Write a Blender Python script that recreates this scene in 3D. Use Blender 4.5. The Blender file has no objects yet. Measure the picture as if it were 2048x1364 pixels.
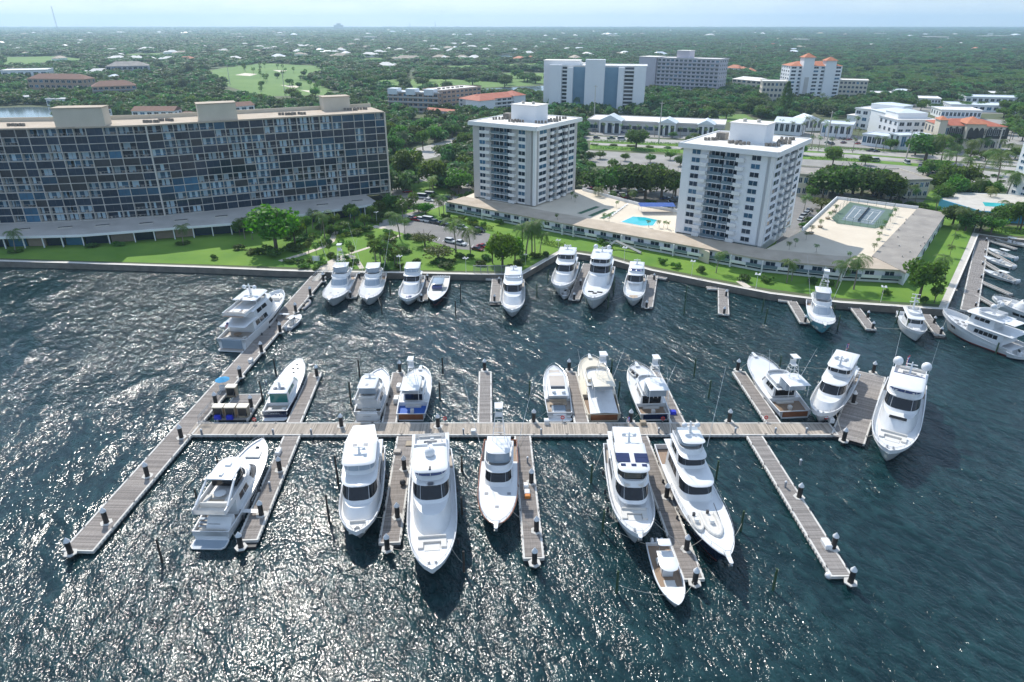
import bpy, math, random
import numpy as np
from mathutils import Vector
sc = bpy.context.scene
PI = math.pi; RAD = math.radians
random.seed(7)

# ---------------------------------------------------------------- camera
H = 74.0                      # drone height above the water, metres
F = 1365.0                    # focal length in pixels of the 2048-wide photograph (24 mm equivalent)
TH = RAD(24.95)               # pitch below the horizon
cam = bpy.data.cameras.new('camera'); camo = bpy.data.objects.new('camera', cam)
sc.collection.objects.link(camo); sc.camera = camo
camo.location = (0, 0, H); camo.rotation_euler = (PI/2-TH, 0, 0)
cam.sensor_width = 36; cam.lens = F/2048*36; cam.clip_start = .5; cam.clip_end = 60000

# ---------------------------------------------------------------- sky, sun, exposure
SUN_EL, SUN_AZ = RAD(46), RAD(-23)      # azimuth measured from +Y (straight ahead) towards +X
w = bpy.data.worlds.new('World'); sc.world = w; w.use_nodes = True
nt = w.node_tree; bg = nt.nodes['Background']
sky = nt.nodes.new('ShaderNodeTexSky'); sky.sky_type = 'NISHITA'; sky.sun_disc = False
sky.sun_elevation = SUN_EL; sky.sun_rotation = SUN_AZ
sky.air_density = 1.0; sky.dust_density = .15; sky.ozone_density = 2.5
bg.inputs['Strength'].default_value = .14
# thin cloud in a pale blue veil, added over the whole dome for fill
tc = nt.nodes.new('ShaderNodeTexCoord'); mp = nt.nodes.new('ShaderNodeMapping'); mp.inputs['Scale'].default_value = (2.2, 2.2, 9)
cn = nt.nodes.new('ShaderNodeTexNoise'); cn.inputs['Scale'].default_value = 1.6; cn.inputs['Detail'].default_value = 9; cn.inputs['Roughness'].default_value = .62
cr = nt.nodes.new('ShaderNodeValToRGB'); cr.color_ramp.elements[0].position = .50; cr.color_ramp.elements[1].position = .80
cr.color_ramp.elements[0].color = (.62, .62, .62, 1); cr.color_ramp.elements[1].color = (.94, .94, .94, 1)
cm = nt.nodes.new('ShaderNodeMixRGB'); cm.inputs['Color2'].default_value = (3.1, 3.95, 5.25, 1)
nt.links.new(tc.outputs['Generated'], mp.inputs['Vector']); nt.links.new(mp.outputs['Vector'], cn.inputs['Vector'])
nt.links.new(cn.outputs['Fac'], cr.inputs['Fac']); nt.links.new(cr.outputs['Color'], cm.inputs['Fac'])
nt.links.new(sky.outputs['Color'], cm.inputs['Color1']); nt.links.new(cm.outputs['Color'], bg.inputs['Color'])
sun = bpy.data.lights.new('sun', 'SUN'); sun.energy = 3.6; sun.angle = RAD(.53); sun.color = (1, .95, .87)
suno = bpy.data.objects.new('sun', sun); sc.collection.objects.link(suno)
sd = Vector((math.sin(SUN_AZ)*math.cos(SUN_EL), math.cos(SUN_AZ)*math.cos(SUN_EL), math.sin(SUN_EL)))
suno.rotation_euler = sd.to_track_quat('Z', 'Y').to_euler(); suno.location = (0, 0, 300)
vs = sc.view_settings; vs.view_transform = 'Standard'; vs.look = 'None'; vs.gamma = 1; vs.exposure = .42; vs.use_curve_mapping = False
sc.render.engine = 'CYCLES'
cy = sc.cycles; cy.use_denoising = True; cy.max_bounces = 6; cy.diffuse_bounces = 3; cy.glossy_bounces = 3; cy.transmission_bounces = 3; cy.volume_bounces = 1
cy.sample_clamp_indirect = 4; cy.caustics_reflective = False; cy.caustics_refractive = False; cy.use_adaptive_sampling = True; cy.adaptive_threshold = .02

# ---------------------------------------------------------------- survey helpers
def at(px, py, z=0.):
    """ground position (at height z) of a spot surveyed on the photograph"""
    u = (px-1024)/F; v = (682-py)/F
    dy = math.cos(TH)+v*math.sin(TH); dz = -math.sin(TH)+v*math.cos(TH)
    t = (z-H)/dz
    return Vector((u*t, dy*t, z))
def hat(py, Y):
    """height of a point seen at row py that stands Y metres ahead"""
    v = (682-py)/F
    return H+Y*(-math.sin(TH)+v*math.cos(TH))/(math.cos(TH)+v*math.sin(TH))

# ---------------------------------------------------------------- materials
M = {}
def pm(name, c1, c2=None, scale=.5, rough=.6, metal=0., bump=0., detail=4, rnd=0., spec=.5, aniso=None, island=0., coat=0.):
    m = bpy.data.materials.new(name); m.use_nodes = True; n = m.node_tree; b = n.nodes['Principled BSDF']; L = n.links
    b.inputs['Roughness'].default_value = rough; b.inputs['Metallic'].default_value = metal
    b.inputs['Specular IOR Level'].default_value = spec
    if coat: b.inputs['Coat Weight'].default_value = coat
    if c2 is None: c2 = tuple(x*.88 for x in c1)
    tcn = n.nodes.new('ShaderNodeTexCoord'); vec = tcn.outputs['Object']
    if aniso:
        mpn = n.nodes.new('ShaderNodeMapping'); mpn.inputs['Scale'].default_value = aniso
        L.new(vec, mpn.inputs['Vector']); vec = mpn.outputs['Vector']
    no = n.nodes.new('ShaderNodeTexNoise'); no.inputs['Scale'].default_value = scale; no.inputs['Detail'].default_value = detail; no.inputs['Roughness'].default_value = .6
    L.new(vec, no.inputs['Vector'])
    rp = n.nodes.new('ShaderNodeValToRGB'); rp.color_ramp.elements[0].position = .32; rp.color_ramp.elements[1].position = .68
    rp.color_ramp.elements[0].color = (*c1, 1); rp.color_ramp.elements[1].color = (*c2, 1)
    L.new(no.outputs['Fac'], rp.inputs['Fac']); col = rp.outputs['Color']
    for amt, src in ((rnd, 'obj'), (island, 'isl')):
        if not amt: continue
        if src == 'obj': s = n.nodes.new('ShaderNodeObjectInfo').outputs['Random']
        else: s = n.nodes.new('ShaderNodeNewGeometry').outputs['Random Per Island']
        mr = n.nodes.new('ShaderNodeMapRange'); mr.inputs['To Min'].default_value = 1-amt; mr.inputs['To Max'].default_value = 1+amt
        L.new(s, mr.inputs['Value'])
        hs = n.nodes.new('ShaderNodeHueSaturation'); L.new(mr.outputs['Result'], hs.inputs['Value']); L.new(col, hs.inputs['Color']); col = hs.outputs['Color']
    L.new(col, b.inputs['Base Color'])
    if bump:
        bp = n.nodes.new('ShaderNodeBump'); bp.inputs['Strength'].default_value = .6; bp.inputs['Distance'].default_value = bump
        L.new(no.outputs['Fac'], bp.inputs['Height']); L.new(bp.outputs['Normal'], b.inputs['Normal'])
    M[name] = m
    return m
def leafmat(name, c1, c2, rnd=.25, island=.25, trans=.3, hue=.03):
    m = pm(name, c1, c2, .35, .55, rnd=rnd, island=island, spec=.25); n = m.node_tree; L = n.links; b = n.nodes['Principled BSDF']
    src = b.inputs['Base Color'].links[0].from_socket
    oi = n.nodes.new('ShaderNodeObjectInfo'); mr = n.nodes.new('ShaderNodeMapRange'); mr.inputs['To Min'].default_value = .5-hue; mr.inputs['To Max'].default_value = .5+hue
    L.new(oi.outputs['Random'], mr.inputs['Value'])
    h = n.nodes.new('ShaderNodeHueSaturation'); L.new(mr.outputs['Result'], h.inputs['Hue']); L.new(src, h.inputs['Color']); L.new(h.outputs['Color'], b.inputs['Base Color'])
    tr = n.nodes.new('ShaderNodeBsdfTranslucent'); mx = n.nodes.new('ShaderNodeMixShader'); mx.inputs['Fac'].default_value = trans
    g = n.nodes.new('ShaderNodeHueSaturation'); g.inputs['Value'].default_value = 1.5; g.inputs['Saturation'].default_value = 1.1
    L.new(h.outputs['Color'], g.inputs['Color']); L.new(g.outputs['Color'], tr.inputs['Color'])
    L.new(b.outputs['BSDF'], mx.inputs[1]); L.new(tr.outputs['BSDF'], mx.inputs[2]); L.new(mx.outputs['Shader'], n.nodes['Material Output'].inputs['Surface'])
    return m
pm('ground', (.055, .085, .03), (.11, .12, .06), .02, .95, detail=8)
pm('lawn', (.075, .185, .012), (.15, .265, .025), .06, .95, detail=12, bump=.1)
pm('fairway', (.09, .185, .03), (.145, .24, .05), .012, .95, detail=8)
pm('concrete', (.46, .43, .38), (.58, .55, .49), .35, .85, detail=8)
pm('stained_shaded_concrete', (.13, .12, .10), (.22, .20, .17), .4, .9, detail=8)  # seawall face: wet staining and the face's shade both put into the colour
pm('sand_deck', (.60, .52, .41), (.68, .60, .48), .12, .85, detail=8)
pm('grey_roof', (.24, .22, .20), (.36, .33, .29), .16, .9, detail=9)
pm('tan_roof', (.40, .33, .25), (.52, .44, .35), .2, .9, detail=9)
pm('white_roof', (.70, .67, .62), (.80, .77, .72), .2, .8, detail=9)
pm('asphalt', (.17, .165, .16), (.23, .22, .21), .25, .9, detail=8)
pm('old_asphalt', (.25, .24, .225), (.34, .325, .30), .12, .9, detail=8)
pm('road', (.34, .325, .30), (.42, .40, .37), .15, .9, detail=8)
pm('line_paint', (.78, .77, .74), rough=.7)
pm('path', (.55, .48, .40), (.62, .55, .46), .5, .9)
pm('mulch', (.09, .06, .04), (.13, .10, .06), .8, .95)
pm('black_pile', (.018, .017, .018), (.035, .032, .03), 1.2, .55)
pm('cap_white', (.78, .79, .80), rough=.45)
pm('green_pile', (.035, .075, .035), (.06, .10, .05), 1, .8)
pm('brown_pile', (.045, .035, .028), (.08, .065, .05), 1, .85)
pm('dock_edge', (.52, .50, .46), (.66, .64, .60), .6, .8, detail=8)
pm('float_dark', (.02, .022, .025), (.04, .042, .045), .8, .6)
pm('white_paint', (.80, .80, .79), (.76, .76, .75), .4, .5)
pm('steel', (.55, .56, .57), rough=.3, metal=.9)
pm('dark_grey', (.05, .05, .055), rough=.5)
pm('blue_canvas', (.03, .09, .32), (.04, .11, .38), .8, .8)
pm('umbrella_blue', (.04, .30, .55), rough=.8)
pm('orange', (.62, .22, .04), rough=.6)
pm('red', (.55, .03, .03), rough=.5)
pm('blue', (.02, .04, .55), rough=.45)
pm('tan_panel', (.30, .24, .17), (.36, .30, .22), 1, .7)
def plank(name, c1, c2, axis, pitch=.16):
    """weathered boards: every board its own tone, fine grain along it"""
    m = pm(name, c1, c2, 1.3, .85, detail=6, island=.26, aniso=(.25, 6, 1) if axis == 'X' else (6, .25, 1), rnd=.06)
    return m
plank('planks_x', (.22, .195, .175), (.32, .285, .26), 'X')
plank('planks_pale', (.30, .26, .215), (.45, .39, .325), 'Y')
plank('planks_grey', (.23, .21, .195), (.32, .295, .275), 'X')

def water_material():
    m = bpy.data.materials.new('water'); m.use_nodes = True; n = m.node_tree; L = n.links; b = n.nodes['Principled BSDF']
    b.inputs['Roughness'].default_value = .12; b.inputs['IOR'].default_value = 1.333
    g = n.nodes.new('ShaderNodeNewGeometry')
    def noise(sx, sy, rot, detail, rough=.55, dist=0.):
        mpn = n.nodes.new('ShaderNodeMapping'); mpn.vector_type = 'TEXTURE'; mpn.inputs['Rotation'].default_value = (0, 0, RAD(rot)); mpn.inputs['Scale'].default_value = (1/sx, 1/sy, 1)
        L.new(g.outputs['Position'], mpn.inputs['Vector'])
        t = n.nodes.new('ShaderNodeTexNoise'); t.inputs['Scale'].default_value = 1; t.inputs['Detail'].default_value = detail; t.inputs['Roughness'].default_value = rough; t.inputs['Distortion'].default_value = dist
        L.new(mpn.outputs['Vector'], t.inputs['Vector']); return t.outputs['Fac']
    big = noise(.11, .055, 24, 2, .5, .3); mid = noise(.70, .38, 30, 2, .5, .5); fine = noise(2.7, 1.8, 18, 2, .5, .3)
    # gusts: patches where the surface is rougher or calmer
    gust = noise(.022, .012, 15, 3)
    rg = n.nodes.new('ShaderNodeMapRange'); rg.inputs['From Min'].default_value = .35; rg.inputs['From Max'].default_value = .65; rg.inputs['To Min'].default_value = .42; rg.inputs['To Max'].default_value = 1.2
    L.new(gust, rg.inputs['Value'])
    nrm = None
    for h, d in ((big, 1.6), (mid, .44), (fine, .20)):
        bp = n.nodes.new('ShaderNodeBump'); bp.inputs['Distance'].default_value = d
        L.new(rg.outputs['Result'], bp.inputs['Strength']) if h is not big else None
        L.new(h, bp.inputs['Height'])
        if nrm: L.new(nrm, bp.inputs['Normal'])
        nrm = bp.outputs['Normal']
    L.new(nrm, b.inputs['Normal'])
    # water body: sky-reflection streaks painted into the colour, lighter teal on crests
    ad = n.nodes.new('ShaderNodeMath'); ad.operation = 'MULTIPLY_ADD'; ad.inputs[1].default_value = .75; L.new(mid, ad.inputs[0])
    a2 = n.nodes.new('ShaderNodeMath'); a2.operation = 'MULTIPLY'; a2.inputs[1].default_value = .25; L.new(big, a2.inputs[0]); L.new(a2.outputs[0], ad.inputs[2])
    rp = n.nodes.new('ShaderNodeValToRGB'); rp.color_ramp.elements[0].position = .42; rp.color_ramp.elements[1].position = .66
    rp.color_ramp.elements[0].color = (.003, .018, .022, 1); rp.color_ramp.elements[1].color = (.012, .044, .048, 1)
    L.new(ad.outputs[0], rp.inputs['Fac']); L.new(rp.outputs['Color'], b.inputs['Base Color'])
    M['water'] = m
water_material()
pm('lake', (.10, .15, .18), (.14, .19, .22), .01, .12)

# ---------------------------------------------------------------- mesh helpers
COL = sc.collection
class MB:
    """collects simple solids; build() links them as one mesh object"""
    def __init__(s): s.v = []; s.f = []; s.mi = []; s.k = 0; s.smooth = False
    def add(s, vs_, fs):
        o = len(s.v); s.v += [tuple(x) for x in vs_]; s.f += [tuple(i+o for i in f) for f in fs]; s.mi += [s.k]*len(fs); return s
    def box(s, x0, x1, y0, y1, z0, z1):
        return s.add([(x0,y0,z0),(x1,y0,z0),(x1,y1,z0),(x0,y1,z0),(x0,y0,z1),(x1,y0,z1),(x1,y1,z1),(x0,y1,z1)],
                     [(3,2,1,0),(4,5,6,7),(0,1,5,4),(1,2,6,5),(2,3,7,6),(3,0,4,7)])
    def obox(s, a, b, wd, z0, z1, off=0.):
        """box along a->b in plan, width wd"""
        a = Vector(a[:2]); b = Vector(b[:2]); d = (b-a).normalized(); p = Vector((-d.y, d.x))
        c = [a+p*(off-wd/2), b+p*(off-wd/2), b+p*(off+wd/2), a+p*(off+wd/2)]
        return s.prism([(q.x, q.y) for q in c], z0, z1)
    def prism(s, poly, z0, z1, top=None):
        n = len(poly); t = top or poly
        ar = sum(poly[i][0]*poly[(i+1)%n][1]-poly[(i+1)%n][0]*poly[i][1] for i in range(n))
        if ar < 0: poly = poly[::-1]; t = t[::-1]
        vs_ = [(p[0], p[1], z0) for p in poly]+[(p[0], p[1], z1) for p in t]
        return s.add(vs_, [tuple(range(n-1, -1, -1)), tuple(range(n, 2*n))]+[(i, (i+1)%n, (i+1)%n+n, i+n) for i in range(n)])
    def tube(s, a, b, r, r2=None, n=8, caps=True):
        a = Vector(a); b = Vector(b); r2 = r if r2 is None else r2
        d = (b-a).normalized(); p = d.cross(Vector((0,0,1)))
        if p.length < 1e-3: p = Vector((1,0,0))
        p.normalize(); q = d.cross(p)
        vs_ = [a+(p*math.cos(2*PI*i/n)+q*math.sin(2*PI*i/n))*r for i in range(n)]+[b+(p*math.cos(2*PI*i/n)+q*math.sin(2*PI*i/n))*r2 for i in range(n)]
        fs = [(i, (i+1)%n, (i+1)%n+n, i+n) for i in range(n)]
        if caps: fs += [tuple(range(n-1, -1, -1)), tuple(range(n, 2*n))]
        return s.add(vs_, fs)
    def path(s, pts, r, n=5):
        for a, b in zip(pts, pts[1:]): s.tube(a, b, r, n=n)
        return s
    def lathe(s, c, prof, n=12):
        """prof: [(r,z)...] about a vertical axis through c"""
        vs_ = []
        for r, z in prof: vs_ += [(c[0]+r*math.cos(2*PI*i/n), c[1]+r*math.sin(2*PI*i/n), c[2]+z) for i in range(n)]
        fs = []
        for k in range(len(prof)-1): fs += [(k*n+i, k*n+(i+1)%n, (k+1)*n+(i+1)%n, (k+1)*n+i) for i in range(n)]
        fs += [tuple(range(n-1, -1, -1)), tuple(range((len(prof)-1)*n, len(prof)*n))]
        return s.add(vs_, fs)
    def ball(s, c, r, n=10, sz=1.):
        return s.lathe((c[0], c[1], c[2]), [(max(.01, r*math.sin(PI*k/6)), -r*sz*math.cos(PI*k/6)) for k in range(7)], n)
    def quad(s, a, b, c, d): return s.add([a, b, c, d], [(0, 1, 2, 3)])
    def ngon(s, pts): return s.add(pts, [tuple(range(len(pts)))])
    def loft(s, rings, closed=True, cap0=True, cap1=True):
        n = len(rings[0]); vs_ = [p for r in rings for p in r]; fs = []
        for k in range(len(rings)-1):
            for i in range(n if closed else n-1): fs.append((k*n+i, k*n+(i+1)%n, (k+1)*n+(i+1)%n, (k+1)*n+i))
        if cap0: fs.append(tuple(range(n-1, -1, -1)))
        if cap1: fs.append(tuple(range((len(rings)-1)*n, len(rings)*n)))
        return s.add(vs_, fs)
    def mesh(s, name, mats):
        me = bpy.data.meshes.new(name); me.from_pydata(s.v, [], s.f)
        mats = mats if isinstance(mats, (list, tuple)) else [mats]
        for m in mats: me.materials.append(M[m] if isinstance(m, str) else m)
        if len(mats) > 1: me.polygons.foreach_set('material_index', s.mi)
        if s.smooth:
            me.polygons.foreach_set('use_smooth', [True]*len(me.polygons))
            try: me.set_sharp_from_angle(angle=RAD(38))
            except Exception: pass
        return me
    def build(s, name, mats, parent=None, kind=None, label=None):
        return link(name, s.mesh(name, mats), parent, kind, label)
def link(name, me, parent=None, kind=None, label=None):
    o = bpy.data.objects.new(name, me); COL.objects.link(o)
    if parent: o.parent = parent
    if kind: o['kind'] = kind
    if label: o['label'] = label
    return o
def tag(o, label, cat, group=None):
    o['label'] = label; o['category'] = cat
    if group: o['group'] = group
    return o
def thing(name, label, cat, loc=(0, 0, 0), rz=0., group=None):
    o = bpy.data.objects.new(name, None); COL.objects.link(o); o.empty_display_size = .5
    o.location = loc; o.rotation_euler = (0, 0, rz)
    return tag(o, label, cat, group)
def copy_tree(o, parent=None):
    c = o.copy(); COL.objects.link(c); c.parent = parent
    for ch in o.children:
        if ch.name in bpy.data.objects: copy_tree(ch, c)
    return c
ORD = ['first', 'second', 'third', 'fourth', 'fifth', 'sixth', 'seventh', 'eighth', 'ninth', 'tenth', 'eleventh', 'twelfth', 'thirteenth', 'fourteenth', 'fifteenth', 'sixteenth', 'seventeenth', 'eighteenth', 'nineteenth', 'twentieth']
def ordinal(i, n):
    if n == 1: return ''
    if i == 0: return 'leftmost'
    if i == n-1: return 'rightmost'
    return ORD[i]+' from the left' if i < 20 else ORD[n-1-i]+' from the right' if n-1-i < 20 else 'in the middle'
def sheet(name, pts, z, mat, px=True, kind='structure'):
    P = [at(p[0], p[1], z) for p in pts] if px else [Vector((p[0], p[1], z)) for p in pts]
    n = len(P)
    if sum(P[i].x*P[(i+1)%n].y-P[(i+1)%n].x*P[i].y for i in range(n)) < 0: P = P[::-1]
    return MB().ngon(P).build(name, mat, kind=kind)

# ---------------------------------------------------------------- the setting: water and land
ZL = 1.7                                                    # level of the land
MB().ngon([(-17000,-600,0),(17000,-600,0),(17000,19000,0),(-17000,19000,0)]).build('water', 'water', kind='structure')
SHORE = [(-420,512),(0,524),(150,528),(420,537),(560,543),(650,545.5),(830,548),(975,551),(1045,551),(1125,505),(1205,516),(1300,542),(1420,566),(1540,589),(1680,607),(1830,617),(1893,621),(1945,500),(1957,470),(2010,478),(2300,498)]
shore = [at(x, y, ZL) for x, y in SHORE]
land = [Vector((-16800, shore[0].y, ZL))]+shore+[Vector((16800, shore[-1].y, ZL)), Vector((16800, 16500, ZL)), Vector((-16800, 16500, ZL))]
MB().ngon(land).build('ground', 'ground', kind='structure')
def offset_line(pts, d):
    out = []
    for i, p in enumerate(pts):
        a = pts[max(0, i-1)]; b = pts[min(len(pts)-1, i+1)]
        n0 = (p-a); n1 = (b-p)
        def nn(v): v = Vector((v.x, v.y, 0)); v.normalize(); return Vector((-v.y, v.x, 0)) if v.length else Vector((0,0,0))
        k = nn(n0)+nn(n1); k.normalize()
        c = max(.4, k.dot(nn(n1) if n1.length else nn(n0)))
        out.append(p+k*(d/c))
    return out
inner = offset_line(shore, 2.1); lip = offset_line(shore, .45)
sw = thing('seawall', 'pale concrete seawall and walkway edging the lawns and the marina basin', 'seawall')
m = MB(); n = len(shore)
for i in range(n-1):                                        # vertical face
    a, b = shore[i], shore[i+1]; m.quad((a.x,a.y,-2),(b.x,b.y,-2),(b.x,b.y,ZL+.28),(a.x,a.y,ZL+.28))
m.build('face', 'stained_shaded_concrete', sw)
m = MB()
for i in range(n-1):
    a, b, c, d = shore[i], shore[i+1], lip[i+1], lip[i]
    m.add([(a.x,a.y,ZL+.28),(b.x,b.y,ZL+.28),(c.x,c.y,ZL+.28),(d.x,d.y,ZL+.28),(c.x,c.y,ZL),(d.x,d.y,ZL)], [(0,1,2,3),(3,2,4,5)])
m.build('coping', 'white_roof', sw)
m = MB()
for i in range(n-1):
    a, b, c, d = lip[i], lip[i+1], inner[i+1], inner[i]; z = ZL+.09; m.quad((a.x,a.y,z),(b.x,b.y,z),(c.x,c.y,z),(d.x,d.y,z))
m.build('walkway', 'concrete', sw)
sheet('lawn', [(-420,505),(0,516.5),(420,529),(650,537),(1043,543.5),(1095,512),(1126,497),(1212,507),(1300,532),(1420,556),(1540,578),(1680,596),(1830,606),(1881,609),(1915,538),(1942,470),(1950,446),(1860,400),(700,400),(-420,440)], ZL+.03, 'lawn')
sheet('lawn', [(1965,462),(2010,470),(2300,488),(2300,460),(1990,452)], ZL+.03, 'lawn')

# ---------------------------------------------------------------- docks
ZD = .85                                                    # level of the floating decks
def dock(name, label, p0, p1, wd, mat='planks_x', group=None, pitch=.19, edge=.3, end0=True, z=ZD, cleats=True, px=True):
    a = at(*p0, z) if px else Vector((*p0, z)); b = at(*p1, z) if px else Vector((*p1, z))
    d = b-a; Ln = math.hypot(d.x, d.y); rz = math.atan2(d.y, d.x)
    t = thing(name, label, 'dock', (a.x, a.y, 0), rz, group)
    hw = wd/2
    f = MB(); f.box(0, Ln, -hw, -hw+edge, z-.45, z+.035); f.box(0, Ln, hw-edge, hw, z-.45, z+.035); f.box(Ln-edge, Ln, -hw+edge, hw-edge, z-.45, z+.03)
    f.build('edge_beam', 'dock_edge', t)
    k = MB(); x = .02
    while x < Ln-edge-pitch: k.box(x, x+pitch-.035, -hw+edge+.01, hw-edge-.01, z-.06, z+random.uniform(-.006, .006)); x += pitch
    k.build('deck_planks', mat, t, 'stuff')
    g = MB(); x = .3
    while x < Ln-1.2: g.box(x, x+2.6, -hw+.12, hw-.12, -.35, z-.46); x += 3.1
    g.build('pontoons', 'float_dark', t, 'stuff')
    g = MB(); x = .6
    while x < Ln-.5:                                        # rub blocks under both edges
        for s in (-1, 1): g.box(x, x+.42, s*(hw+.05)-.05, s*(hw+.05)+.05, z-.42, z-.08)
        x += .95
    g.build('rub_blocks', 'dock_edge', t, 'stuff')
    if cleats:
        x = 3.
        while x < Ln-1:
            for s in (-1, 1):
                c = MB(); c.box(x-.05, x+.05, s*(hw-.15)-.05, s*(hw-.15)+.05, z+.03, z+.16).box(x-.28, x+.28, s*(hw-.15)-.05, s*(hw-.15)+.05, z+.16, z+.24); c.build('cleat', 'dark_grey', t)
            x += 6.5
    return t
UP = 'finger docks on the far side of the cross dock'; LO = 'finger docks on the camera side of the cross dock'; SH = 'short finger docks along the seawall'
dock('main_pier', 'long weathered plank pier running diagonally from the shore gangway to the lower left', (637.5,552), (155,1102), 4.9, pitch=.24)
dock('cross_dock', 'broad pale plank cross dock spanning the middle of the marina', (384,857.5), (1668,857.5), 4.6, 'planks_pale', pitch=.24)
dock('finger_dock', 'grey plank finger dock beside the navy transom yacht', (587,846), (631,744), 3.0, group=UP)
dock('finger_dock', 'grey plank finger dock with white box between two flybridge yachts', (778,846), (797.5,744), 3.0, group=UP)
dock('finger_dock', 'empty pale grey finger dock standing alone behind the tuna tower boat', (969.5,845), (970.5,743), 2.9, 'planks_grey', group=UP)
dock('finger_dock', 'finger dock between the beige sportfisher and the tan sunroof cruiser', (1163.5,845), (1140,743.5), 3.0, group=UP)
dock('finger_dock', 'finger dock with blue box right of the navy transom sportfisher', (1356,845), (1306,741), 3.0, group=UP)
dock('finger_dock', 'finger dock left of the brown transom sportfisher', (1547,845), (1477.5,743), 3.1, group=UP)
dock('finger_dock', 'lower left finger dock beside the stern-in flybridge yacht', (583.5,872), (494,1081), 3.3, group=LO)
dock('finger_dock', 'cluttered finger dock between two large white motor yachts', (811.5,872), (779,1086), 3.4, group=LO)
dock('finger_dock', 'finger dock with small white cart beside the teak railed sportfisher', (1045,872), (1067.5,1117), 3.2, group=LO)
dock('finger_dock', 'finger dock between the solar panel yacht and the navy hulled yacht', (1279,872), (1388,1159), 3.2, group=LO)
dock('finger_dock', 'long empty finger dock at the lower right with white box', (1509,872), (1684,1153), 3.2, 'planks_grey', group=LO)
dock('tee_head_dock', 'wide weathered tee head dock at the right end of the cross dock', (1695,879), (1743,748), 6.1, 'planks_grey', pitch=.24)
dock('fuel_dock', 'square fuel dock platform holding the tan dispensers', (464,840), (499,788), 6.3, 'planks_grey')
# short docks by the seawall
for lab, p0, p1, wd in [('between the first two shore sportfishers', (719,551), (703,594), 3.0), ('left of the dark hulled console boat', (854,553), (845,599), 3.0),
        ('left of the lone white express yacht', (994,556), (990,603), 3.0), ('between the two largest shore yachts', (1176,527), (1148,598), 3.2),
        ('right of the shore yacht with blue windscreen', (1305,551), (1294,613), 3.2), ('standing empty in the middle of the right basin', (1446,574), (1447.5,628), 2.9),
        ('left of the pale blue sportfisher', (1584,602), (1610,645), 2.6), ('holding two black piles right of the pale blue sportfisher', (1704,607), (1743,658), 2.6),
        ('right of the white trawler', (1850,628), (1880,669), 2.6)]:
    dock('shore_dock', 'short grey finger dock '+lab, p0, p1, wd, 'planks_grey', SH, edge=.22)
for lab, p0, p1 in [('outside the pale apartment block', (1413,575), (1473,577)), ('at the foot of the hotel lamp', (1556,598), (1583,601)), ('holding the upturned dinghy', (1676,609), (1704,612)), ('beside the marina gate', (972,556), (1000,557)), ('right of the pointed yacht', (1300,550), (1333,556))]:
    dock('landing_platform', 'narrow landing platform against the seawall '+lab, p0, p1, 1.9, 'planks_grey', 'landing platforms against the seawall', cleats=False, edge=.2)
# right-hand basin
dock('basin_pier', 'grey floating pier in the small right hand basin', (1966.5,473), (1938,622), 4.2, 'planks_grey')
for k, (p0, p1) in enumerate([((1973,478),(2032,497)), ((1972,497),(2030,531)), ((1966,521),(2028,559)), ((1962,562),(2022,588)), ((1954,590),(2030,634))]):
    dock('basin_finger_dock', 'narrow finger dock of the right hand basin, %s from the far bank' % ORD[k], p0, p1, 1.5, 'planks_grey', 'narrow finger docks in the right hand basin', edge=.15, cleats=False)

# ---------------------------------------------------------------- piles
def make_pile():
    t = thing('dock_pile', '', 'pile', (0,0,0))
    m = MB(); m.smooth = True; m.lathe((0,0,0), [(.40,-3),(.40,3.1)], 14); m.build('shaft', 'black_pile', t)
    m = MB(); m.smooth = True; m.lathe((0,0,0), [(.47,3.02),(.47,3.2),(.03,3.85)], 14); m.build('cap', 'cap_white', t)
    m = MB()
    for k in range(6):
        a0, a1 = k*PI/3, (k+1)*PI/3
        c = [(r*math.cos(a), r*math.sin(a)) for r, a in ((.5,a0),(1.0,a0),(1.0,a1),(.5,a1))]; m.prism(c, ZD-.1, ZD+.07)
    m.build('collar', 'dock_edge', t)
    return t
PILES = [  # base column/row on the photograph, what it stands on
 ('main pier', [(647,562),(621,591),(592,624),(560.5,664),(523.5,704),(481,754),(432,808),(363,875),(295,952),(213,1045),(141,1106)]),
 ('fuel dock', [(503,814)]),
 ('far finger docks', [(634,752),(800,743),(969,740),(1138,740),(1308,735),(1475,740)]),
 ('cross dock', [(683,852),(876,853),(1067,843),(1261,843),(1458,843)]),
 ('tee head dock', [(1746,745),(1706,805),(1687,881)]),
 ('lower left finger dock', [(560,940),(523,1029),(482,1094)]),
 ('cluttered finger dock', [(809,938),(795,1034),(774.6,1098)]),
 ('finger dock with the cart', [(1062.5,965),(1073,1061.5),(1069,1126)]),
 ('finger dock by the navy hull', [(1333,994),(1373,1099),(1389,1166)]),
 ('long empty finger dock', [(1598,994),(1666,1096),(1701,1164)]),
 ('seawall docks', [(719,556),(701,594),(855,560),(843,600),(998,566),(989,602),(1161,570),(1148,598),(1308,559),(1293,614),(1452,592),(1448,627),(1610,644),(1735,635),(1745,657),(1868,646),(1881,668)]),
 ('right hand basin pier', [(1972,482),(1970,505),(1965,530),(1962,556),(1956,585),(1951,612)]),
]
pile0 = make_pile(); first = True
for place, spots in PILES:
    order = sorted(range(len(spots)), key=lambda i: spots[i][0])
    for r, i in enumerate(order):
        o = pile0 if first else copy_tree(pile0); first = False
        p = at(*spots[i], ZD); o.location = (p.x, p.y, 0); o.rotation_euler = (RAD(random.uniform(-.6,.6)), RAD(random.uniform(-.6,.6)), random.random())
        s = .62 if place == 'right hand basin pier' else .82 if place == 'seawall docks' else 1.; o.scale = (s, s, s*(.95 if s < 1 else 1))
        tag(o, ('black white-capped pile on the %s, %s' % (place, ordinal(r, len(spots)))).rstrip(', '), 'pile', 'capped dock piles')
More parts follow.
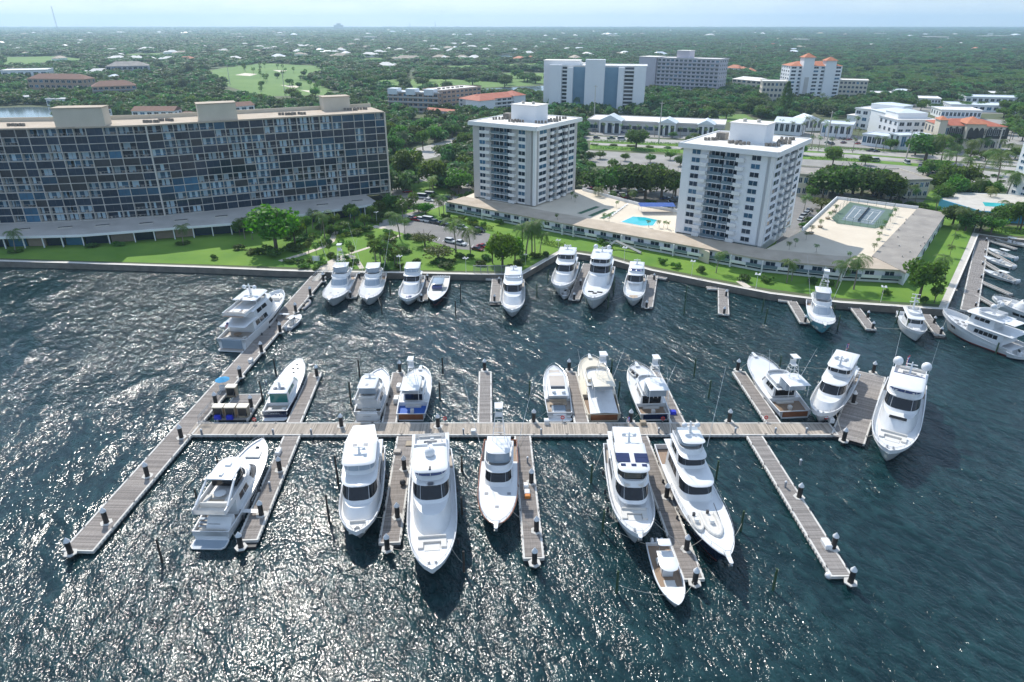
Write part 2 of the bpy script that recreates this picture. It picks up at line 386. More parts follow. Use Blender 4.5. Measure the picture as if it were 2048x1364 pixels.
def make_mooring(mat):
    t = thing('mooring_pile', '', 'pile')
    m = MB(); m.smooth = True; m.lathe((0,0,0), [(.2,-3),(.19,1),(.165,3.9)], 9); m.build('post', mat, t)
    m = MB(); m.lathe((0,0,0), [(.185,3.84),(.185,3.95),(.05,4.02)], 9); m.build('top_cap', 'green_pile' if mat == 'green_pile' else 'black_pile', t)
    return t
MOOR = [((546.5,717),(552,747)),((521,762),(526,803)),((717,719.5),(720,755)),((696,764),(702,808)),((761,597),(764,626)),((780,562),(781,589)),((884,715),(886,747)),((880,764),(880,797)),((922,566),(922,605)),((911,601),(911.6,630)),((1074,568),(1074,593)),((1097,539),(1096,564)),((1219,586),(1216,614)),((1229,557),(1227,589)),((1373,572),(1371,598)),((1370,599),(1368,628)),((1059,762),(1059,795)),((1222.6,718),(1222.6,745)),((1238,763),(1237,793)),((1393,717),(1388,753)),((1422,761),(1417,796)),((1527.5,597),(1524,622)),((1536,617),(1530,646)),((1670,609),(1667,628)),((1682,630),(1675,658)),((1799,619),(1792,646)),((1817,641),(1810,668)),((1938,647),(1930,676)),((1998,685),(1991,707)),((1561,712),(1558,740)),((391,978),(400,1021)),((433,911),(438,937)),((653,990),(659,1044)),((314,1079),(325,1125)),((669,912),(677,971)),((923,912),(924,943)),((921.6,994),(924,1029)),((925,1102),(928,1143)),((1182,929),(1182,965)),((1207.5,1021.6),(1205,1062)),((1436,922),(1432,958)),((1488,1021.6),(1481,1062)),((1560,1138),(1546,1180)),((1238,1142),(1233,1186))]
pg = make_mooring('green_pile'); pb = make_mooring('brown_pile'); used = set()
rows = {}
for (tx,ty),(bx,by) in MOOR:
    place = 'in the basin near the seawall' if by < 685 else 'in the slips beyond the cross dock' if by < 860 else 'in the slips on the camera side'
    rows.setdefault((place, bx > 1000), []).append((tx,ty,bx,by))
for (place, green), L_ in rows.items():
    L_.sort(key=lambda q: q[2])
    for r, (tx,ty,bx,by) in enumerate(L_):
        src = pg if green else pb
        o = src if src not in used else copy_tree(src); used.add(src)
        p = at(bx, by, 0); o.location = p; hh = max(2.6, hat(ty, p.y)); o.scale = (1, 1, hh/4.0)
        # lean of the post, sideways only
        o.rotation_euler = (0, RAD(random.uniform(-1.2, 1.2)), random.random()*6)
        tag(o, 'slim %s mooring post %s, %s' % ('green' if green else 'dark brown', place, ordinal(r, len(L_))), 'mooring post', 'mooring posts standing in the water')

# ================================================================ boats
pm('gelcoat', (.76, .765, .765), (.69, .70, .705), .35, .25, coat=.3)
pm('gelcoat_beige', (.74, .67, .54), (.70, .63, .50), .25, .35, coat=.3)
pm('hull_navy', (.008, .014, .05), (.012, .02, .06), .3, .15, coat=.5)
pm('hull_aqua', (.16, .50, .60), (.18, .54, .63), .3, .2, coat=.4)
pm('hull_grey', (.30, .36, .42), (.26, .32, .38), .3, .2, coat=.4)
pm('boot_red', (.35, .04, .03), rough=.4)
pm('boot_dark', (.015, .018, .03), rough=.35)
pm('glass', (.006, .008, .012), (.012, .015, .02), .4, .06, spec=.6)
pm('glass_green', (.02, .16, .15), (.03, .20, .18), .4, .08, spec=.6)
pm('glass_blue', (.03, .05, .16), (.04, .06, .2), .4, .1, spec=.6)
pm('clear_vinyl', (.30, .36, .42), (.38, .43, .48), .4, .15)
pm('teak', (.24, .165, .11), (.32, .225, .155), 1.2, .6, detail=6, aniso=(.4, 8, 1))
pm('teak_pale', (.36, .32, .28), (.45, .40, .35), 1.2, .7, detail=6, aniso=(.4, 8, 1))
pm('varnish', (.20, .075, .035), (.27, .11, .05), .8, .2, coat=.6)
pm('cushion', (.66, .64, .60), (.60, .58, .54), .8, .8)
pm('cushion_tan', (.42, .33, .24), (.48, .38, .28), .8, .8)
pm('sunroof_tan', (.45, .40, .35), (.50, .45, .40), .5, .7)
pm('boat_cover_blue', (.02, .10, .42), (.03, .13, .5), .6, .7)
pm('solar', (.012, .02, .07), (.02, .03, .10), .6, .2)
pm('rubber_grey', (.28, .29, .31), (.24, .25, .27), .6, .6)
pm('flag_red', (.50, .03, .05), rough=.8); pm('flag_blue', (.02, .03, .20), rough=.8); pm('flag_white', (.75, .75, .74), rough=.8)
pm('engine', (.75, .76, .77), rough=.25)

FLEET = []
class Yacht:
    def __init__(s, name, label, stern, bow, B, fs, fb, zs=.3, zb=None, cat='yacht', group=None, L=None, bow_ref=False):
        a = at(*stern, zs); b = at(*bow, fb if zb is None else zb)
        d = Vector((b.x-a.x, b.y-a.y)); s.L = L or d.length; s.rz = math.atan2(d.y, d.x)
        if L and bow_ref: u = d.normalized(); a = Vector((b.x-u.x*L, b.y-u.y*L, 0))
        s.B = B; s.fs = fs; s.fb = fb; FLEET.append(s)
        s.t = thing(name, label, cat, (a.x, a.y, 0), s.rz, group)
    # --- hull form
    def hb(s, f):
        k = .90+.10*math.sin(min(1, f/.42)*PI/2)
        return s.B/2*(k if f < .42 else max(0., 1-((f-.42)/.58)**s.p)**s.q)
    def sheer(s, f): return s.fs+(s.fb-s.fs)*f**1.7
    def dz(s, f): return s.sheer(f)-(s.ba if f < s.cf else s.bf)
    def hull(s, mat='gelcoat', boot='boot_dark', cap=None, deck='gelcoat', cockpit=None, p=3.4, q=.74, bf=.12, ba=.12, cf=0., stripe=None, flare=.55, raise_at=None):
        s.p, s.q, s.bf, s.ba, s.cf = p, q, bf, ba, cf
        cap = cap or mat; cockpit = cockpit or deck; t = s.t; N = 26; L = s.L
        F_ = [ (i/N)**.92 for i in range(N+1)]
        lev = [(-.8, .55, .80), (0., .86, .0), (.3, .89, 0.), (None, .95, .55), (None, 1., 1.)]
        m = MB(); m.smooth = True; G = []
        for f in F_:
            w = s.hb(f); zs_ = s.sheer(f); row = []
            nose = max(0., (f-.5)/.5)
            for k, (z, wf, q_) in enumerate(lev):
                if z is None: z = .3+(zs_-.3)*q_
                h = (z+.8)/(zs_+.8)                         # 0 keel .. 1 sheer
                wk = w*(wf+(1-wf)*0)*(1-(1-flare)*nose*(1-h)*1.6)
                xk = f*L*(1-.15*(1-h)*f*f)
                row.append((xk, wk, z))
            G.append(row)
        K = len(lev)
        vs_ = []; 
        for row in G: vs_ += [(x, -y, z) for x, y, z in row[::-1]]+[(x, y, z) for x, y, z in row]
        fs = []; mi = []; W = 2*K
        for i in range(N):
            for j in range(W-1):
                if j == K-1: pass
                fs.append((i*W+j, (i+1)*W+j, (i+1)*W+j+1, i*W+j+1))
                jj = min(j, W-2-j)                          # 0 = top strake
                mi.append(1 if jj == 2 else (2 if stripe and jj == 0 else 0))
        fs.append(tuple(range(W-1, -1, -1))); mi.append(0)
        m.v = vs_; m.f = fs; m.mi = mi
        hullo = m.build('hull', [mat, boot, stripe or mat], t)
        # cap rail and inside of the bulwark
        ci = .16; c = MB(); c.smooth = False
        for sg in (1, -1):
            for f0, f1 in zip(F_, F_[1:]):
                A = [(f*L, s.hb(f), s.sheer(f)) for f in (f0, f1)]
                if A[0][1] < .05: continue
                inn = [max(0, y-ci) for _, y, _ in A]
                q_ = [(A[0][0], sg*(A[0][1]+.04), A[0][2]+.03), (A[1][0], sg*(A[1][1]+.04), A[1][2]+.03), (A[1][0], sg*inn[1], A[1][2]+.03), (A[0][0], sg*inn[0], A[0][2]+.03)]
                c.quad(*(q_ if sg < 0 else q_[::-1]))
                q2 = [(x, y, z-.14) for x, y, z in q_[:2]]; c.quad(q2[0], q2[1], q_[1], q_[0])
                fm = (f0+f1)/2; b_ = s.ba if fm < s.cf else s.bf
                c.quad(q_[3], q_[2], (q_[2][0], q_[2][1], A[1][2]-b_-.02), (q_[3][0], q_[3][1], A[0][2]-b_-.02))
        c.build('cap_rail', cap, t)
        def deckpatch(f0, f1, b_, mat_, nm):
            d = MB(); n_ = 14; prev = None
            for i in range(n_+1):
                f = f0+(f1-f0)*i/n_; y = max(0.02, s.hb(f)-ci+.02); z = s.sheer(f)-b_
                cur = ((f*L, -y, z), (f*L, 0, z+.05 if b_ < .5 else z), (f*L, y, z))
                if prev: d.quad(prev[0], cur[0], cur[1], prev[1]); d.quad(prev[1], cur[1], cur[2], prev[2])
                prev = cur
            d.build(nm, mat_, t)
        if cf > 0:
            zc = s.sheer(cf/2)-ba
            deckpatch(0.012, cf, ba, cockpit, 'cockpit_deck'); 
            y = s.hb(cf)-ci; m = MB(); m.box(cf*L, cf*L+.06, -y, y, s.sheer(cf)-ba, s.sheer(cf)-bf); m.build('bulkhead', deck, t)
        m = MB(); y = s.hb(0)-.02; m.box(.0, .16, -y, y, s.fs-ba-.02, s.fs+.035); m.build('transom_rail', cap, t)
        deckpatch(max(cf, .012), .993, bf, deck, 'deck')
        return s
    # --- superstructure
    def house(s, x0, x1, w, z0, z1, rf=0., ra=0., rs=.1, nose=.35, n=2.6, mat='gelcoat', name='deckhouse'):
        """a tier: x0..x1 fractions of the length, w fraction of the beam; rf/ra rake of front/back in metres"""
        H_ = dict(x0=x0*s.L, x1=x1*s.L, hw=w*s.B/2, z0=z0, z1=z1, rf=rf, ra=ra, rs=rs, nose=nose, n=n)
        rings = []
        for z in (z0, z0+(z1-z0)*.5, z1): rings.append([s.op(H_, u, z) for u in np.linspace(-1, 1, 33)])
        m = MB(); m.smooth = True; m.loft(rings, cap0=False); H_['o'] = m.build(name, mat, s.t)
        return H_
    def op(s, H_, u, z, off=0.):
        """point of a tier's outline: u=-1 starboard aft .. 0 nose .. 1 port aft"""
        k = (z-H_['z0'])/max(.01, H_['z1']-H_['z0'])
        x0 = H_['x0']+H_['ra']*k; x1 = H_['x1']-H_['rf']*k; hw = H_['hw']-H_['rs']*k; xs = x1-(x1-x0)*H_['nose']
        sg = 1 if u >= 0 else -1; a = abs(u)
        if a > .5: return ((xs+(x0-xs)*(a-.5)/.5), sg*(hw+off), z)
        ph = a/.5*PI/2; e = 2/H_['n']
        c, sn = max(0, math.cos(ph))**e, max(0, math.sin(ph))**e
        nx, ny = math.cos(ph)*hw+1e-6, math.sin(ph)*(x1-xs); l = math.hypot(nx, ny)
        return (xs+(x1-xs)*c+off*nx/l, sg*(hw*sn+off*ny/l), z)
    def win(s, H_, u0, u1, za, zb, k=1, gap=.04, mat='glass', name='window', slant=0.):
        """k panes on the tier wall between outline params, heights as fractions of the tier"""
        z0 = H_['z0']; h = H_['z1']-z0
        for i in range(k):
            a = u0+(u1-u0)*(i+gap)/k; b = u0+(u1-u0)*(i+1-gap)/k; nn = 7 if min(abs(a), abs(b)) < .5 else 3
            us = np.linspace(a, b, nn)
            lo = [s.op(H_, u, z0+h*za, .025) for u in us]; hi = [s.op(H_, u, z0+h*zb, .025) for u in us]
            m = MB(); m.smooth = True
            m.loft([lo, hi], closed=False, cap0=False, cap1=False)
            # a thin return edge so that the pane has thickness
            bl = [s.op(H_, u, z0+h*za-.03, -.02) for u in us]; bh = [s.op(H_, u, z0+h*zb+.03, -.02) for u in us]
            m.loft([bl, lo], closed=False, cap0=False, cap1=False); m.loft([hi, bh], closed=False, cap0=False, cap1=False)
            m.build(name, mat, H_['o'])
    def both(s, H_, a, b, za, zb, k=1, mat='glass', gap=.05):
        s.win(H_, a, b, za, zb, k, gap, mat); s.win(H_, -b, -a, za, zb, k, gap, mat)
    def roof(s, x0, x1, w, z, th=.16, nose=.3, n=2.8, mat='gelcoat', name='hardtop', crown=.08, tail=1.):
        H_ = dict(x0=x0*s.L, x1=x1*s.L, hw=w*s.B/2, z0=0, z1=1, rf=0, ra=0, rs=0, nose=nose, n=n)
        rings = []
        for zz, ins in ((z, .10), (z+th*.5, 0.), (z+th, .10), (z+th+crown, .7)):
            r = []
            for u in np.linspace(-1, 1, 33):
                p = s.op(H_, u, 0); x = p[0]; y = p[1]
                if tail != 1 and abs(u) > .75: y *= 1-(1-tail)*(abs(u)-.75)/.25
                k = 1-ins/max(.5, H_['hw']); xm = (H_['x0']+H_['x1'])/2
                r.append((xm+(x-xm)*(1-ins/max(1, (H_['x1']-H_['x0'])/2)), y*k, zz))
            rings.append(r)
        m = MB(); m.smooth = True; m.loft(rings); return m.build(name, mat, s.t)
    def coaming(s, x0, x1, w, z0, z1, rf=0., nose=.4, n=2.5, mat='gelcoat', floor='gelcoat', name='flybridge', th=.14):
        """open-topped flybridge: wall ring and sole"""
        H_ = dict(x0=x0*s.L, x1=x1*s.L, hw=w*s.B/2, z0=z0, z1=z1, rf=rf, ra=0, rs=0., nose=nose, n=n)
        us = np.linspace(-1, 1, 33); m = MB(); m.smooth = True
        m.loft([[s.op(H_, u, z0) for u in us], [s.op(H_, u, z1) for u in us], [s.op(H_, u, z1, -th) for u in us], [s.op(H_, u, z0+.06, -th) for u in us]], cap0=False, cap1=False)
        H_['o'] = m.build(name, mat, s.t)
        MB().ngon([(p[0], p[1], z0+.07) for p in (s.op(H_, u, z0, -th+.02) for u in us)]).build('sole', floor, H_['o'])
        return H_
    # --- fittings
    def box(s, name, x, y, z, lx, ly, lz, mat='gelcoat', parent=None, bev=.12):
        """block centred at fraction x, metres y, with a softened top"""
        X = x*s.L; b = min(bev, lx/4, ly/4, lz/2); m = MB(); m.smooth = True
        r = lambda e, zz: [(X-lx/2+e, y-ly/2+e, zz), (X+lx/2-e, y-ly/2+e, zz), (X+lx/2-e, y+ly/2-e, zz), (X-lx/2+e, y+ly/2-e, zz)]
        m.loft([r(0, z), r(0, z+lz-b), r(b, z+lz)]); return m.build(name, mat, parent or s.t)
    def settee(s, x, z, w, d=1.8, h=.45, mat='cushion', face=1, name='settee'):
        """U-shaped seat open towards `face`"""
        X = x*s.L; m = MB()
        m.box(X-.4, X+.4, -w/2, w/2, z, z+h); m.box(X-.4-.16*face, X-.4*face if face > 0 else X+.4, -w/2, w/2, z, z+h+.4) if face > 0 else m.box(X+.4, X+.56, -w/2, w/2, z, z+h+.4)
        x0, x1 = (X+.4, X+d) if face > 0 else (X-d, X-.4)
        for sg in (1, -1): m.box(x0, x1, sg*w/2-(.8 if sg > 0 else 0), sg*w/2+(.8 if sg < 0 else 0), z, z+h)
        m.build(name, mat, s.t)
    def pad(s, x, z, lx, wy, mat='cushion', y=0., th=.18, name='sunpad'):
        s.box(name, x, y, z, lx, wy, th, mat, bev=.07)
    def platform(s, d=1.4, w=.85, z=.35, mat='teak_pale', edge='gelcoat'):
        y = w*s.B/2; m = MB(); pts = [(.05, -y), (-d+.5, -y), (-d, -y+.5), (-d, y-.5), (-d+.5, y), (.05, y)]; m.prism(pts, z-.22, z)
        o = m.build('swim_platform', edge, s.t); m = MB(); k = [(x+(.1 if x < 0 else -.1), yy*.95) for x, yy in pts]; m.prism(k, z, z+.02); m.build('platform_teak', mat, o)
    def rail(s, f0=.45, f1=.985, h=.85, pulpit=True, r=.03, inset=.1, parts=9, z=None):
        m = MB(); F2 = np.linspace(f0, f1, parts)
        for sg in (1, -1):
            P = [(f*s.L, sg*max(0., s.hb(f)-inset), s.sheer(f)+h) for f in F2]
            m.path(P, r, 5)
            m.path([(x, y, z-h*.5) for x, y, z in P], r*.6, 4)
            for p in P: m.tube((p[0], p[1], p[2]-h), p, r*.8, n=4)
        if pulpit: a, b = [(f1*s.L, sg*max(0., s.hb(f1)-inset), s.sheer(f1)+h) for sg in (1, -1)]; m.tube(a, b, r, n=5)
        m.build('bow_rail', 'steel', s.t, 'stuff')
    def bowsprit(s, d=1.1, mat='gelcoat'):
        z = s.fb; m = MB(); m.prism([(s.L-1.3, -.45), (s.L+d-.15, -.28), (s.L+d, 0), (s.L+d-.15, .28), (s.L-1.3, .45)], z+.02, z+.16); o = m.build('bow_pulpit', mat, s.t)
        m = MB(); m.tube((s.L+d-.1, 0, z+.05), (s.L+d-.5, 0, z-.5), .06, n=5); m.box(s.L+d-.6, s.L+d-.2, -.3, .3, z-.6, z-.45); m.build('anchor', 'steel', o)
    def mast(s, x, z, h=2.4, domes=((0., .9, .42), (0., -.9, .42)), bars=1, lean=.5, antennas=((-.3, 1.4, 3.5), (-.3, -1.4, 3.5)), arms=True):
        X = x*s.L; t = s.t
        m = MB(); m.prism([(X-.35, -.22), (X+.35, -.22), (X+.35, .22), (X-.35, .22)], z, z+h, [(X-lean-.15, -.1), (X-lean+.15, -.1), (X-lean+.15, .1), (X-lean-.15, .1)])
        if arms: m.box(X-lean*.5-.15, X-lean*.5+.15, -1.15, 1.15, z+h*.5, z+h*.5+.1)
        o = m.build('mast', 'gelcoat', t)
        for dx, dy, r in domes:
            m = MB(); m.smooth = True; zz = z+h*.5+.1 if arms else z; m.lathe((X-lean*.5+dx, dy, zz), [(r*.5, 0), (r*.5, .12), (r*.92, r*.35), (r, r*.8), (r*.85, r*1.3), (r*.5, r*1.65), (.05, r*1.78)], 14); m.build('satellite_dome', 'cap_white', o)
        for k in range(bars):
            m = MB(); zz = z+h*(.72+.25*k)+.1; m.lathe((X-lean*.7, 0, zz-.25), [(.16, 0), (.14, .22)], 8); m.box(X-lean*.7-.1, X-lean*.7+.1, -1., 1., zz, zz+.14); m.build('radar_bar', 'white_paint', o)
        for dx, dy, l in antennas:
            m = MB(); m.tube((X+dx, dy, z), (X+dx-.25*l*.4, dy*1.06, z+l), .035, .012, n=5); m.build('antenna', 'white_paint', o)
        return o
    def outrigger(s, x, z, l=11., spread=.22, lean=.16, r=.045):
        for sg in (1, -1):
            y = sg*s.B*.42; a = Vector((x*s.L, y, z)); b = a+Vector((-l*lean, sg*l*spread, l*math.sqrt(1-lean**2-spread**2))); m = MB(); m.tube(a, b, r, .02, n=5)
            for k in (.4, .62): c = a.lerp(b, k); m.tube(c+Vector((-.35, 0, 0)), c+Vector((.35, 0, 0)), .025, n=4)
            m.build('outrigger', 'white_paint', s.t)
    def tower(s, x, z, h, w=2.2, lx=2.2, taper=.55, top='clear_vinyl', roofmat='gelcoat'):
        X = x*s.L; m = MB(); z1 = z+h
        for sx in (1, -1):
            for sy in (1, -1):
                a = (X+sx*lx/2, sy*w/2, z); b = (X+sx*lx/2*taper-.2, sy*w/2*taper, z1); m.tube(a, b, .05, n=5)
        for k in (.35, .7, 1.):
            f = 1-(1-taper)*k; zz = z+h*k; c = [(X+sx*lx/2*f-.2*k, sy*w/2*f, zz) for sx, sy in ((1,1),(1,-1),(-1,-1),(-1,1))]
            m.path(c+[c[0]], .04, 5)
        for k in np.linspace(.1, .9, 6):                     # ladder rungs
            f = 1-(1-taper)*k; m.tube((X-lx/2*f, -.25, z+h*k), (X-lx/2*f, .25, z+h*k), .025, n=4)
        o = m.build('tuna_tower', 'white_paint', s.t)
        f = w*taper/2
        m = MB(); m.box(X-lx*taper/2-.2, X+lx*taper/2-.2, -f, f, z1-.05, z1+.05); m.box(X+lx*taper/2-.3, X+lx*taper/2-.15, -f, f, z1, z1+.9); m.build('tower_platform', 'gelcoat', o)
        m = MB(); m.smooth = True; m.prism([(X-lx*.4-.3, -f*1.25), (X+lx*.4, -f*1.1), (X+lx*.4, f*1.1), (X-lx*.4-.3, f*1.25)], z1+1.75, z1+1.9); m.build('tower_top', roofmat, o)
        m = MB()
        for sx in (1, -1):
            for sy in (1, -1): m.tube((X+sx*lx*.25-.25, sy*f, z1), (X+sx*lx*.25-.25, sy*f, z1+1.75), .03, n=4)
        m.build('tower_leg', 'white_paint', o, 'stuff')
    def helm(s, x, z, n=2, mat='cushion'):
        X = x*s.L; m = MB(); m.box(X+.5, X+1., -.2*s.B, .2*s.B, z, z+1.); m.build('helm_console', 'gelcoat', s.t)
        for k in range(n):
            y = (k-(n-1)/2)*.85; m = MB(); m.tube((X-.4, y, z), (X-.4, y, z+.55), .08, n=6); m.box(X-.7, X-.15, y-.3, y+.3, z+.55, z+.7); m.box(X-.78, X-.62, y-.3, y+.3, z+.6, z+1.25); m.build('helm_chair', mat, s.t)
    def hatch(s, x, y, lx=.7, ly=.7, mat='glass', dz=0.):
        z = s.dz(x)+.05+dz; m = MB(); X = x*s.L; m.box(X-lx/2, X+lx/2, y-ly/2, y+ly/2, z-.1, z+.05); m.build('deck_hatch', mat, s.t)
    def flag(s, x, y, z, h=1.6, sz=(1.5, .85)):
        X = x*s.L; m = MB(); m.tube((X, y, z), (X-.35, y, z+h), .03, n=5); o = m.build('flagstaff', 'white_paint', s.t)
        for k in range(7):
            m = MB(); zt = z+h-.05-k*sz[1]/7; n_ = 7; P = [(X-.35-sz[0]*i/n_, y+.18*math.sin(i*1.3), -.05*i) for i in range(n_+1)]
            for a, b in zip(P, P[1:]): m.quad((a[0], a[1], zt+a[2]), (b[0], b[1], zt+b[2]), (b[0], b[1], zt+b[2]-sz[1]/7), (a[0], a[1], zt+a[2]-sz[1]/7))
            m.build('flag_stripe', 'flag_red' if k % 2 == 0 else 'flag_white', o)
        m = MB(); zt = z+h-.05; m.box(X-.35-.6, X-.36, y-.04, y+.2, zt-sz[1]*.55, zt+.01); m.build('flag_canton', 'flag_blue', o)
    def outboards(s, n=3, gap=.75, z=.5):
        for k in range(n):
            y = (k-(n-1)/2)*gap; m = MB(); m.smooth = True; r = lambda e, zz, dx=0: [(-.95+e+dx, y-.26+e, zz), (-.15-e, y-.26+e, zz), (-.15-e, y+.26-e, zz), (-.95+e+dx, y+.26-e, zz)]
            m.loft([r(.2, -.5, .2), r(.1, z), r(0, z+.35), r(.02, z+.85, .05), r(.16, z+1.05, .1)]); m.build('outboard', 'engine', s.t)
    def fenders(s, spots, side=1):
        for f in spots:
            m = MB(); m.smooth = True; y = side*(s.hb(f)+.16); m.lathe((f*s.L, y, .35), [(.05, 0), (.22, .2), (.22, 1.0), (.05, 1.2)], 8); m.build('fender', 'dark_grey', s.t)
    def dinghy(s, x, y, z, l=3.6, rz=0., mat='cushion'):
        """covered tender on chocks: part of the yacht's deck outfit"""
        o = inflatable(l, mat, small=True); o.parent = s.t; o.location = (x*s.L, y, z); o.rotation_euler = (0, 0, rz); o.name = 'deck_tender'; return o
    def steps(s, y, x0=0., n=4, w=.8, z0=.4, dz=.28):
        m = MB()
        for k in range(n): m.box(-.1+k*.3, .25+k*.3, y-w/2, y+w/2, z0+k*dz, z0+k*dz+.06)
        m.build('transom_steps', 'teak', s.t, 'stuff')
    def lettering(s, text, z, size=.5, mat='boot_dark', x=-.03, lean=0.):
        cu = bpy.data.curves.new('transom_name', 'FONT'); cu.body = text; cu.size = size; cu.align_x = 'CENTER'; cu.extrude = .004; cu.shear = .25
        cu.materials.append(M[mat]); o = bpy.data.objects.new('transom_name', cu); COL.objects.link(o); o.parent = s.t
        o.location = (x, 0, z); o.rotation_euler = (PI/2-lean, 0, -PI/2); return o
    def chine_windows(s, f0, f1, z0, z1, k=3, mat='glass'):
        """long dark hull ports let into both topsides"""
        for sg in (1, -1):
            for i in range(k):
                a = f0+(f1-f0)*(i+.06)/k; b = f0+(f1-f0)*(i+.94)/k; m = MB(); rows = []
                for zf in (z0, z1):
                    r = []
                    for f in np.linspace(a, b, 4):
                        zs_ = s.sheer(f); z = .3+(zs_-.3)*zf; h = (z+.8)/(zs_+.8); nose = max(0, (f-.5)/.5); fl = .8
                        wf = .89+(.95-.89)*min(1, zf/.55) if zf < .55 else .95+.05*(zf-.55)/.45
                        r.append((f*s.L*(1-.15*(1-h)*f*f), sg*(s.hb(f)*wf*(1-.45*nose*(1-h)*1.6)+.03), z))
                    rows.append(r if sg > 0 else r[::-1])
                m.loft(rows, closed=False, cap0=False, cap1=False); m.build('hull_port', mat, s.t)

def inflatable(l=3.8, mat='rubber_grey', small=False):
    """rigid inflatable: tubes, floor, console"""
    m = MB(); m.smooth = True; r = .25*l/4; w = l*.21
    P = [(0, w, .25), (l*.55, w, .28), (l*.8, w*.72, .36), (l*.95, w*.3, .45), (l, 0, .48)]; P = P+[(x, -y, z) for x, y, z in P[-2::-1]]
    for a, b in zip(P, P[1:]): m.tube(a, b, r, n=8)
    for p in P: m.ball(p, r*1.0, 8)
    o = m.build('inflatable_tender', mat)
    m = MB(); m.prism([(0, -w), (l*.6, -w), (l*.93, 0), (l*.6, w), (0, w)], .05, .2); m.build('floor', 'teak_pale' if not small else 'cushion', o)
    m = MB(); m.box(l*.3, l*.45, -.3, .3, .2, .85); m.build('console', 'white_paint' if small else 'dark_grey', o)
    m = MB(); m.box(-.35, .02, -.2, .2, .0, .75); m.build('outboard', 'dark_grey', o)
    return o
def console_boat(name, label, stern, bow, B, hullmat='gelcoat', top='gelcoat', deck='gelcoat', n=2, fs=.95, fb=1.5, zs=.3, L=None, cap=None, cat='boat', group=None, tee=True, floor='cushion'):
    y = Yacht(name, label, stern, bow, B, fs, fb, zs, cat=cat, group=group, L=L, bow_ref=bool(L))
    y.hull(hullmat, 'boot_dark', cap or 'gelcoat', deck, floor, p=3.0, q=.8, bf=.1, ba=.55, cf=.72)
    zd = y.dz(.4); s = y.L
    y.box('console', .46, 0, zd, s*.12, B*.38, 1.25, 'gelcoat'); 
    w_ = y.box('windscreen', .50, 0, zd+1.2, .12, B*.34, .55, 'glass', bev=.02)
    y.box('leaning_post', .33, 0, zd, .6, B*.36, .95, 'cushion'); y.box('bow_seat', .66, 0, zd, s*.14, B*.4, .42, 'cushion')
    if tee:
        m = MB()
        for fx in (.36, .5):
            for sg in (1, -1): m.tube((fx*s, sg*B*.2, zd), (fx*s, sg*B*.2, zd+2.1), .045, n=5)
        m.build('top_frame', 'steel', y.t, 'stuff'); y.roof(.28, .56, .56, zd+2.05, .1, mat=top, name='tee_top', nose=.2)
    y.outboards(n)
    return y

# ---------------------------------------------------------------- boat fleet
def fx(y, py, z):
    """fraction of the boat's length whose centreline shows at row py when it is z metres up"""
    return (at(1024, py, z).y-y.t.location.y)/math.sin(y.rz)/y.L
def squiggle(y, z, w, x=-.04, mat='boot_dark', amp=.12, r=.022):
    """illegible script line on a transom"""
    m = MB(); n = 26; m.path([(x, w*(i/n-.5), z+amp*math.sin(i*2.3)*(.4+.6*abs(math.sin(i*.9)))) for i in range(n+1)], r, 4); m.build('transom_script', mat, y.t)
def on_deck(y, x, yy, z):
    c, s_ = math.cos(y.rz), math.sin(y.rz); l = y.t.location; X = x*y.L
    return Vector((l.x+c*X-s_*yy, l.y+s_*X+c*yy, z))
def deck_tender(y, x, yy, z, l, rz, label, mat='cushion'):
    o = inflatable(l, mat, True); o.location = on_deck(y, x, yy, z); o.rotation_euler = (0, 0, y.rz+rz); o.name = 'deck_tender'; tag(o, label, 'tender', 'tenders carried on yacht decks')
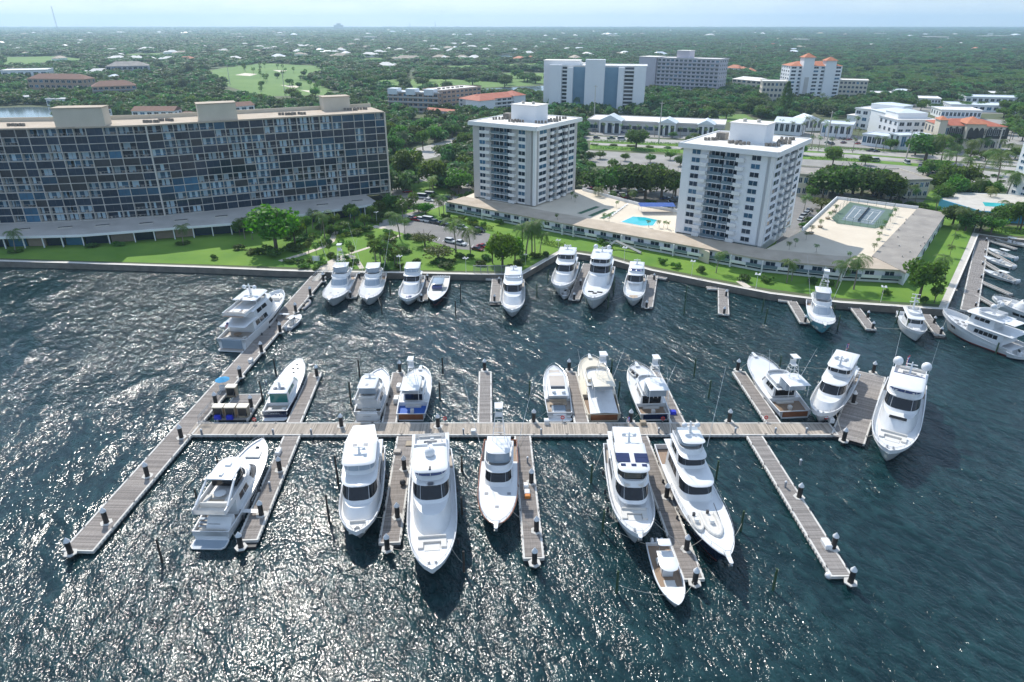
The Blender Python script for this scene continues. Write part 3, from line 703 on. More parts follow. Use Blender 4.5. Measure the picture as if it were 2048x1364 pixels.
def motor_yacht(y, house, win1, fly, top, hz, hw=.80, well=True, panes=3, boot='boot_dark', cap=None, hull='gelcoat', glass='glass', vinyl='clear_vinyl', mast=None, ports=True, deck='gelcoat', topmat='gelcoat', aft='teak_pale', visor=.35, upper=None, domes=None, n=2.8, rf=None, rail=True):
    """house (x0,x1) main deck tier; win1 (x0,x1,z0,z1) pilothouse; fly (x0,x1); top (x0,x1,z) hardtop; hz = (deck level, house roof level)"""
    y.hull(hull, boot, cap, deck, aft, p=3.6, q=.70, bf=.75, ba=.9, cf=house[0])
    d0, d1 = hz
    h1 = y.house(house[0], house[1], hw, d0-.8, d1, rf=(rf or 2.2), ra=-.3, rs=.25, nose=.45, n=n, name='main_deckhouse'); y.both(h1, .56, .93, .38, .78, panes, glass)
    px0, px1, z0, z1 = win1
    h2 = y.house(px0, px1, hw*.94, d1-.05, z1, rf=2.0, ra=.2, rs=.22, nose=.38, n=3.0, name='pilothouse')
    y.win(h2, -.44, .44, .22, .90, 3, .02, glass, 'windshield_pane'); y.both(h2, .54, .9, .35, .85, 2, glass)
    vis = visor/y.L*3
    y.roof(px0-.03, px1-2.0/y.L+.55/y.L, hw*.98, z1, .22, nose=.36, n=3.0, name='pilothouse_roof', crown=.1)
    f0, f1 = fly
    c = y.coaming(f0, f1, hw*.86, z1+.2, z1+1.05, rf=.5, nose=.35, n=3)
    v = y.house(f0+(f1-f0)*.5, f1-.3/y.L, hw*.83, z1+1.05, top[2]-.05, rf=.55, ra=0, rs=.08, nose=.5, n=3, mat=vinyl, name='flybridge_screen') if vinyl else None
    if v:
        for u in (-.62, -.4, -.2, 0, .2, .4, .62):
            m = MB(); m.tube(y.op(v, u, v['z0'], .03), y.op(v, u, v['z1'], .03), .05, n=5); m.build('screen_frame', 'gelcoat', v['o'])
    t0, t1, tz = top
    y.roof(t0, t1, hw*.9, tz, .22, nose=.25, n=3.2, name='hardtop', crown=.16, mat=topmat)
    m = MB()
    for fx_ in (t0+.03, (t0+t1)/2):
        for sg in (1, -1): m.tube((fx_*y.L, sg*hw*.4*y.B, z1+.2), (fx_*y.L+.3, sg*hw*.4*y.B, tz), .09, n=6)
    m.build('hardtop_strut', 'gelcoat', y.t, 'stuff')
    y.settee(f0+.04, z1+.26, hw*y.B*.6, name='flybridge_settee'); y.helm((t0+t1)/2+.02, z1+.26)
    if well:
        a = min(.93, house[1]+.035); zz = y.dz(a)
        y.settee(a-.01, zz, y.hb(a)*1.25, 1.6, name='bow_seat'); y.pad(min(.9, a+.035), zz+.05, 1.4, y.hb(a)*.7)
    # aft cockpit under the overhang of the upper deck
    y.roof(max(.02, house[0]-.14), house[0]+.08, hw*1.0, d1-.1, .2, nose=.05, n=6, name='aft_overhang', crown=.02)
    y.settee(.05, y.dz(.05), y.B*.62, 1.6, name='cockpit_settee'); m = MB(); X = .11*y.L; m.lathe((X, 0, y.dz(.1)), [(.08, 0), (.08, .7), (1.0, .7), (1.0, .78)], 14); m.build('cockpit_table', 'teak', y.t)
    if ports: y.chine_windows(.42, .72, .45, .68, 3)
    if rail: y.rail(.5, .985, .55)
    m = MB()
    for sg in (1, -1): m.lathe((.925*y.L, sg*.5, y.dz(.925)), [(.2, 0), (.2, .3), (.12, .35), (.2, .45)], 8)
    m.build('windlass', 'steel', y.t, 'stuff')
    y.platform()
    return h1, h2
def sport_fisher(y, house, hz, fly, top, tower=None, hull='gelcoat', cap='gelcoat', boot='boot_dark', cock=.26, front_glass=True, glass='glass', col='gelcoat', deck='gelcoat', outr=11., flydeck='gelcoat', cockdeck='teak', vinyl=True, side=True, towerw=2.2, rail=True, stripe=None, overhang=.06):
    y.hull(hull, boot, cap, deck, cockdeck, p=3.7, q=.66, bf=.08, ba=.95, cf=cock, stripe=stripe)
    d0, d1 = hz
    h = y.house(house[0], house[1], .70, d0-.3, d1, rf=2.4, ra=0, rs=.3, nose=.4, n=3.0, mat=col, name='deckhouse')
    if front_glass: y.win(h, -.40, .40, .30, .88, 3, .015, glass, 'windshield_pane')
    if side: y.both(h, .53, .92, .42, .82, 2, glass)
    m = MB(); X = house[0]*y.L-.03; w_ = .7*y.B/2*.8; m.box(X, X+.05, -w_, w_, d0-.1, d1-.25); m.build('saloon_door', glass, h['o'])
    f0, f1 = fly
    y.roof(f0-overhang, f1, .74, d1-.02, .16, nose=.4, n=2.8, name='bridge_deck', mat=flydeck, crown=.0)
    c = y.coaming(f0, f1-.01, .68, d1+.14, d1+.95, rf=.5, nose=.4, n=2.7, mat=col, floor=flydeck)
    t0, t1, tz = top
    y.roof(t0, t1, .60, tz, .14, nose=.28, n=3, name='hardtop', mat=col, crown=.1)
    if vinyl:
        v = y.house(t0+(t1-t0)*.3, t1-.1/y.L, .57, d1+.95, tz, rf=.2, rs=.05, nose=.45, n=3, mat='clear_vinyl', name='bridge_enclosure')
    m = MB()
    for a in (t0+.02, t1-.04):
        for sg in (1, -1): m.tube((a*y.L, sg*.27*y.B, d1+.2), (a*y.L, sg*.27*y.B, tz+.02), .05, n=5)
    m.build('hardtop_pipe', 'white_paint', y.t, 'stuff')
    y.helm((t0+t1)/2, d1+.2, 2)
    if tower: y.tower(*tower, w=towerw)
    if outr: y.outrigger(house[0]+.06, d1, outr)
    # cockpit
    y.box('fighting_chair', cock*.45, 0, y.dz(.1), .75, .7, .9, 'cushion'); y.box('mezzanine_seat', cock-.02, 0, y.dz(.1), .8, y.B*.5, .55, 'cushion')
    if rail: y.rail(.62, .985, .6, r=.035)
    y.bowsprit(1.0)
    return h

# --- camera side of the cross dock
Y1 = y = Yacht('flybridge_yacht', 'white flybridge yacht moored stern towards camera at lower left, open swim platform', (424,1080), (524,876), 6.4, 2.0, 4.0, .35, cat='yacht')
y.hull('gelcoat', 'boot_dark', deck='gelcoat', cockpit='teak_pale', p=3.2, bf=.25, ba=.9, cf=.24)
h = y.house(.20, .80, .78, 1.6, 4.7, rf=4.2, ra=1.2, rs=.45, nose=.55, n=2.5, name='main_deckhouse'); y.both(h, .50, .86, .42, .80, 2); y.win(h, -.42, .42, .42, .88, 3, .01, name='windshield_pane')
y.coaming(fx(y,1030,4.6), .58, .82, 4.6, 5.5, rf=1.2, nose=.45, n=2.6, floor='cushion')
y.roof(fx(y,960,7.6), fx(y,914,7.6), .66, 7.5, .22, nose=.45, n=2.6); 
h = y.house(fx(y,955,7.5)+.02, fx(y,918,7.5), .62, 5.5, 7.5, rf=.9, ra=0, rs=.1, nose=.5, n=2.6, mat='glass', name='flybridge_screen')
y.box('hardtop_sunroof', fx(y,930,7.8), -.1, 7.78, 1.0, .9, .35, 'white_paint'); y.box('hardtop_sensor', fx(y,950,7.8), 0, 7.78, .8, .6, .3, 'gelcoat')
for sg in (1, -1):
    m = MB(); X = fx(y,958,7.6)*y.L; m.prism([(X-.2, sg*2.45-.12), (X+1.6, sg*2.1-.12), (X+1.6, sg*2.1+.12), (X-.2, sg*2.45+.12)], 7.5, 7.56); m.tube((X-4., sg*2.55, 5.4), (X+.6, sg*2.2, 7.55), .22, n=6); m.build('arch', 'gelcoat', y.t)
y.settee(fx(y,1012,4.7)+.01, 4.68, 4.2, 2.0, mat='cushion'); y.pad(fx(y,1006,4.7), 4.68, 1.6, 2.6, 'cushion_tan', name='sunpad'); m = MB(); X = fx(y,988,5.2)*y.L; m.lathe((X, 0, 4.68), [(.1, 0), (.1, .6), (.9, .62), (.9, .7)], 16); m.build('table', 'white_paint', y.t)
y.settee(.05, y.dz(.05), 4.0, 1.4); m = MB(); m.smooth = True; m.add([(-.1, -2.7, .35), (-.1, 1.2, .35), (2.4, 1.2, 3.0), (2.4, -2.7, 3.0), (3.2, 1.2, 3.0), (3.2, -2.7, 3.0), (3.2, 1.2, .35), (3.2, -2.7, .35)], [(0, 3, 2, 1), (3, 5, 4, 2), (1, 2, 4, 6), (0, 7, 5, 3), (5, 7, 6, 4)]); m.build('transom_slope', 'gelcoat', y.t)
for k in range(6): m = MB(); m.box(.1+k*.42, .6+k*.42, 1.25, 2.6, .4+k*.42, .47+k*.42); m.build('transom_step', 'hull_grey', y.t)
y.platform(2.0, .86, .38, 'hull_grey'); y.pad(.82, y.dz(.82)+.05, 2.2, 2.6); y.rail(.42, .985, .75); y.hatch(.9, 0); squiggle(y, 2.2, 1.9, 1.58, amp=.1); y.fenders((.2, .35, .5), -1); y.chine_windows(.35, .62, .4, .66, 2)
m = MB(); m.box(.22*y.L, .22*y.L+.9, -y.B/2-2.3, -y.B/2+.2, 1.55, 1.65); m.build('gangway', 'gelcoat', y.t)

Y2 = y = Yacht('motor_yacht', 'white motor yacht with aft canvas awning, bow to camera left of the cluttered dock', (738,868), (712,1064), 7.1, 2.4, 4.0, 2.4, L=25.5, bow_ref=True)
motor_yacht(y, (.17, fx(y,1034,4.4)), (.24, fx(y,1005,4.6)+.01, 4.4, 6.6), (.2, fx(y,948,7.2)), (fx(y,884,9.1), fx(y,931,9.1), 8.9), (2.8, 4.4), hw=.86)
m = MB(); a, b = fx(y,884,9)*y.L, fx(y,850,8.4)*y.L; m.add([(a, -2.8, 8.95), (a, 2.8, 8.95), (b, 1.9, 8.4), (b, -1.9, 8.4), (a, -2.8, 8.85), (a, 2.8, 8.85), (b, 1.9, 8.3), (b, -1.9, 8.3)], [(0,1,2,3),(7,6,5,4),(0,4,5,1),(2,6,7,3),(1,5,6,2),(3,7,4,0)]); m.build('awning', 'cap_white', y.t)
for sy in (.9, -.9): y.box('hardtop_hatch', fx(y,890,9.3), sy, 9.2, 1.0, .8, .1, 'rubber_grey')
y.mast(fx(y,905,9.4), 9.2, 1.3, ((.3, .8, .3),), 1, .3, ()); y.fenders((.3, .5, .65), 1)

Y3 = y = Yacht('motor_yacht', 'largest white tri-deck yacht with pale satellite dome, bow to camera at lower centre', (864,872), (864,1139), 7.9, 3.0, 4.8, 3, L=32.5, bow_ref=True)
motor_yacht(y, (.16, fx(y,1058,5.2)), (.22, fx(y,1008,6.0), 6.0, 8.3), (.14, fx(y,962,8.6)), (fx(y,890,10.9), fx(y,945,10.9), 10.7), (3.4, 6.0), hw=.80, vinyl='glass_blue', n=2.4)
y.mast(fx(y,905,11.6), 10.95, 1.6, ((0, 0, .85),), 0, .2, (), arms=False); y.box('horn', fx(y,937,11), 0, 11.0, .9, .35, .2, 'dark_grey')
m = MB(); m.lathe((fx(y,968,8.6)*y.L, 0, 8.62), [(.5, 0), (.5, .06)], 14); m.build('searchlight', 'steel', y.t)
m = MB(); 
for sg in (1, -1): m.box(fx(y,890,11)*y.L, fx(y,890,11)*y.L+.3, sg*.4, sg*2.6, 11.1, 11.4)
m.build('radar_arch', 'gelcoat', y.t, 'stuff'); y.roof(fx(y,866,8.2), .24, .82, 8.0, .18, nose=.05, n=8, name='boat_deck')
deck_tender(y, fx(y,872,8.4), .3, 8.3, 4.6, PI/2*0, 'grey inflatable tender on the aft deck of the largest tri-deck yacht', 'rubber_grey'); y.fenders((.3, .5, .7), 1)

Y4 = y = Yacht('sport_fisher', 'white sportfisher with varnished toe rail and tall tuna tower, bow to camera at centre', (1001,878), (992,1050), 6.9, 1.9, 3.5, 1.8, cat='boat', L=26.5, bow_ref=True)
sport_fisher(y, (.30, fx(y,966,3.4)+.005), (2.6, 5.0), (.26, fx(y,945,5.2)), (fx(y,872,7.9), fx(y,908,7.9), 7.8), (fx(y,872,8)+.02, 7.95, 4.6), cap='varnish', outr=15., cock=.28, side=False)
for a, b in ((fx(y,984,3), 1.9), (fx(y,984,3), -1.9), (fx(y,1013,3.1), 0)): y.hatch(a, b, .6, .6, 'rubber_grey')

Y5 = y = Yacht('motor_yacht', 'white raised-pilothouse yacht with dark solar panels on its roof, bow to camera', (1238,866), (1280,1070), 7.2, 2.7, 4.7, 2.9, L=27.5, bow_ref=True)
motor_yacht(y, (.2, fx(y,1004,5.0)), (.22, fx(y,1002,5.0)+.012, 4.4, 6.6), (.16, fx(y,975,6.8)), (fx(y,884,9.5), fx(y,944,9.5), 9.2), (3.0, 4.6), hw=.80, vinyl=None, visor=.5, rf=1.4)
h = y.house(.16, fx(y,955,8.0), .68, 6.8, 9.15, rf=.8, ra=0, rs=.1, nose=.25, n=3.6, name='sky_lounge'); y.win(h, -.42, .42, .30, .85, 3, .01, name='windshield_pane'); y.both(h, .54, .92, .4, .82, 3)
for sx in (0, 1):
    for sy in (-1.55, 1.45):
        y.box('solar_panel', fx(y,911+sx*9,9.6), sy, 9.62, 1.25, 2.2, .06, 'solar', bev=.01)
for sy in (-1.7, 0, 1.7): y.box('roof_hatch', fx(y,930,9.6), sy, 9.6, .6, .8, .07, 'solar', bev=.01)
y.mast(fx(y,880,9.6), 9.4, 1.6, ((0, .9, .35), (0, -.9, .35)), 1, .4, ()); y.flag(.0, 1.2, 6.2, 1.8); y.roof(fx(y,862,6.8), .3, .8, 6.6, .16, nose=.05, n=8, name='upper_deck'); y.settee(fx(y,868,6.9), 6.8, 4.2); y.bowsprit(.8)
y.settee(fx(y,966,6.9), 6.85, 3.0, .9, name='upper_bench'); y.fenders((.25, .45, .62), -1)

Y6 = y = Yacht('sport_fisher', 'long navy hulled enclosed-bridge yacht with two tenders on its foredeck', (1343,896), (1457,1114), 7.4, 2.4, 4.5, 1.5, cat='yacht')
y.hull('hull_navy', 'boot_red', 'gelcoat', 'gelcoat', 'teak', p=3.1, q=.78, bf=.1, ba=1.0, cf=.2)
h = y.house(.2, fx(y,994,4.4), .78, 2.6, 6.0, rf=2.6, ra=0, rs=.3, nose=.35, n=3.2, name='deckhouse'); y.win(h, -.43, .43, .42, .92, 3, .01, name='windshield_pane'); y.both(h, .53, .92, .5, .86, 3)
y.roof(.12, fx(y,975,6.1), .76, 6.0, .2, nose=.35, n=3, name='house_roof')
h = y.house(.2, fx(y,938,6.4), .64, 6.1, 8.2, rf=1.4, rs=.2, nose=.35, n=3.2, name='enclosed_bridge'); y.win(h, -.43, .43, .32, .92, 3, .01, name='windshield_pane'); y.both(h, .54, .9, .4, .86, 2)
y.roof(.17, fx(y,920,8.3), .64, 8.2, .18, nose=.35, n=3, name='bridge_roof'); y.coaming(.18, fx(y,915,8.4)-.02, .56, 8.36, 9.2, rf=.4)
v = y.house(.22, fx(y,893,9.2), .5, 9.2, 10.6, rf=.3, nose=.4, mat='clear_vinyl', name='upper_station_screen'); y.roof(fx(y,860,10.7), fx(y,888,10.7), .52, 10.6, .16, nose=.25)
y.mast(fx(y,862,11.), 10.8, 2.0, ((.2, 1.1, .5), (.2, -1.1, .5)), 1, .2, ()); y.outrigger(.3, 8.2, 15., .12, .1); y.rail(.42, .985, .8); y.bowsprit(1.5); y.fenders((.3,.45,.6), -1)
deck_tender(y, fx(y,1022,4.4), .1, y.dz(.7)+.2, 5.4, 0, 'larger white tender lashed on the foredeck of the navy hulled yacht'); deck_tender(y, fx(y,1026,4.4), -2.2, y.dz(.7)+.2, 3.6, 0, 'smaller covered dinghy on the foredeck of the navy hulled yacht')
m = MB(); m.tube((fx(y,1010,4)*y.L, 1.6, y.dz(.7)+.9), (fx(y,1050,4)*y.L, 1.5, y.dz(.7)+.5), .06, n=5); m.build('davit', 'dark_grey', y.t)

y = console_boat('console_boat', 'white centre console boat with teak cockpit lying ahead of the solar panel yacht', (1312,1086), (1357,1210), 4.1, cap='gelcoat', n=3, fs=1.2, fb=1.9, floor='teak', L=13.2)
y.roof(.40, .62, .66, y.dz(.4)+2.25, .12, nose=.5, n=2.4, name='forward_hardtop'); y.box('companion_seat', .30, 0, y.dz(.3), 1.2, 2.0, .6, 'cushion'); y.roof(.2, .32, .46, y.dz(.4)+3.4, .1, nose=.3, name='upper_top'); m = MB()
for sx in (.22, .3):
    for sg in (1, -1): m.tube((sx*y.L, sg*.85, y.dz(.3)+2.1), (sx*y.L, sg*.8, y.dz(.3)+3.4), .04, n=5)
m.build('upper_frame', 'steel', y.t, 'stuff')

# --- beyond the cross dock
y = Yacht('express_yacht', 'white lobster-style yacht with navy transom and green tinted glass, stern to cross dock', (551,834), (600,716), 5.5, 1.9, 3.2, .5, cat='yacht')
y.hull('hull_navy', 'boot_red', 'gelcoat', 'gelcoat', 'teak_pale', p=3.1, bf=.1, ba=.8, cf=.16)
h = y.house(.17, fx(y,744,3.4), .72, 1.9, 4.3, rf=3.0, rs=.25, nose=.4, n=3, name='deckhouse'); y.win(h, -.38, .38, .2, .86, 2, .02, 'glass_green', 'windshield_pane'); y.both(h, .52, .9, .45, .85, 2, 'glass_green')
y.roof(fx(y,786,4.5), fx(y,755,4.5), .72, 4.25, .2, nose=.2, n=3.6); m = MB(); X = .165*y.L; m.box(X-.05, X, -1.8, 1.8, 1.6, 4.0); m.build('aft_glass', 'glass_green', h['o'])
y.mast(fx(y,772,4.8), 4.5, 1.4, (), 1, .2, ((0, .3, 2.6),)); 
for sy in (-.75, .75): m = MB(); m.lathe((fx(y,776,4.7)*y.L, sy*1.0, 4.6), [(.45, 0), (.45, .12), (.2, .2)], 12); m.build('hardtop_speaker', 'rubber_grey', y.t)
for a, b in ((.72, .0), (.80, .5), (.80, -.5), (.87, 0)): y.hatch(a, b, .5, .5)
y.platform(1.2, .9, .4, 'gelcoat'); y.settee(.04, y.dz(.05), 3.6, 1.2); y.rail(.5, .985, .7); squiggle(y, 1.35, 1.9, mat='white_paint', amp=.1); y.steps(1.9, n=3, w=.7)

y = Yacht('flybridge_yacht', 'white flybridge motor yacht with curved dark cockpit opening left of the boxed finger dock', (736,840), (762,736), 6.0, 2.3, 3.6, .4, cat='yacht')
y.hull('gelcoat', 'boot_dark', deck='gelcoat', cockpit='teak_pale', p=3.3, bf=.3, ba=.9, cf=.16); h = y.house(.12, .74, .82, 1.8, 4.5, rf=3.6, rs=.35, nose=.5, name='main_deckhouse'); y.both(h, .5, .9, .42, .8, 2); y.win(h, -.4, .4, .4, .86, 3, .01, name='windshield_pane')
y.coaming(fx(y,806,4.7), .6, .80, 4.5, 5.4, rf=.8); y.roof(fx(y,776,7.4), fx(y,748,7.4), .62, 7.2, .18, nose=.25); v = y.house(fx(y,772,7.2), fx(y,750,7.2), .58, 5.4, 7.2, rf=.3, mat='clear_vinyl', name='flybridge_screen')
y.settee(fx(y,798,4.6), 4.6, 3.4, 1.5); y.helm(.42, 4.6); y.box('roof_hatch', fx(y,770,7.4), 0, 7.45, .9, .6, .08, 'rubber_grey'); y.mast(fx(y,755,7.4), 7.4, .9, (), 1, .1, ()); y.box('transom_block', .015, 0, .35, .9, 4.2, 1.9, 'gelcoat', bev=.4); squiggle(y, 1.5, 1.6, -.5, amp=.06); y.rail(.45, .985, .75); y.platform(.9, .86); y.fenders((.3, .5), -1)
y.roof(.02, .2, .7, 4.3, .14, nose=.1, n=6, name='aft_overhang'); y.box('cockpit_bench', .1, 0, 1.6, .8, 3, .5, 'cushion')

y = Yacht('sport_fisher', 'white sportfisher with red-brown transom and blue cockpit cover', (822,838), (841,735), 6.5, 1.7, 3.2, .5, cat='boat')
sport_fisher(y, (.3, .70), (2.0, 4.3), (.26, .62), (fx(y,781,7.0), fx(y,750,7.0), 6.9), (fx(y,760,7), 7.0, 3.2), stripe=None, outr=0, cockdeck='boat_cover_blue', towerw=1.9); m = MB(); m.box(-.03, 0, -2.5, 2.5, .35, 1.6); m.build('transom_panel', 'varnish', y.t)
y = Yacht('express_yacht', 'white express cruiser with tan sliding sunroof, stern to cross dock', (1119,836), (1107,730), 5.6, 1.7, 3.0, .4, cat='yacht')
y.hull('gelcoat', 'boot_dark', deck='gelcoat', cockpit='teak_pale', p=3.3, bf=.12, ba=.7, cf=.3); h = y.house(.3, .78, .76, 1.9, 4.0, rf=3.8, rs=.35, nose=.5, name='deckhouse'); y.both(h, .5, .9, .4, .8, 2); y.win(h, -.36, .36, .3, .8, 2, .01, name='windshield_pane')
y.roof(fx(y,791,4.2), fx(y,744,4.2), .74, 4.0, .18, nose=.3); y.box('sunroof', fx(y,760,4.4), 0, 4.24, 4.6, 3.2, .07, 'sunroof_tan', bev=.02); y.box('foredeck_pad', .84, 0, y.dz(.84), 2.4, 2.4, .15, 'sunroof_tan', bev=.05)
y.box('roof_opening', fx(y,774,4.4), 0, 4.24, 1.2, 3.0, .06, 'glass', bev=.01)
for sy in (-1.0, 1.0): m = MB(); m.smooth = True; m.ball((fx(y,783,4.6)*y.L, sy, 4.5), .45, 10, .8); m.build('satellite_dome', 'cap_white', y.t)
y.settee(.24, y.dz(.2), 3.6, 1.0, face=-1, mat='cushion_tan'); y.pad(.12, 1.2, 2.6, 2.9, 'hull_grey'); y.box('transom_block', .03, 0, .4, 1.5, 2.8, 1.2, 'gelcoat', bev=.3); y.steps(2.0, n=5, w=.7); y.steps(-2.0, n=5, w=.7); y.platform(1.3, .9, .4, 'gelcoat'); y.rail(.5, .985, .7); squiggle(y, 1.2, 1.2, -.3, amp=.05)
y = Yacht('sport_fisher', 'beige sportfisher with varnished transom and canvas covered cockpit', (1208,840), (1179,712), 7.4, 1.8, 3.7, .4, cat='boat')
sport_fisher(y, (.36, .70), (2.4, 4.8), (.34, .64), (fx(y,773,7.6), fx(y,742,7.6), 7.5), (fx(y,750,7.8), 7.6, 3.4), hull='gelcoat_beige', cap='gelcoat_beige', col='gelcoat_beige', deck='gelcoat_beige', outr=8., cock=.34, towerw=2.4, front_glass=False)
m = MB(); m.box(-.03, 0, -2.75, 2.75, .35, 1.65); m.build('transom_panel', 'varnish', y.t)
m = MB(); a = .36*y.L; m.add([(.0, -2.9, 1.95), (.0, 2.9, 1.95), (a, 2.6, 3.6), (a, -2.6, 3.6), (0, 0, 2.1), (a, 0, 3.9)], [(0,3,5,4),(4,5,2,1)]); m.build('cockpit_cover', 'cap_white', y.t)
y = Yacht('sport_fisher', 'white sportfisher with navy transom and broad open upper deck', (1310,838), (1273,728), 6.8, 1.6, 3.3, .4, cat='boat')
sport_fisher(y, (.2, .66), (2.0, 4.5), (.14, .56), (fx(y,781,7.8), fx(y,754,7.8), 7.7), (fx(y,757,7.8), 7.8, 3.2), outr=7., cock=.22, overhang=.02); m = MB(); m.box(-.03, 0, -2.5, 2.5, .35, 1.5); m.build('transom_panel', 'hull_navy', y.t)
m = MB(); m.lathe((.8*y.L, 1.6, y.dz(.8)), [(.4, 0), (.45, .5), (.3, .9)], 10); m.build('anchor_ball', 'dark_grey', y.t); deck_tender(y, .74, 1.0, y.dz(.74)+.15, 3.2, .3, 'small dinghy on the foredeck of the navy transom sportfisher')
y = Yacht('sport_fisher', 'white sportfisher with brown transom angled beside the tee head dock', (1589,833), (1508,709), 7.4, 1.7, 3.9, .4, cat='boat')
sport_fisher(y, (.25, .62), (2.4, 4.7), (.22, .54), (fx(y,772,7.6), fx(y,746,7.6), 7.5), (fx(y,752,7.6), 7.6, 2.8), outr=9., cock=.24); m = MB(); m.box(-.03, 0, -2.7, 2.7, .35, 1.55); m.build('transom_panel', 'varnish', y.t)
y = Yacht('motor_yacht', 'cream-white motor yacht bow to camera left of the tee head dock, flag aft', (1692,742), (1638,826), 6.8, 2.4, 3.9, 2.4, L=26, bow_ref=True)
motor_yacht(y, (.18, fx(y,815,4.0)), (.22, fx(y,793,4.1)+.01, 4.2, 6.2), (.2, .5), (.14, fx(y,737,8.6), 8.4), (2.6, 4.2), hw=.80, well=False, panes=3, vinyl='glass'); y.mast(fx(y,728,9), 8.6, 2.2, ((0, .95, .5), (0, -.95, .5)), 1, .3, ((0, 1.9, 3.2), (0, -1.9, 3.2))); y.flag(.02, -1., 6.4, 2.2, (2.4, 1.3)); y.hatch(.72, 0, 1.2, 1.4, 'gelcoat', .1)
y = Yacht('motor_yacht', 'big white tri-deck yacht at the far right with twin satellite domes and striped flag', (1818,748), (1779,901), 8.4, 3.2, 5.0, 3, L=35, bow_ref=True)
motor_yacht(y, (.16, fx(y,857,5.0)), (.22, fx(y,821,6.2)+.01, 5.9, 8.3), (.18, fx(y,792,8.6)+.01), (fx(y,752,10.6), fx(y,781,10.6), 10.6), (3.5, 5.9), hw=.80, n=2.4, vinyl='glass_blue')
y.box('skylight', fx(y,835,6.1), 0, 5.95, 1.0, 3.0, .12, 'glass', bev=.02); y.mast(fx(y,738,11.5), 10.6, 2.2, ((0, 2.5, .95), (0, -2.5, .95)), 1, .5, ((-2, 3.2, 7.), (-2, -3.2, 7.), (-3, -3.2, 7.))); y.flag(fx(y,736,11), -.9, 9.6, 3.2, (3.0, 1.9)); y.roof(fx(y,738,8.4), .3, .8, 8.0, .18, nose=.05, n=8, name='boat_deck')

# --- yacht and tenders on the main pier
y = Yacht('motor_yacht', 'large white yacht with teak decks moored alongside the outer face of the main pier', (466,697), (561,578), 8.2, 3.0, 4.9, .4, cat='yacht')
motor_yacht(y, (.2, .80), (.24, .70, 5.6, 7.6), (.1, .60), (.30, .58, 9.6), (3.2, 5.6), hw=.84, vinyl=None, n=2.5, rf=3.0); y.mast(.44, 9.9, 3.0, ((0, 1.4, .55), (0, -1.4, .55)), 1, .6, ()); y.fenders((.25, .4, .55, .68), -1)
y.box('garage_door', -.002, 0, .5, .3, 5.2, 2.3, 'hull_grey', bev=.1); y.box('upper_deck_teak', .16, 0, 7.86, 5.0, 5.4, .05, 'teak', bev=.01); y.box('upper_table', .17, 0, 7.9, 1.6, 1.6, .7, 'white_paint'); y.flag(.01, 0, 5.8, 1.8); y.roof(.04, .3, .82, 5.55, .2, nose=.05, n=8, name='upper_aft_deck')
m = MB(); m.box(.62*y.L, .62*y.L+1.0, -y.B/2-2.6, -y.B/2+.2, 1.9, 2.0); m.build('gangway', 'gelcoat', y.t)
for f in (.3, .36): y.box('deck_lounger', f, 1.0 if f == .3 else -1.0, 9.9, 1.8, .8, .35, 'cushion')
o = inflatable(6.0, 'rubber_grey'); p = at(600, 619, 0); q = at(623, 600, 0); o.location = p; o.rotation_euler = (0, 0, math.atan2(q.y-p.y, q.x-p.x)); tag(o, 'grey inflatable tender tied to the main pier near the shore', 'tender')
console_boat('console_boat', 'small white centre console with tee top tied to the inner face of main pier', (574,659), (600,628), 3.0, n=1, tee=True, cat='boat')

# --- along the seawall
y = Yacht('sport_fisher', 'leftmost shore sportfisher, white with the tallest tuna tower', (692,550), (659,598), 7.4, 1.8, 3.6, 1.8, cat='boat', L=27, bow_ref=True)
sport_fisher(y, (.24, .56), (2.6, 4.6), (.18, .46), (.2, .38, 7.2), (.26, 7.2, 4.4), outr=11., cock=.22, glass='hull_grey', side=True)
for a, b in ((.75, 1.1), (.75, -1.1), (.85, 0)): y.hatch(a, b, .6, .6, 'rubber_grey')
y = Yacht('sport_fisher', 'second shore sportfisher from the left, white with blue-grey shaded windshield', (752,551), (734,597), 7.0, 1.8, 3.4, 1.8, cat='boat', L=26, bow_ref=True)
sport_fisher(y, (.24, .58), (2.5, 4.5), (.18, .46), (.16, .38, 6.8), None, outr=16., cock=.22, glass='hull_grey'); y.hatch(.82, 0, .7, .7, 'rubber_grey')
y = Yacht('express_yacht', 'white flybridge cruiser with flat hardtop and blue deck hatch by the seawall', (831,551), (813,598), 6.8, 1.9, 3.0, 1.9, cat='yacht', L=23, bow_ref=True)
motor_yacht(y, (.2, .70), (.24, .52, 3.8, 5.2), (.14, .42), (.1, .38, 7.0), (2.6, 3.8), hw=.76, well=False, vinyl='clear_vinyl', ports=False); y.box('deck_hatch_blue', .8, 0, y.dz(.8), 1.6, 1.6, .1, 'glass_blue', bev=.02)
y = Yacht('console_boat', 'dark hulled open sport boat with pale blue console and four outboards at seawall', (882,556), (867,601), 6.0, 1.5, 2.6, 1.4, cat='boat', L=24, bow_ref=True)
y.hull('hull_navy', 'boot_red', 'gelcoat', 'gelcoat', 'cushion', p=2.3, bf=.12, ba=.5, cf=.6); y.roof(.3, .56, .6, 3.5, .12, mat='hull_grey', name='tee_top'); y.box('console', .48, 0, 1.2, 4.0, 3.0, 1.6, 'hull_grey'); y.box('windscreen', .57, 0, 2.4, 1.0, 3.0, .8, 'glass_blue'); y.pad(.70, 1.9, 4.0, 3.0, 'cushion'); y.outboards(4); y.box('leaning_post', .32, 0, .9, .9, 2.4, 1.1, 'cushion'); y.pad(.82, 1.9, 1.6, 1.6, 'cushion')
m = MB()
for a in (.33, .5):
    for sg in (1, -1): m.tube((a*y.L, sg*1.1, 1.0), (a*y.L, sg*1.1, 3.5), .05, n=5)
m.build('top_frame', 'steel', y.t, 'stuff')
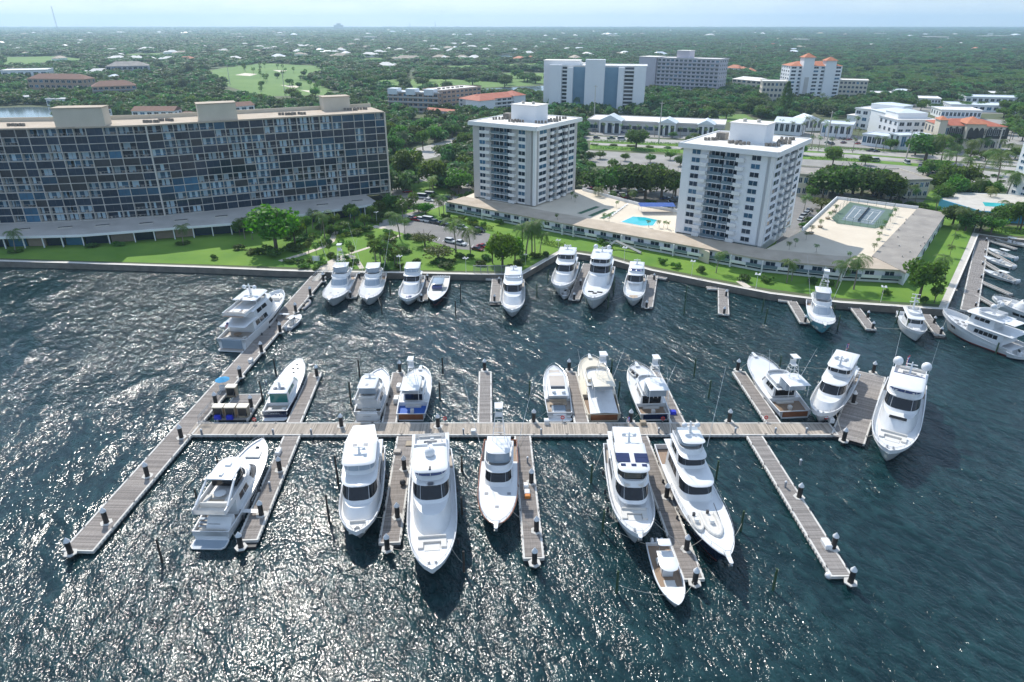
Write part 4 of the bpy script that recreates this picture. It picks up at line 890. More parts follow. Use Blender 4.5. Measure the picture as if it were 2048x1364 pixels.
y = Yacht('motor_yacht', 'lone white express yacht pointing at camera beside the marina gate', (1028,553), (1024,620), 7.0, 2.4, 3.6, 2.4, L=28, bow_ref=True)
motor_yacht(y, (.2, fx(y,601,4.0)), (.24, fx(y,585,4.4)+.02, 4.2, 6.2), (.14, .46), (.12, .40, 7.4), (2.8, 4.2), hw=.80, well=False, vinyl='clear_vinyl', ports=False); y.mast(.24, 7.7, 1.3, ((0, .6, .35),), 1, .2, ()); y.pad(.84, y.dz(.84), 2.4, 2.6)
y = Yacht('motor_yacht', 'white yacht with dark raked windscreens in the inner corner of the seawall', (1143,512), (1119,572), 7.4, 2.6, 4.6, 2.4, L=29, bow_ref=True)
motor_yacht(y, (.2, fx(y,554,5.0)), (.24, fx(y,543,5.3)+.02, 4.9, 7.0), (.16, .5), (.18, .46, 9.0), (3.0, 4.9), hw=.82, well=False, vinyl='glass', ports=False); y.mast(.28, 9.3, 1.4, ((0, .8, .4), (0, -.8, .4)), 1, .3, ()); y.platform(1.0)
console_boat('console_boat', 'tiny white tender boat under the bow of the inner corner yacht', (1135,571), (1128,592), 2.6, n=1, L=6.6)
y = Yacht('motor_yacht', 'largest shore yacht, white with long dark hull windows and bow skylights', (1211,521), (1184,596), 8.2, 3.0, 5.2, 2.6, L=35, bow_ref=True)
motor_yacht(y, (.18, fx(y,558,5.6)), (.2, fx(y,546,5.9)+.03, 5.6, 8.0), (.14, .46), (.16, .46, 10.2), (3.4, 5.6), hw=.82, well=False, vinyl='glass', ports=True); y.mast(.26, 10.5, 1.6, ((0, 2.0, .75), (0, -2.0, .75)), 1, .3, ())
for sy in (-1.3, 1.3): y.hatch(.74, sy, 1.0, 1.6); y.hatch(.78, 0, .9, 1.2)
y = Yacht('motor_yacht', 'white shore yacht with blue tinted windscreen right of the largest shore yacht', (1274,541), (1266,597), 6.4, 2.3, 3.6, 2.2, L=25, bow_ref=True)
motor_yacht(y, (.2, fx(y,570,4.0)), (.24, fx(y,563,4.4)+.03, 4.0, 5.9), (.14, .44), (.12, .40, 7.2), (2.6, 4.0), hw=.78, well=False, vinyl='glass_blue', ports=False); y.mast(.24, 7.5, 1.6, (), 1, .2, ()); y.pad(.84, y.dz(.84), 2.4, 2.4, 'cushion_tan')
y = Yacht('sport_fisher', 'pale aqua hulled sportfisher with white tower in the right basin', (1634,596), (1650,649), 6.8, 1.7, 3.7, 1.6, cat='boat', L=23, bow_ref=True)
sport_fisher(y, (.26, .66), (2.5, 4.8), (.2, .56), (.22, .44, 7.6), (.3, 7.6, 3.6), hull='hull_aqua', outr=12., cock=.22, glass='clear_vinyl')
y = Yacht('trawler', 'stout white trawler yacht with short mast beside the right shore dock', (1813,624), (1840,664), 5.8, 2.0, 3.6, 1.8, cat='boat', L=18, bow_ref=True)
y.hull('gelcoat', 'boot_dark', p=3.0, bf=.6, ba=.9, cf=.3); h = y.house(.28, .68, .66, 2.0, 4.6, rf=.8, rs=.15, nose=.2, n=3.4, name='wheelhouse'); y.win(h, -.42, .42, .5, .85, 3, .04, 'glass', 'windshield_pane'); y.both(h, .53, .9, .5, .82, 3); y.roof(.2, .68, .72, 4.6, .16, nose=.2, n=4); y.coaming(.28, .55, .56, 4.78, 5.5); y.mast(.3, 4.8, 4.2, ((0, .5, .3),), 2, .4, ((0, .8, 4.), (0, -.8, 4.))); y.rail(.5, .985, .7); y.box('deck_locker', .8, 0, y.dz(.8), 1.6, 1.6, .5, 'gelcoat'); y.platform(.9)
y = Yacht('explorer_yacht', 'white expedition yacht with high bow and stepped decks at the right edge', (2038,706), (1887,616), 8.0, 2.0, 5.2, .6, cat='yacht')
y.hull('gelcoat', 'boot_red', deck='gelcoat', p=2.8, bf=1.0, ba=.9, cf=.12)
h = y.house(.14, .62, .84, 2.0, 4.8, rf=.6, rs=.1, nose=.15, n=4, name='main_deckhouse'); y.both(h, .56, .92, .4, .75, 5); y.roof(.04, .64, .92, 4.8, .2, nose=.12, n=4, name='upper_deck')
h = y.house(.30, .64, .68, 4.9, 7.4, rf=.6, rs=.15, nose=.2, n=3.6, name='pilothouse'); y.win(h, -.44, .44, .5, .85, 4, .05, 'glass', 'windshield_pane'); y.both(h, .54, .9, .5, .82, 3); y.roof(.2, .66, .76, 7.4, .2, nose=.2, n=4, name='pilothouse_roof'); y.coaming(.3, .56, .6, 7.6, 8.5)
y.mast(.4, 8.0, 3.4, ((0, 1.6, .7), (0, -1.6, .7)), 2, .5, ()); y.roof(.08, .3, .6, 7.4, .12, nose=.6, n=2, name='boat_deck_cover', mat='cap_white'); y.rail(.5, .985, .6); y.chine_windows(.74, .82, .4, .62, 3); y.platform(1.6, .8)
for a, b in ((.74, 1), (.74, -1), (.8, 0), (.68, 0)): y.hatch(a, b, .8, .8, 'rubber_grey')
y = Yacht('motor_yacht', 'white yacht with radar mast cut by the right picture edge behind the expedition yacht', (2150,660), (1985,592), 8.0, 2.6, 4.8, .6, cat='yacht')
motor_yacht(y, (.2, .78), (.24, .66, 5.2, 7.4), (.16, .55), (.2, .5, 9.4), (3.0, 5.2), hw=.82); y.mast(.42, 9.7, 3.0, ((0, 1.2, .5), (0, -1.2, .5)), 2, .4, ())
console_boat('console_boat', 'small white launch astern of the expedition yacht', (2060,716), (2012,704), 2.8, n=1, tee=False)
for k, (s_, b_, hm) in enumerate([((2020,487),(1985,474),'gelcoat_beige'), ((2022,517),(1977,495),'hull_aqua'), ((2014,533),(1968,511),'gelcoat'), ((2008,558),(1968,538),'gelcoat')]):
    console_boat('console_boat', ['beige tee-top boat nearest the far bank of the right basin', 'aqua hulled tee-top boat, second from the far bank of the basin', 'white walkaround with tan helm, third from the basin bank', 'white tee-top boat, fourth from the far bank of the basin'][k], s_, b_, 3.4, hullmat=hm, n=2, L=10.5, group='small boats in the right hand basin', tee=k != 2)

# mooring lines from the boats' cleats to the piles nearest to them
def sag_line(m, a, b, drop=.35, r=.035, n=6):
    P = [a.lerp(b, i/n)-Vector((0, 0, drop*4*(i/n)*(1-i/n))) for i in range(n+1)]; m.path(P, r, 4)
TIES = [at(x, y, ZD)+Vector((0, 0, .5)) for _, S in PILES for x, y in S]+[at(b[0], b[1], 0)+Vector((0, 0, 1.6)) for _, b in MOOR]
pm('rope', (.55, .52, .45), (.42, .40, .35), 4, .9)
for y in FLEET:
    ends = [(f, sg) for f in (.04, .86) for sg in (1, -1)]; k = 0
    inv = y.t.location; c, s_ = math.cos(-y.rz), math.sin(-y.rz)
    for f, sg in ends:
        w_ = on_deck(y, f, sg*(y.hb(f)-.1), y.sheer(f)+.1)
        near = sorted((t for t in TIES if .8 < (t-w_).length < 11), key=lambda t: (t-w_).length)
        out = on_deck(y, f, sg*(y.hb(f)+3), 1); side = (out-w_)
        near = [t for t in near if Vector((t.x-w_.x, t.y-w_.y, 0)).dot(Vector((side.x, side.y, 0))) > 0]
        if not near: continue
        def loc(p): d = p-inv; return Vector((c*d.x-s_*d.y, s_*d.x+c*d.y, p.z))
        m = MB(); sag_line(m, loc(w_), loc(near[0])); m.build('mooring_line', 'rope', y.t)

# ================================================================ apartment blocks by the water
pm('wall_white', (.76, .78, .80), (.81, .82, .83), .12, .8, detail=8)
pm('wall_tan', (.48, .465, .45), (.54, .525, .51), .15, .85, detail=8)
pm('wall_cream', (.55, .50, .40), (.62, .56, .46), .15, .85, detail=8)
pm('condo_frame', (.54, .51, .46), (.61, .58, .53), .3, .8)
pm('condo_core', (.07, .085, .10), rough=.8)
pm('screen_dark', (.010, .024, .045), (.018, .036, .062), .2, .12, rnd=.4)
pm('screen_brown', (.022, .024, .028), (.034, .036, .04), .3, .3, rnd=.4)
pm('pane_blue', (.025, .085, .15), (.04, .13, .21), .25, .12, rnd=.5)
pm('shutter_tan', (.26, .21, .16), (.31, .25, .19), .6, .7, rnd=.2)
pm('curtain', (.36, .52, .62), (.52, .62, .68), .9, .8, rnd=.3)
pm('rail_glass', (.13, .19, .23), (.17, .23, .27), .3, .15)
pm('furniture', (.35, .33, .30), (.18, .16, .14), 2., .8, rnd=.5)
pm('pool_water', (.02, .42, .46), (.03, .50, .54), .3, .08)
pm('pool_tile', (.62, .62, .58), rough=.6)
pm('court_green', (.09, .15, .11), (.11, .18, .13), .3, .9)
pm('court_blue', (.13, .18, .21), (.17, .22, .25), .3, .9)
pm('shuffle_green', (.03, .10, .05), (.04, .13, .06), .5, .8)
pm('pale_roof', (.36, .34, .31), (.48, .455, .42), .12, .9, detail=9)
pm('ac_unit', (.16, .14, .12), (.26, .24, .21), 1.5, .7)
pm('aqua_wall', (.06, .30, .48), (.08, .34, .52), .3, .7)
pm('stucco_blue', (.16, .28, .38), (.19, .31, .41), .1, .8)

def ac_units(t, spots, name='rooftop_units'):
    m = MB()
    for (x, y, z, n) in spots:
        for k in range(n):
            ox = x+k*1.25+random.uniform(-.15, .15); oy = y+random.uniform(-.5, .5); m.box(ox-.45, ox+.45, oy-.45, oy+.45, z, z+.95); m.lathe((ox, oy, z+.95), [(.36, 0), (.36, .1)], 8)
    m.build(name, 'ac_unit', t, 'stuff')

# ---- the long curved block at the left
ZP = 6.2; ST = 12; TOPZ = 39.8; sh = (TOPZ-ZP)/ST
pl = [at(-190,450,ZP), at(-90,449,ZP), at(0,447,ZP), at(106,444,ZP), at(216,439,ZP), at(330,432,ZP)]
pr = [at(330,432,ZP), at(780,384,ZP)]
base = at(330, 432, 0)
condo = thing('curved_apartment_block', 'long dark-glazed twelve-storey apartment block with cream grid curving along the left lawn', 'building', (base.x, base.y, 0))
L0 = Vector((base.x, base.y, 0))
facets = [(a, b) for a, b in zip(pl, pl[1:])]+[(pr[0], pr[1])]
W2 = {0: 5.1, 1: 4.0}
cellmesh = {}
def cell(m, x, w_, z, kind):
    g = .12
    if kind[0] == 's':                                      # flush screen or shutter
        m.k = 0; m.box(x+g, x+w_-g, .35, .45, z+.16, z+sh-.16)
        m.k = 4; m.box(x+w_*.5-.03, x+w_*.5+.03, .30, .36, z+.16, z+sh-.16)
    else:                                                   # open balcony: sliding doors, curtains, rail, furniture
        m.k = 0; m.box(x+g, x+w_-g, 1.7, 1.8, z+.16, z+sh-.16)
        r = random.Random(kind+str(w_)); m.k = 2
        for j in range(r.randint(1, 2)): a = x+g+.2+r.random()*(w_-2.2); m.box(a, a+r.uniform(.7, 1.5), 1.62, 1.69, z+.2, z+sh-.3)
        m.k = 1; m.box(x+g, x+w_-g, .22, .27, z+1.05, z+1.12)
        for j in range(5): a = x+g+.1+j*(w_-.5)/4; m.box(a, a+.05, .22, .27, z+.16, z+1.05)
        m.k = 3
        for j in range(r.randint(0, 3)): a = x+.5+r.random()*(w_-1.4); q = r.uniform(.6, 1.3); m.box(a, a+.6, q, q+.5, z+.1, z+r.uniform(.5, 1.))
KINDS = {'s1': 'screen_dark', 's2': 'screen_brown', 's3': 'pane_blue', 's4': 'shutter_tan', 'o1': 'screen_dark', 'o2': 'pane_blue', 'o3': 'pane_blue', 'o4': 'screen_dark', 'o5': 'pane_blue'}
rng = random.Random(3); ncol = 0; placed = 0
cols = []
for fi, (a, b) in enumerate(facets):
    d = b-a; Ln = d.length; rz = math.atan2(d.y, d.x); n = max(1, round(Ln/4.55)); w_ = Ln/n
    for k in range(n): cols.append((fi, k, n, Ln))
cur = {s_: 's1' for s_ in range(ST)}
rest = MB(); rest_parts = {}
for fi, (a, b) in enumerate(facets):
    d = b-a; Ln = d.length; rz = math.atan2(d.y, d.x); n = max(2, round(Ln/4.55)); n -= n % 2
    ws = [Ln/n*(1.12 if k % 2 == 0 else .88) for k in range(n)]
    rot = (0, 0, rz); loc0 = a-L0; loc0 = Vector((loc0.x, loc0.y, 0))
    # slabs and piers of this facet, each its own part
    for s_ in range(ST+1):
        m = MB(); m.box(-.05, Ln+.05, .0, 2.0, ZP+s_*sh-.10, ZP+s_*sh+.10); o = m.build('floor_slab', 'condo_frame', condo); o.location = loc0; o.rotation_euler = rot
    x = 0
    for k in range(n+1):
        big = (k == 0 and fi == len(facets)-1); t_ = .28 if big else .08 if k % 2 else .10
        m = MB(); m.box(x-t_, x+t_, -.06 if not big else -.25, 2.0, ZP, TOPZ); o = m.build('pier', 'condo_frame', condo); o.location = loc0; o.rotation_euler = rot
        if k < n: x += ws[k]
    m = MB(); m.box(-.3, Ln+.3, 1.9, 19, ZP-1, TOPZ); o = m.build('core', 'condo_core', condo); o.location = loc0; o.rotation_euler = rot
    x = 0
    for k in range(n):
        for s_ in range(ST):
            if rng.random() < .45: cur[s_] = rng.choices(list(KINDS), (6, 1.5, 1.6, .35, 3, 2.4, 2, 2.5, 1.5))[0]
            kd = cur[s_]; key = (kd, round(ws[k], 2)); vis = fi > 0
            if vis and placed < 300:
                if key not in cellmesh:
                    m = MB(); cell(m, 0, ws[k], 0, kd); cellmesh[key] = m.mesh('window', [KINDS[kd], 'condo_frame', 'curtain', 'furniture', 'condo_core'])
                o = link('window', cellmesh[key], condo); v = Vector((math.cos(rz)*x, math.sin(rz)*x, 0)); o.location = loc0+v+Vector((0, 0, ZP+s_*sh)); o.rotation_euler = rot; placed += 1
            else:
                if (fi, kd) not in rest_parts: rest_parts[(fi, kd)] = (MB(), loc0, rot)
                cell(rest_parts[(fi, kd)][0], x, ws[k], ZP+s_*sh, kd)
        x += ws[k]
far_win = {}
for (fi, kd), (m, l_, r_) in rest_parts.items():
    o = m.build('window_rows', [KINDS[kd], 'condo_frame', 'curtain', 'furniture', 'condo_core'], condo, 'stuff'); o.location = l_; o.rotation_euler = r_
# roof and penthouses
front = [a for a, _ in facets]+[facets[-1][1]]; back = offset_line([Vector((p.x, p.y, 0)) for p in front], 19.5); fr = offset_line([Vector((p.x, p.y, 0)) for p in front], -.35)
m = MB(); poly = [(p.x-L0.x, p.y-L0.y) for p in fr]+[(p.x-L0.x, p.y-L0.y) for p in back[::-1]]; m.prism(poly, TOPZ, TOPZ+.5); m.build('roof', 'tan_roof', condo)
m = MB()
for p, q in zip(back, back[1:]): m.obox((p.x-L0.x, p.y-L0.y), (q.x-L0.x, q.y-L0.y), .5, TOPZ+.5, TOPZ+2.0, -.3)
m.build('parapet', 'wall_cream', condo)
for (x0, x1, yt, yb) in ((118, 205, 215, 253), (404, 472, 206, 240), (650, 700, 193, 221)):
    pts = at((x0+x1)/2, yb, TOPZ+.5); wd_ = (x1-x0)/F*math.hypot(pts.y, 40)*1.0; zt = hat(yt, pts.y+3)
    fi = 5 if x0 > 300 else 3; a, b = facets[min(fi, len(facets)-1)]; rz = math.atan2((b-a).y, (b-a).x)
    m = MB(); m.box(-wd_/2, wd_/2, 0, 7, TOPZ+.4, zt); o = m.build('penthouse', 'wall_cream', condo); o.location = (pts.x-L0.x, pts.y-L0.y, 0); o.rotation_euler = (0, 0, rz)
    m = MB(); m.box(-wd_/2-.25, wd_/2+.25, -.25, 7.25, zt, zt+.3); k = m.build('penthouse_roof', 'tan_roof', o)
sp = []
for px, py in ((20, 250), (140, 247), (160, 249), (290, 243), (320, 240), (420, 236), (440, 234), (560, 228), (585, 227), (690, 219), (710, 217)):
    p = at(px, py+2, TOPZ+.5); sp.append((p.x-L0.x, p.y-L0.y, TOPZ+.5, 5))
ac_units(condo, sp)
# end wall at the right
a, b = facets[-1]; d = (b-a).normalized(); m = MB(); nrm = Vector((-d.y, d.x, 0)); e = b-L0; m.obox((e.x, e.y), (e.x+nrm.x*19.4, e.y+nrm.y*19.4), .5, 1.7, TOPZ+.1, -.3); m.build('end_wall', 'wall_cream', condo)
# low podium in front of it
pod = thing('low_podium_wing', 'low grey-roofed lobby wing with skylights below the curved apartment block', 'building', (base.x, base.y, 0))
fe = [at(-200,476,ZP), at(0,474,ZP), at(158,470,ZP), at(264,462,ZP), at(499,444,ZP), at(759,407,ZP)]; be = [at(-200,449,ZP), at(0,446,ZP), at(106,443,ZP), at(330,431,ZP), at(499,417,ZP), at(727,391,ZP)]
def rel(p): return (p.x-L0.x, p.y-L0.y)
m = MB()
bk = [Vector((p.x, p.y+3, 0)) for p in be]
m.prism([rel(p) for p in fe]+[rel(p) for p in bk[::-1]], ZP-.55, ZP-.05); m.build('roof', 'pale_roof', pod)
m = MB()
for p, q in zip(fe, fe[1:]): m.obox(rel(p), rel(q), .3, ZP-.7, ZP+.12, -.1)
m.build('fascia', 'wall_white', pod)
wl = offset_line([Vector((p.x, p.y, 0)) for p in fe], 3.2)
for p, q in zip(wl, wl[1:]):
    Ln = (q-p).length; n = max(2, int(Ln/6)); d = (q-p)/n
    for k in range(n):
        a_ = p+d*k; b_ = a_+d; mat_ = 'shutter_tan' if random.random() < .15 else 'pane_blue' if random.random() < .25 else 'screen_dark'
        m = MB(); m.obox(rel(a_+d*.04), rel(b_-d*.04), .15, 1.75, ZP-.55); m.build('lobby_window', mat_, pod)
        m = MB(); c = a_-Vector((-d.y, d.x, 0)).normalized()*2.4; m.obox(rel(c), rel(c+d.normalized()*.35), .35, 1.7, ZP-.55); m.build('column', 'wall_white', pod)
for px, py in ((45,459), (130,455), (205,451), (292,447), (362,441), (443,433), (525,423), (645,410), (715,402)):
    p = at(px, py, ZP); m = MB(); m.box(-2.2, 2.2, -.9, .9, ZP-.06, ZP+.25); o = m.build('skylight', 'screen_dark', pod); o.location = (p.x-L0.x, p.y-L0.y, 0); o.rotation_euler = (0, 0, math.atan2(facets[3][1].y-facets[3][0].y, facets[3][1].x-facets[3][0].x)+.2)
    m = MB(); m.box(-2.4, 2.4, -1.1, -.9, ZP-.05, ZP+.32); m.box(-2.4, 2.4, .9, 1.1, ZP-.05, ZP+.32); m.build('skylight_kerb', 'concrete', o)

# ---- the two towers
def window_mesh(w_, h_, glass='screen_dark', cache={}):
    k = (round(w_, 2), round(h_, 2), glass)
    if k not in cache:
        m = MB(); m.k = 0; m.box(0, w_, .02, .06, 0, h_)
        m.k = 1
        for x0, x1, z0, z1 in ((-.08, 0, -.08, h_+.08), (w_, w_+.08, -.08, h_+.08), (0, w_, -.08, 0), (0, w_, h_, h_+.08), (w_/2-.04, w_/2+.04, 0, h_)): m.box(x0, x1, -.06, .06, z0, z1)
        cache[k] = m.mesh('window', [glass, 'wall_white'])
    return cache[k]
def tower_face(t, O, rz, W, cols, z0, n, sh, blank=False):
    """O, rz: left end of the face seen from outside; +Y of the local frame points into the building"""
    def put(o, x, z): o.location = (O.x+math.cos(rz)*x, O.y+math.sin(rz)*x, z); o.rotation_euler = (0, 0, rz); return o
    meshes = {}
    for kind, a, b, mat_ in cols:
        x0, x1 = a*W, b*W; w_ = x1-x0
        if kind == 'wall': m = MB(); m.box(0, w_, 0, 2.0, 0, n*sh); put(m.build('wall_panel', mat_, t), x0, z0)
        if kind == 'win':
            m = MB(); m.box(0, w_, .1, 2.0, 0, n*sh); put(m.build('wall_panel', mat_, t), x0, z0)
            for s_ in range(n):
                put(link('window', window_mesh(w_*.86, sh*.56, random.choice(('screen_dark', 'screen_dark', 'pane_blue'))), t), x0+w_*.07, z0+s_*sh+sh*.30)
        if kind == 'bay':
            key = ('bay', round(w_, 2))
            if key not in meshes:
                m = MB(); m.box(0, w_, -.15, 1.95, -.1, .1); meshes[key] = m.mesh('balcony_slab', 'wall_white')
                m = MB(); m.box(.1, w_-.1, -.1, -.05, .1, 1.1); meshes[key+('r',)] = m.mesh('balcony_rail', 'rail_glass')
                m = MB(); m.k = 0; m.box(w_*.3, w_*.95, 1.88, 1.95, .12, sh-.4); m.k = 1; m.box(w_*.60, w_*.64, 1.8, 1.9, .12, sh-.4); m.k = 2; m.box(w_*.06, w_*.26, 1.84, 1.94, .12, sh-.5); meshes[key+('d',)] = m.mesh('balcony_door', ['screen_dark', 'wall_white', 'pane_blue'])
            for s_ in range(n):
                o = put(link('balcony', meshes[key], t), x0, z0+s_*sh)
                link('rail', meshes[key+('r',)], o); link('door', meshes[key+('d',)], o)
        if kind == 'panel':
            if ('p', round(w_, 2)) not in meshes:
                m = MB(); m.box(0, w_, -1.15, .3, -.1, .1); m.box(0, w_, -1.25, -1.1, -.1, 1.15); m.box(-.08, .08, -1.2, .2, .1, 1.12); m.box(w_-.08, w_+.08, -1.2, .2, .1, 1.12); meshes[('p', round(w_, 2))] = m.mesh('balcony_parapet', 'white_paint')
            for s_ in range(n): put(link('balcony_parapet', meshes[('p', round(w_, 2))], t), x0, z0+s_*sh)
def tower(name, label, pa, pb, depth, ztop, n, wallm, accent, cols_a, cols_b, z0=ZP):
    A = at(*pa, z0); B = at(*pb, z0); d = (B-A); W = d.length; rz = math.atan2(d.y, d.x); nrm = Vector((-math.sin(rz), math.cos(rz), 0))
    t = thing(name, label, 'building', (A.x, A.y, 0)); sh_ = (ztop-z0)/n; O = Vector((0, 0, 0)); B_ = B-A; B_.z = 0
    tower_face(t, O, rz, W, cols_a, z0, n, sh_); tower_face(t, B_, rz+PI/2, depth, cols_b, z0, n, sh_)
    u = Vector((math.cos(rz), math.sin(rz), 0)); C = lambda x, y: (u.x*x+nrm.x*y, u.y*x+nrm.y*y)
    m = MB(); m.prism([C(.02, 1.95), C(W-1.95, 1.95), C(W-1.95, depth-.02), C(.02, depth-.02)], 1.7, ztop); m.build('core', wallm, t)
    m = MB(); m.prism([C(-.02, .02), C(-.4, .02), C(-.4, depth), C(-.02, depth)], z0-1, ztop); m.build('wall_panel', wallm, t)
    m = MB(); m.prism([C(-.4, depth), C(W-.02, depth), C(W-.02, depth+.4), C(-.4, depth+.4)], z0-1, ztop); m.build('wall_panel', wallm, t)
    m = MB(); m.prism([C(W-1.0, -.12), C(W+.12, -.12), C(W+.12, 1.0), C(W-1.0, 1.0)], z0, ztop); m.build('corner_pilaster', 'white_paint', t)
    o_ = 1.7; R4 = [C(-o_, -o_), C(W+o_, -o_), C(W+o_, depth+o_), C(-o_, depth+o_)]
    m = MB(); m.prism(R4, ztop, ztop+1.25); m.build('roof_slab', 'white_paint', t)
    m = MB(); m.prism([C(-o_+.5, -o_+.5), C(W+o_-.5, -o_+.5), C(W+o_-.5, depth+o_-.5), C(-o_+.5, depth+o_-.5)], ztop+1.25, ztop+1.27); m.build('roof_membrane', 'white_roof', t)
    m = MB()
    for p, q in ((R4[0], R4[1]), (R4[1], R4[2]), (R4[2], R4[3]), (R4[3], R4[0])): m.obox(p, q, .4, ztop+1.25, ztop+1.6, .2)
    m.build('parapet', 'white_paint', t)
    m = MB(); m.prism([C(W*.34, depth*.38), C(W*.74, depth*.38), C(W*.74, depth*.66), C(W*.34, depth*.66)], ztop+1.2, ztop+7.4); ph = m.build('penthouse', 'wall_white', t)
    m = MB(); m.prism([C(W*.33, depth*.37), C(W*.75, depth*.37), C(W*.75, depth*.67), C(W*.33, depth*.67)], ztop+7.4, ztop+7.7); m.build('penthouse_roof', 'white_roof', ph)
    m = MB(); m.prism([C(W*.17, depth*.42), C(W*.28, depth*.42), C(W*.28, depth*.52), C(W*.17, depth*.52)], ztop+1.27, ztop+3.6); m.build('cooling_plant', 'ac_unit', t)
    for fx_, fy in ((.45, .5), (.6, .52)):
        m = MB(); c = C(W*fx_, depth*fy); m.lathe((c[0], c[1], ztop+7.7), [(.7, 0), (.6, .5), (.9, .6), (.5, 1.0)], 10); m.build('vent', 'concrete', ph)
    ac_units(t, [(*C(W*a, depth*b), ztop+1.27, 4) for a, b in ((.1, .3), (.16, .36), (.4, .25), (.5, .22), (.8, .3), (.86, .5), (.82, .62), (.8, .8))])
    return t, W, rz
A1 = [('wall', 0, .09, 'wall_tan'), ('win', .09, .20, 'white_paint'), ('wall', .20, .285, 'wall_tan'), ('panel', .205, .285, 0), ('bay', .285, .455, 0), ('bay', .46, .625, 0), ('panel', .60, .695, 0), ('wall', .625, .73, 'wall_tan'), ('win', .73, .85, 'white_paint'), ('wall', .85, 1.0, 'wall_tan')]
B1 = [('wall', 0, .08, 'wall_tan'), ('win', .08, .27, 'white_paint'), ('wall', .27, .34, 'wall_tan'), ('bay', .34, .48, 0), ('panel', .31, .37, 0), ('panel', .47, .56, 0), ('wall', .48, .54, 'wall_tan'), ('bay', .54, .66, 0), ('panel', .645, .70, 0), ('bay', .66, .78, 0), ('win', .80, .95, 'white_paint'), ('wall', .78, .80, 'wall_tan'), ('wall', .95, 1.0, 'wall_tan')]
A2 = [('wall', 0, .09, 'wall_white'), ('win', .09, .20, 'wall_white'), ('wall', .20, .29, 'wall_white'), ('panel', .205, .285, 0), ('bay', .29, .455, 0), ('bay', .46, .625, 0), ('panel', .61, .695, 0), ('wall', .625, .76, 'wall_white'), ('win', .76, .87, 'wall_white'), ('wall', .87, 1.0, 'wall_white')]
B2 = [(k, a, b, 'wall_white' if m_ else 0) for k, a, b, m_ in B1]
tower('apartment_tower', 'tan and white eleven-storey balcony tower left of the pool deck', (950,393), (1069,412), 33.5, 36.0, 11, 'wall_tan', 'white_paint', A1, B1)
tower('apartment_tower', 'plain white eleven-storey balcony tower right of the pool deck', (1352,463), (1521,493), 33.5, 35.8, 11, 'wall_white', 'white_paint', A2, B2)

# ---- two-storey waterfront podium with its roof deck
pod2 = thing('waterfront_podium', 'long low white two-storey apartment wing with balconies behind the seawall', 'building', (0, 0, 0))
FE = [at(893,403,ZP), at(1148,450,ZP), at(1349,486,ZP), at(1526,518,ZP), at(1685,534,ZP), at(1806,540,ZP)]
FE = [Vector((p.x, p.y, 0)) for p in FE]; BE = offset_line(FE, 11.5)
m = MB(); m.prism([(p.x, p.y) for p in FE]+[(p.x, p.y) for p in BE[::-1]], ZP-.45, ZP); m.build('roof', 'tan_roof', pod2)
WLn = offset_line(FE, .7)
for p, q in zip(WLn, WLn[1:]):
    m = MB(); m.obox((p.x, p.y), (q.x, q.y), .5, ZL-.3, ZP-.45, .25); m.build('wall', 'wall_white', pod2)
    m = MB(); dd = (q-p).normalized(); nn = Vector((dd.y, -dd.x, 0)); a_ = p+nn*.5; b_ = q+nn*.5; m.obox((a_.x, a_.y), (b_.x, b_.y), 1.1, ZL+1.55, ZL+1.75); m.build('gallery', 'wall_white', pod2)
    Ln = (q-p).length; n = max(2, int(Ln/4.6)); rz = math.atan2(dd.y, dd.x); st_ = Ln/n
    for k in range(n):
        c = p+dd*(k*st_)
        o = link('window', window_mesh(st_*.46 if k % 3 else st_*.62, 1.75), pod2); e = c+dd*st_*.2+nn*.08; o.location = (e.x, e.y, ZL+1.85); o.rotation_euler = (0, 0, rz)
        m = MB(); m.box(.3, st_-.3, -.06, .1, 0, .55); o = m.build('vent_slot', 'screen_dark', pod2); o.location = (c.x, c.y, ZL+.75); o.rotation_euler = (0, 0, rz)
        m = MB(); m.box(.05, st_-.05, -.06, .06, 0, .95); solid = k % 3 == 1; o = m.build('balcony_parapet' if solid else 'balcony_rail', 'white_paint' if solid else 'rail_glass', pod2); e = c+nn*(1.05 if not solid else 1.2); o.location = (e.x, e.y, ZL+1.7); o.rotation_euler = (0, 0, rz)
        if k % 4 == 0:
            m = MB(); m.box(-.2, .2, -1.3, .0, ZL-.3, ZP-.45); o = m.build('fin', 'white_paint', pod2); o.location = (c.x, c.y, 0); o.rotation_euler = (0, 0, rz)
# stair down to the dock walk
s0 = at(1205,503,ZL); 
for k, (a_, b_) in enumerate((((1205,500), (1232,483)), ((1232,483), (1282,507)))):
    p = at(*a_, ZL+.2+(0 if k == 0 else 2.2)); q = at(*b_, ZL+(2.4 if k == 0 else .2)); m = MB(); m.tube((p.x, p.y, ZL+.4+(0 if k == 0 else 2.2)), (q.x, q.y, ZL+(2.6 if k == 0 else .4)), .55, n=4); m.build('stair', 'concrete', pod2)
m = MB(); e0 = FE[0]; e1 = BE[0]; m.obox((e0.x+.4, e0.y+.4), (e1.x+.4, e1.y+.4), .5, ZL-.3, ZP-.45, -.3); m.build('wall', 'wall_white', pod2)
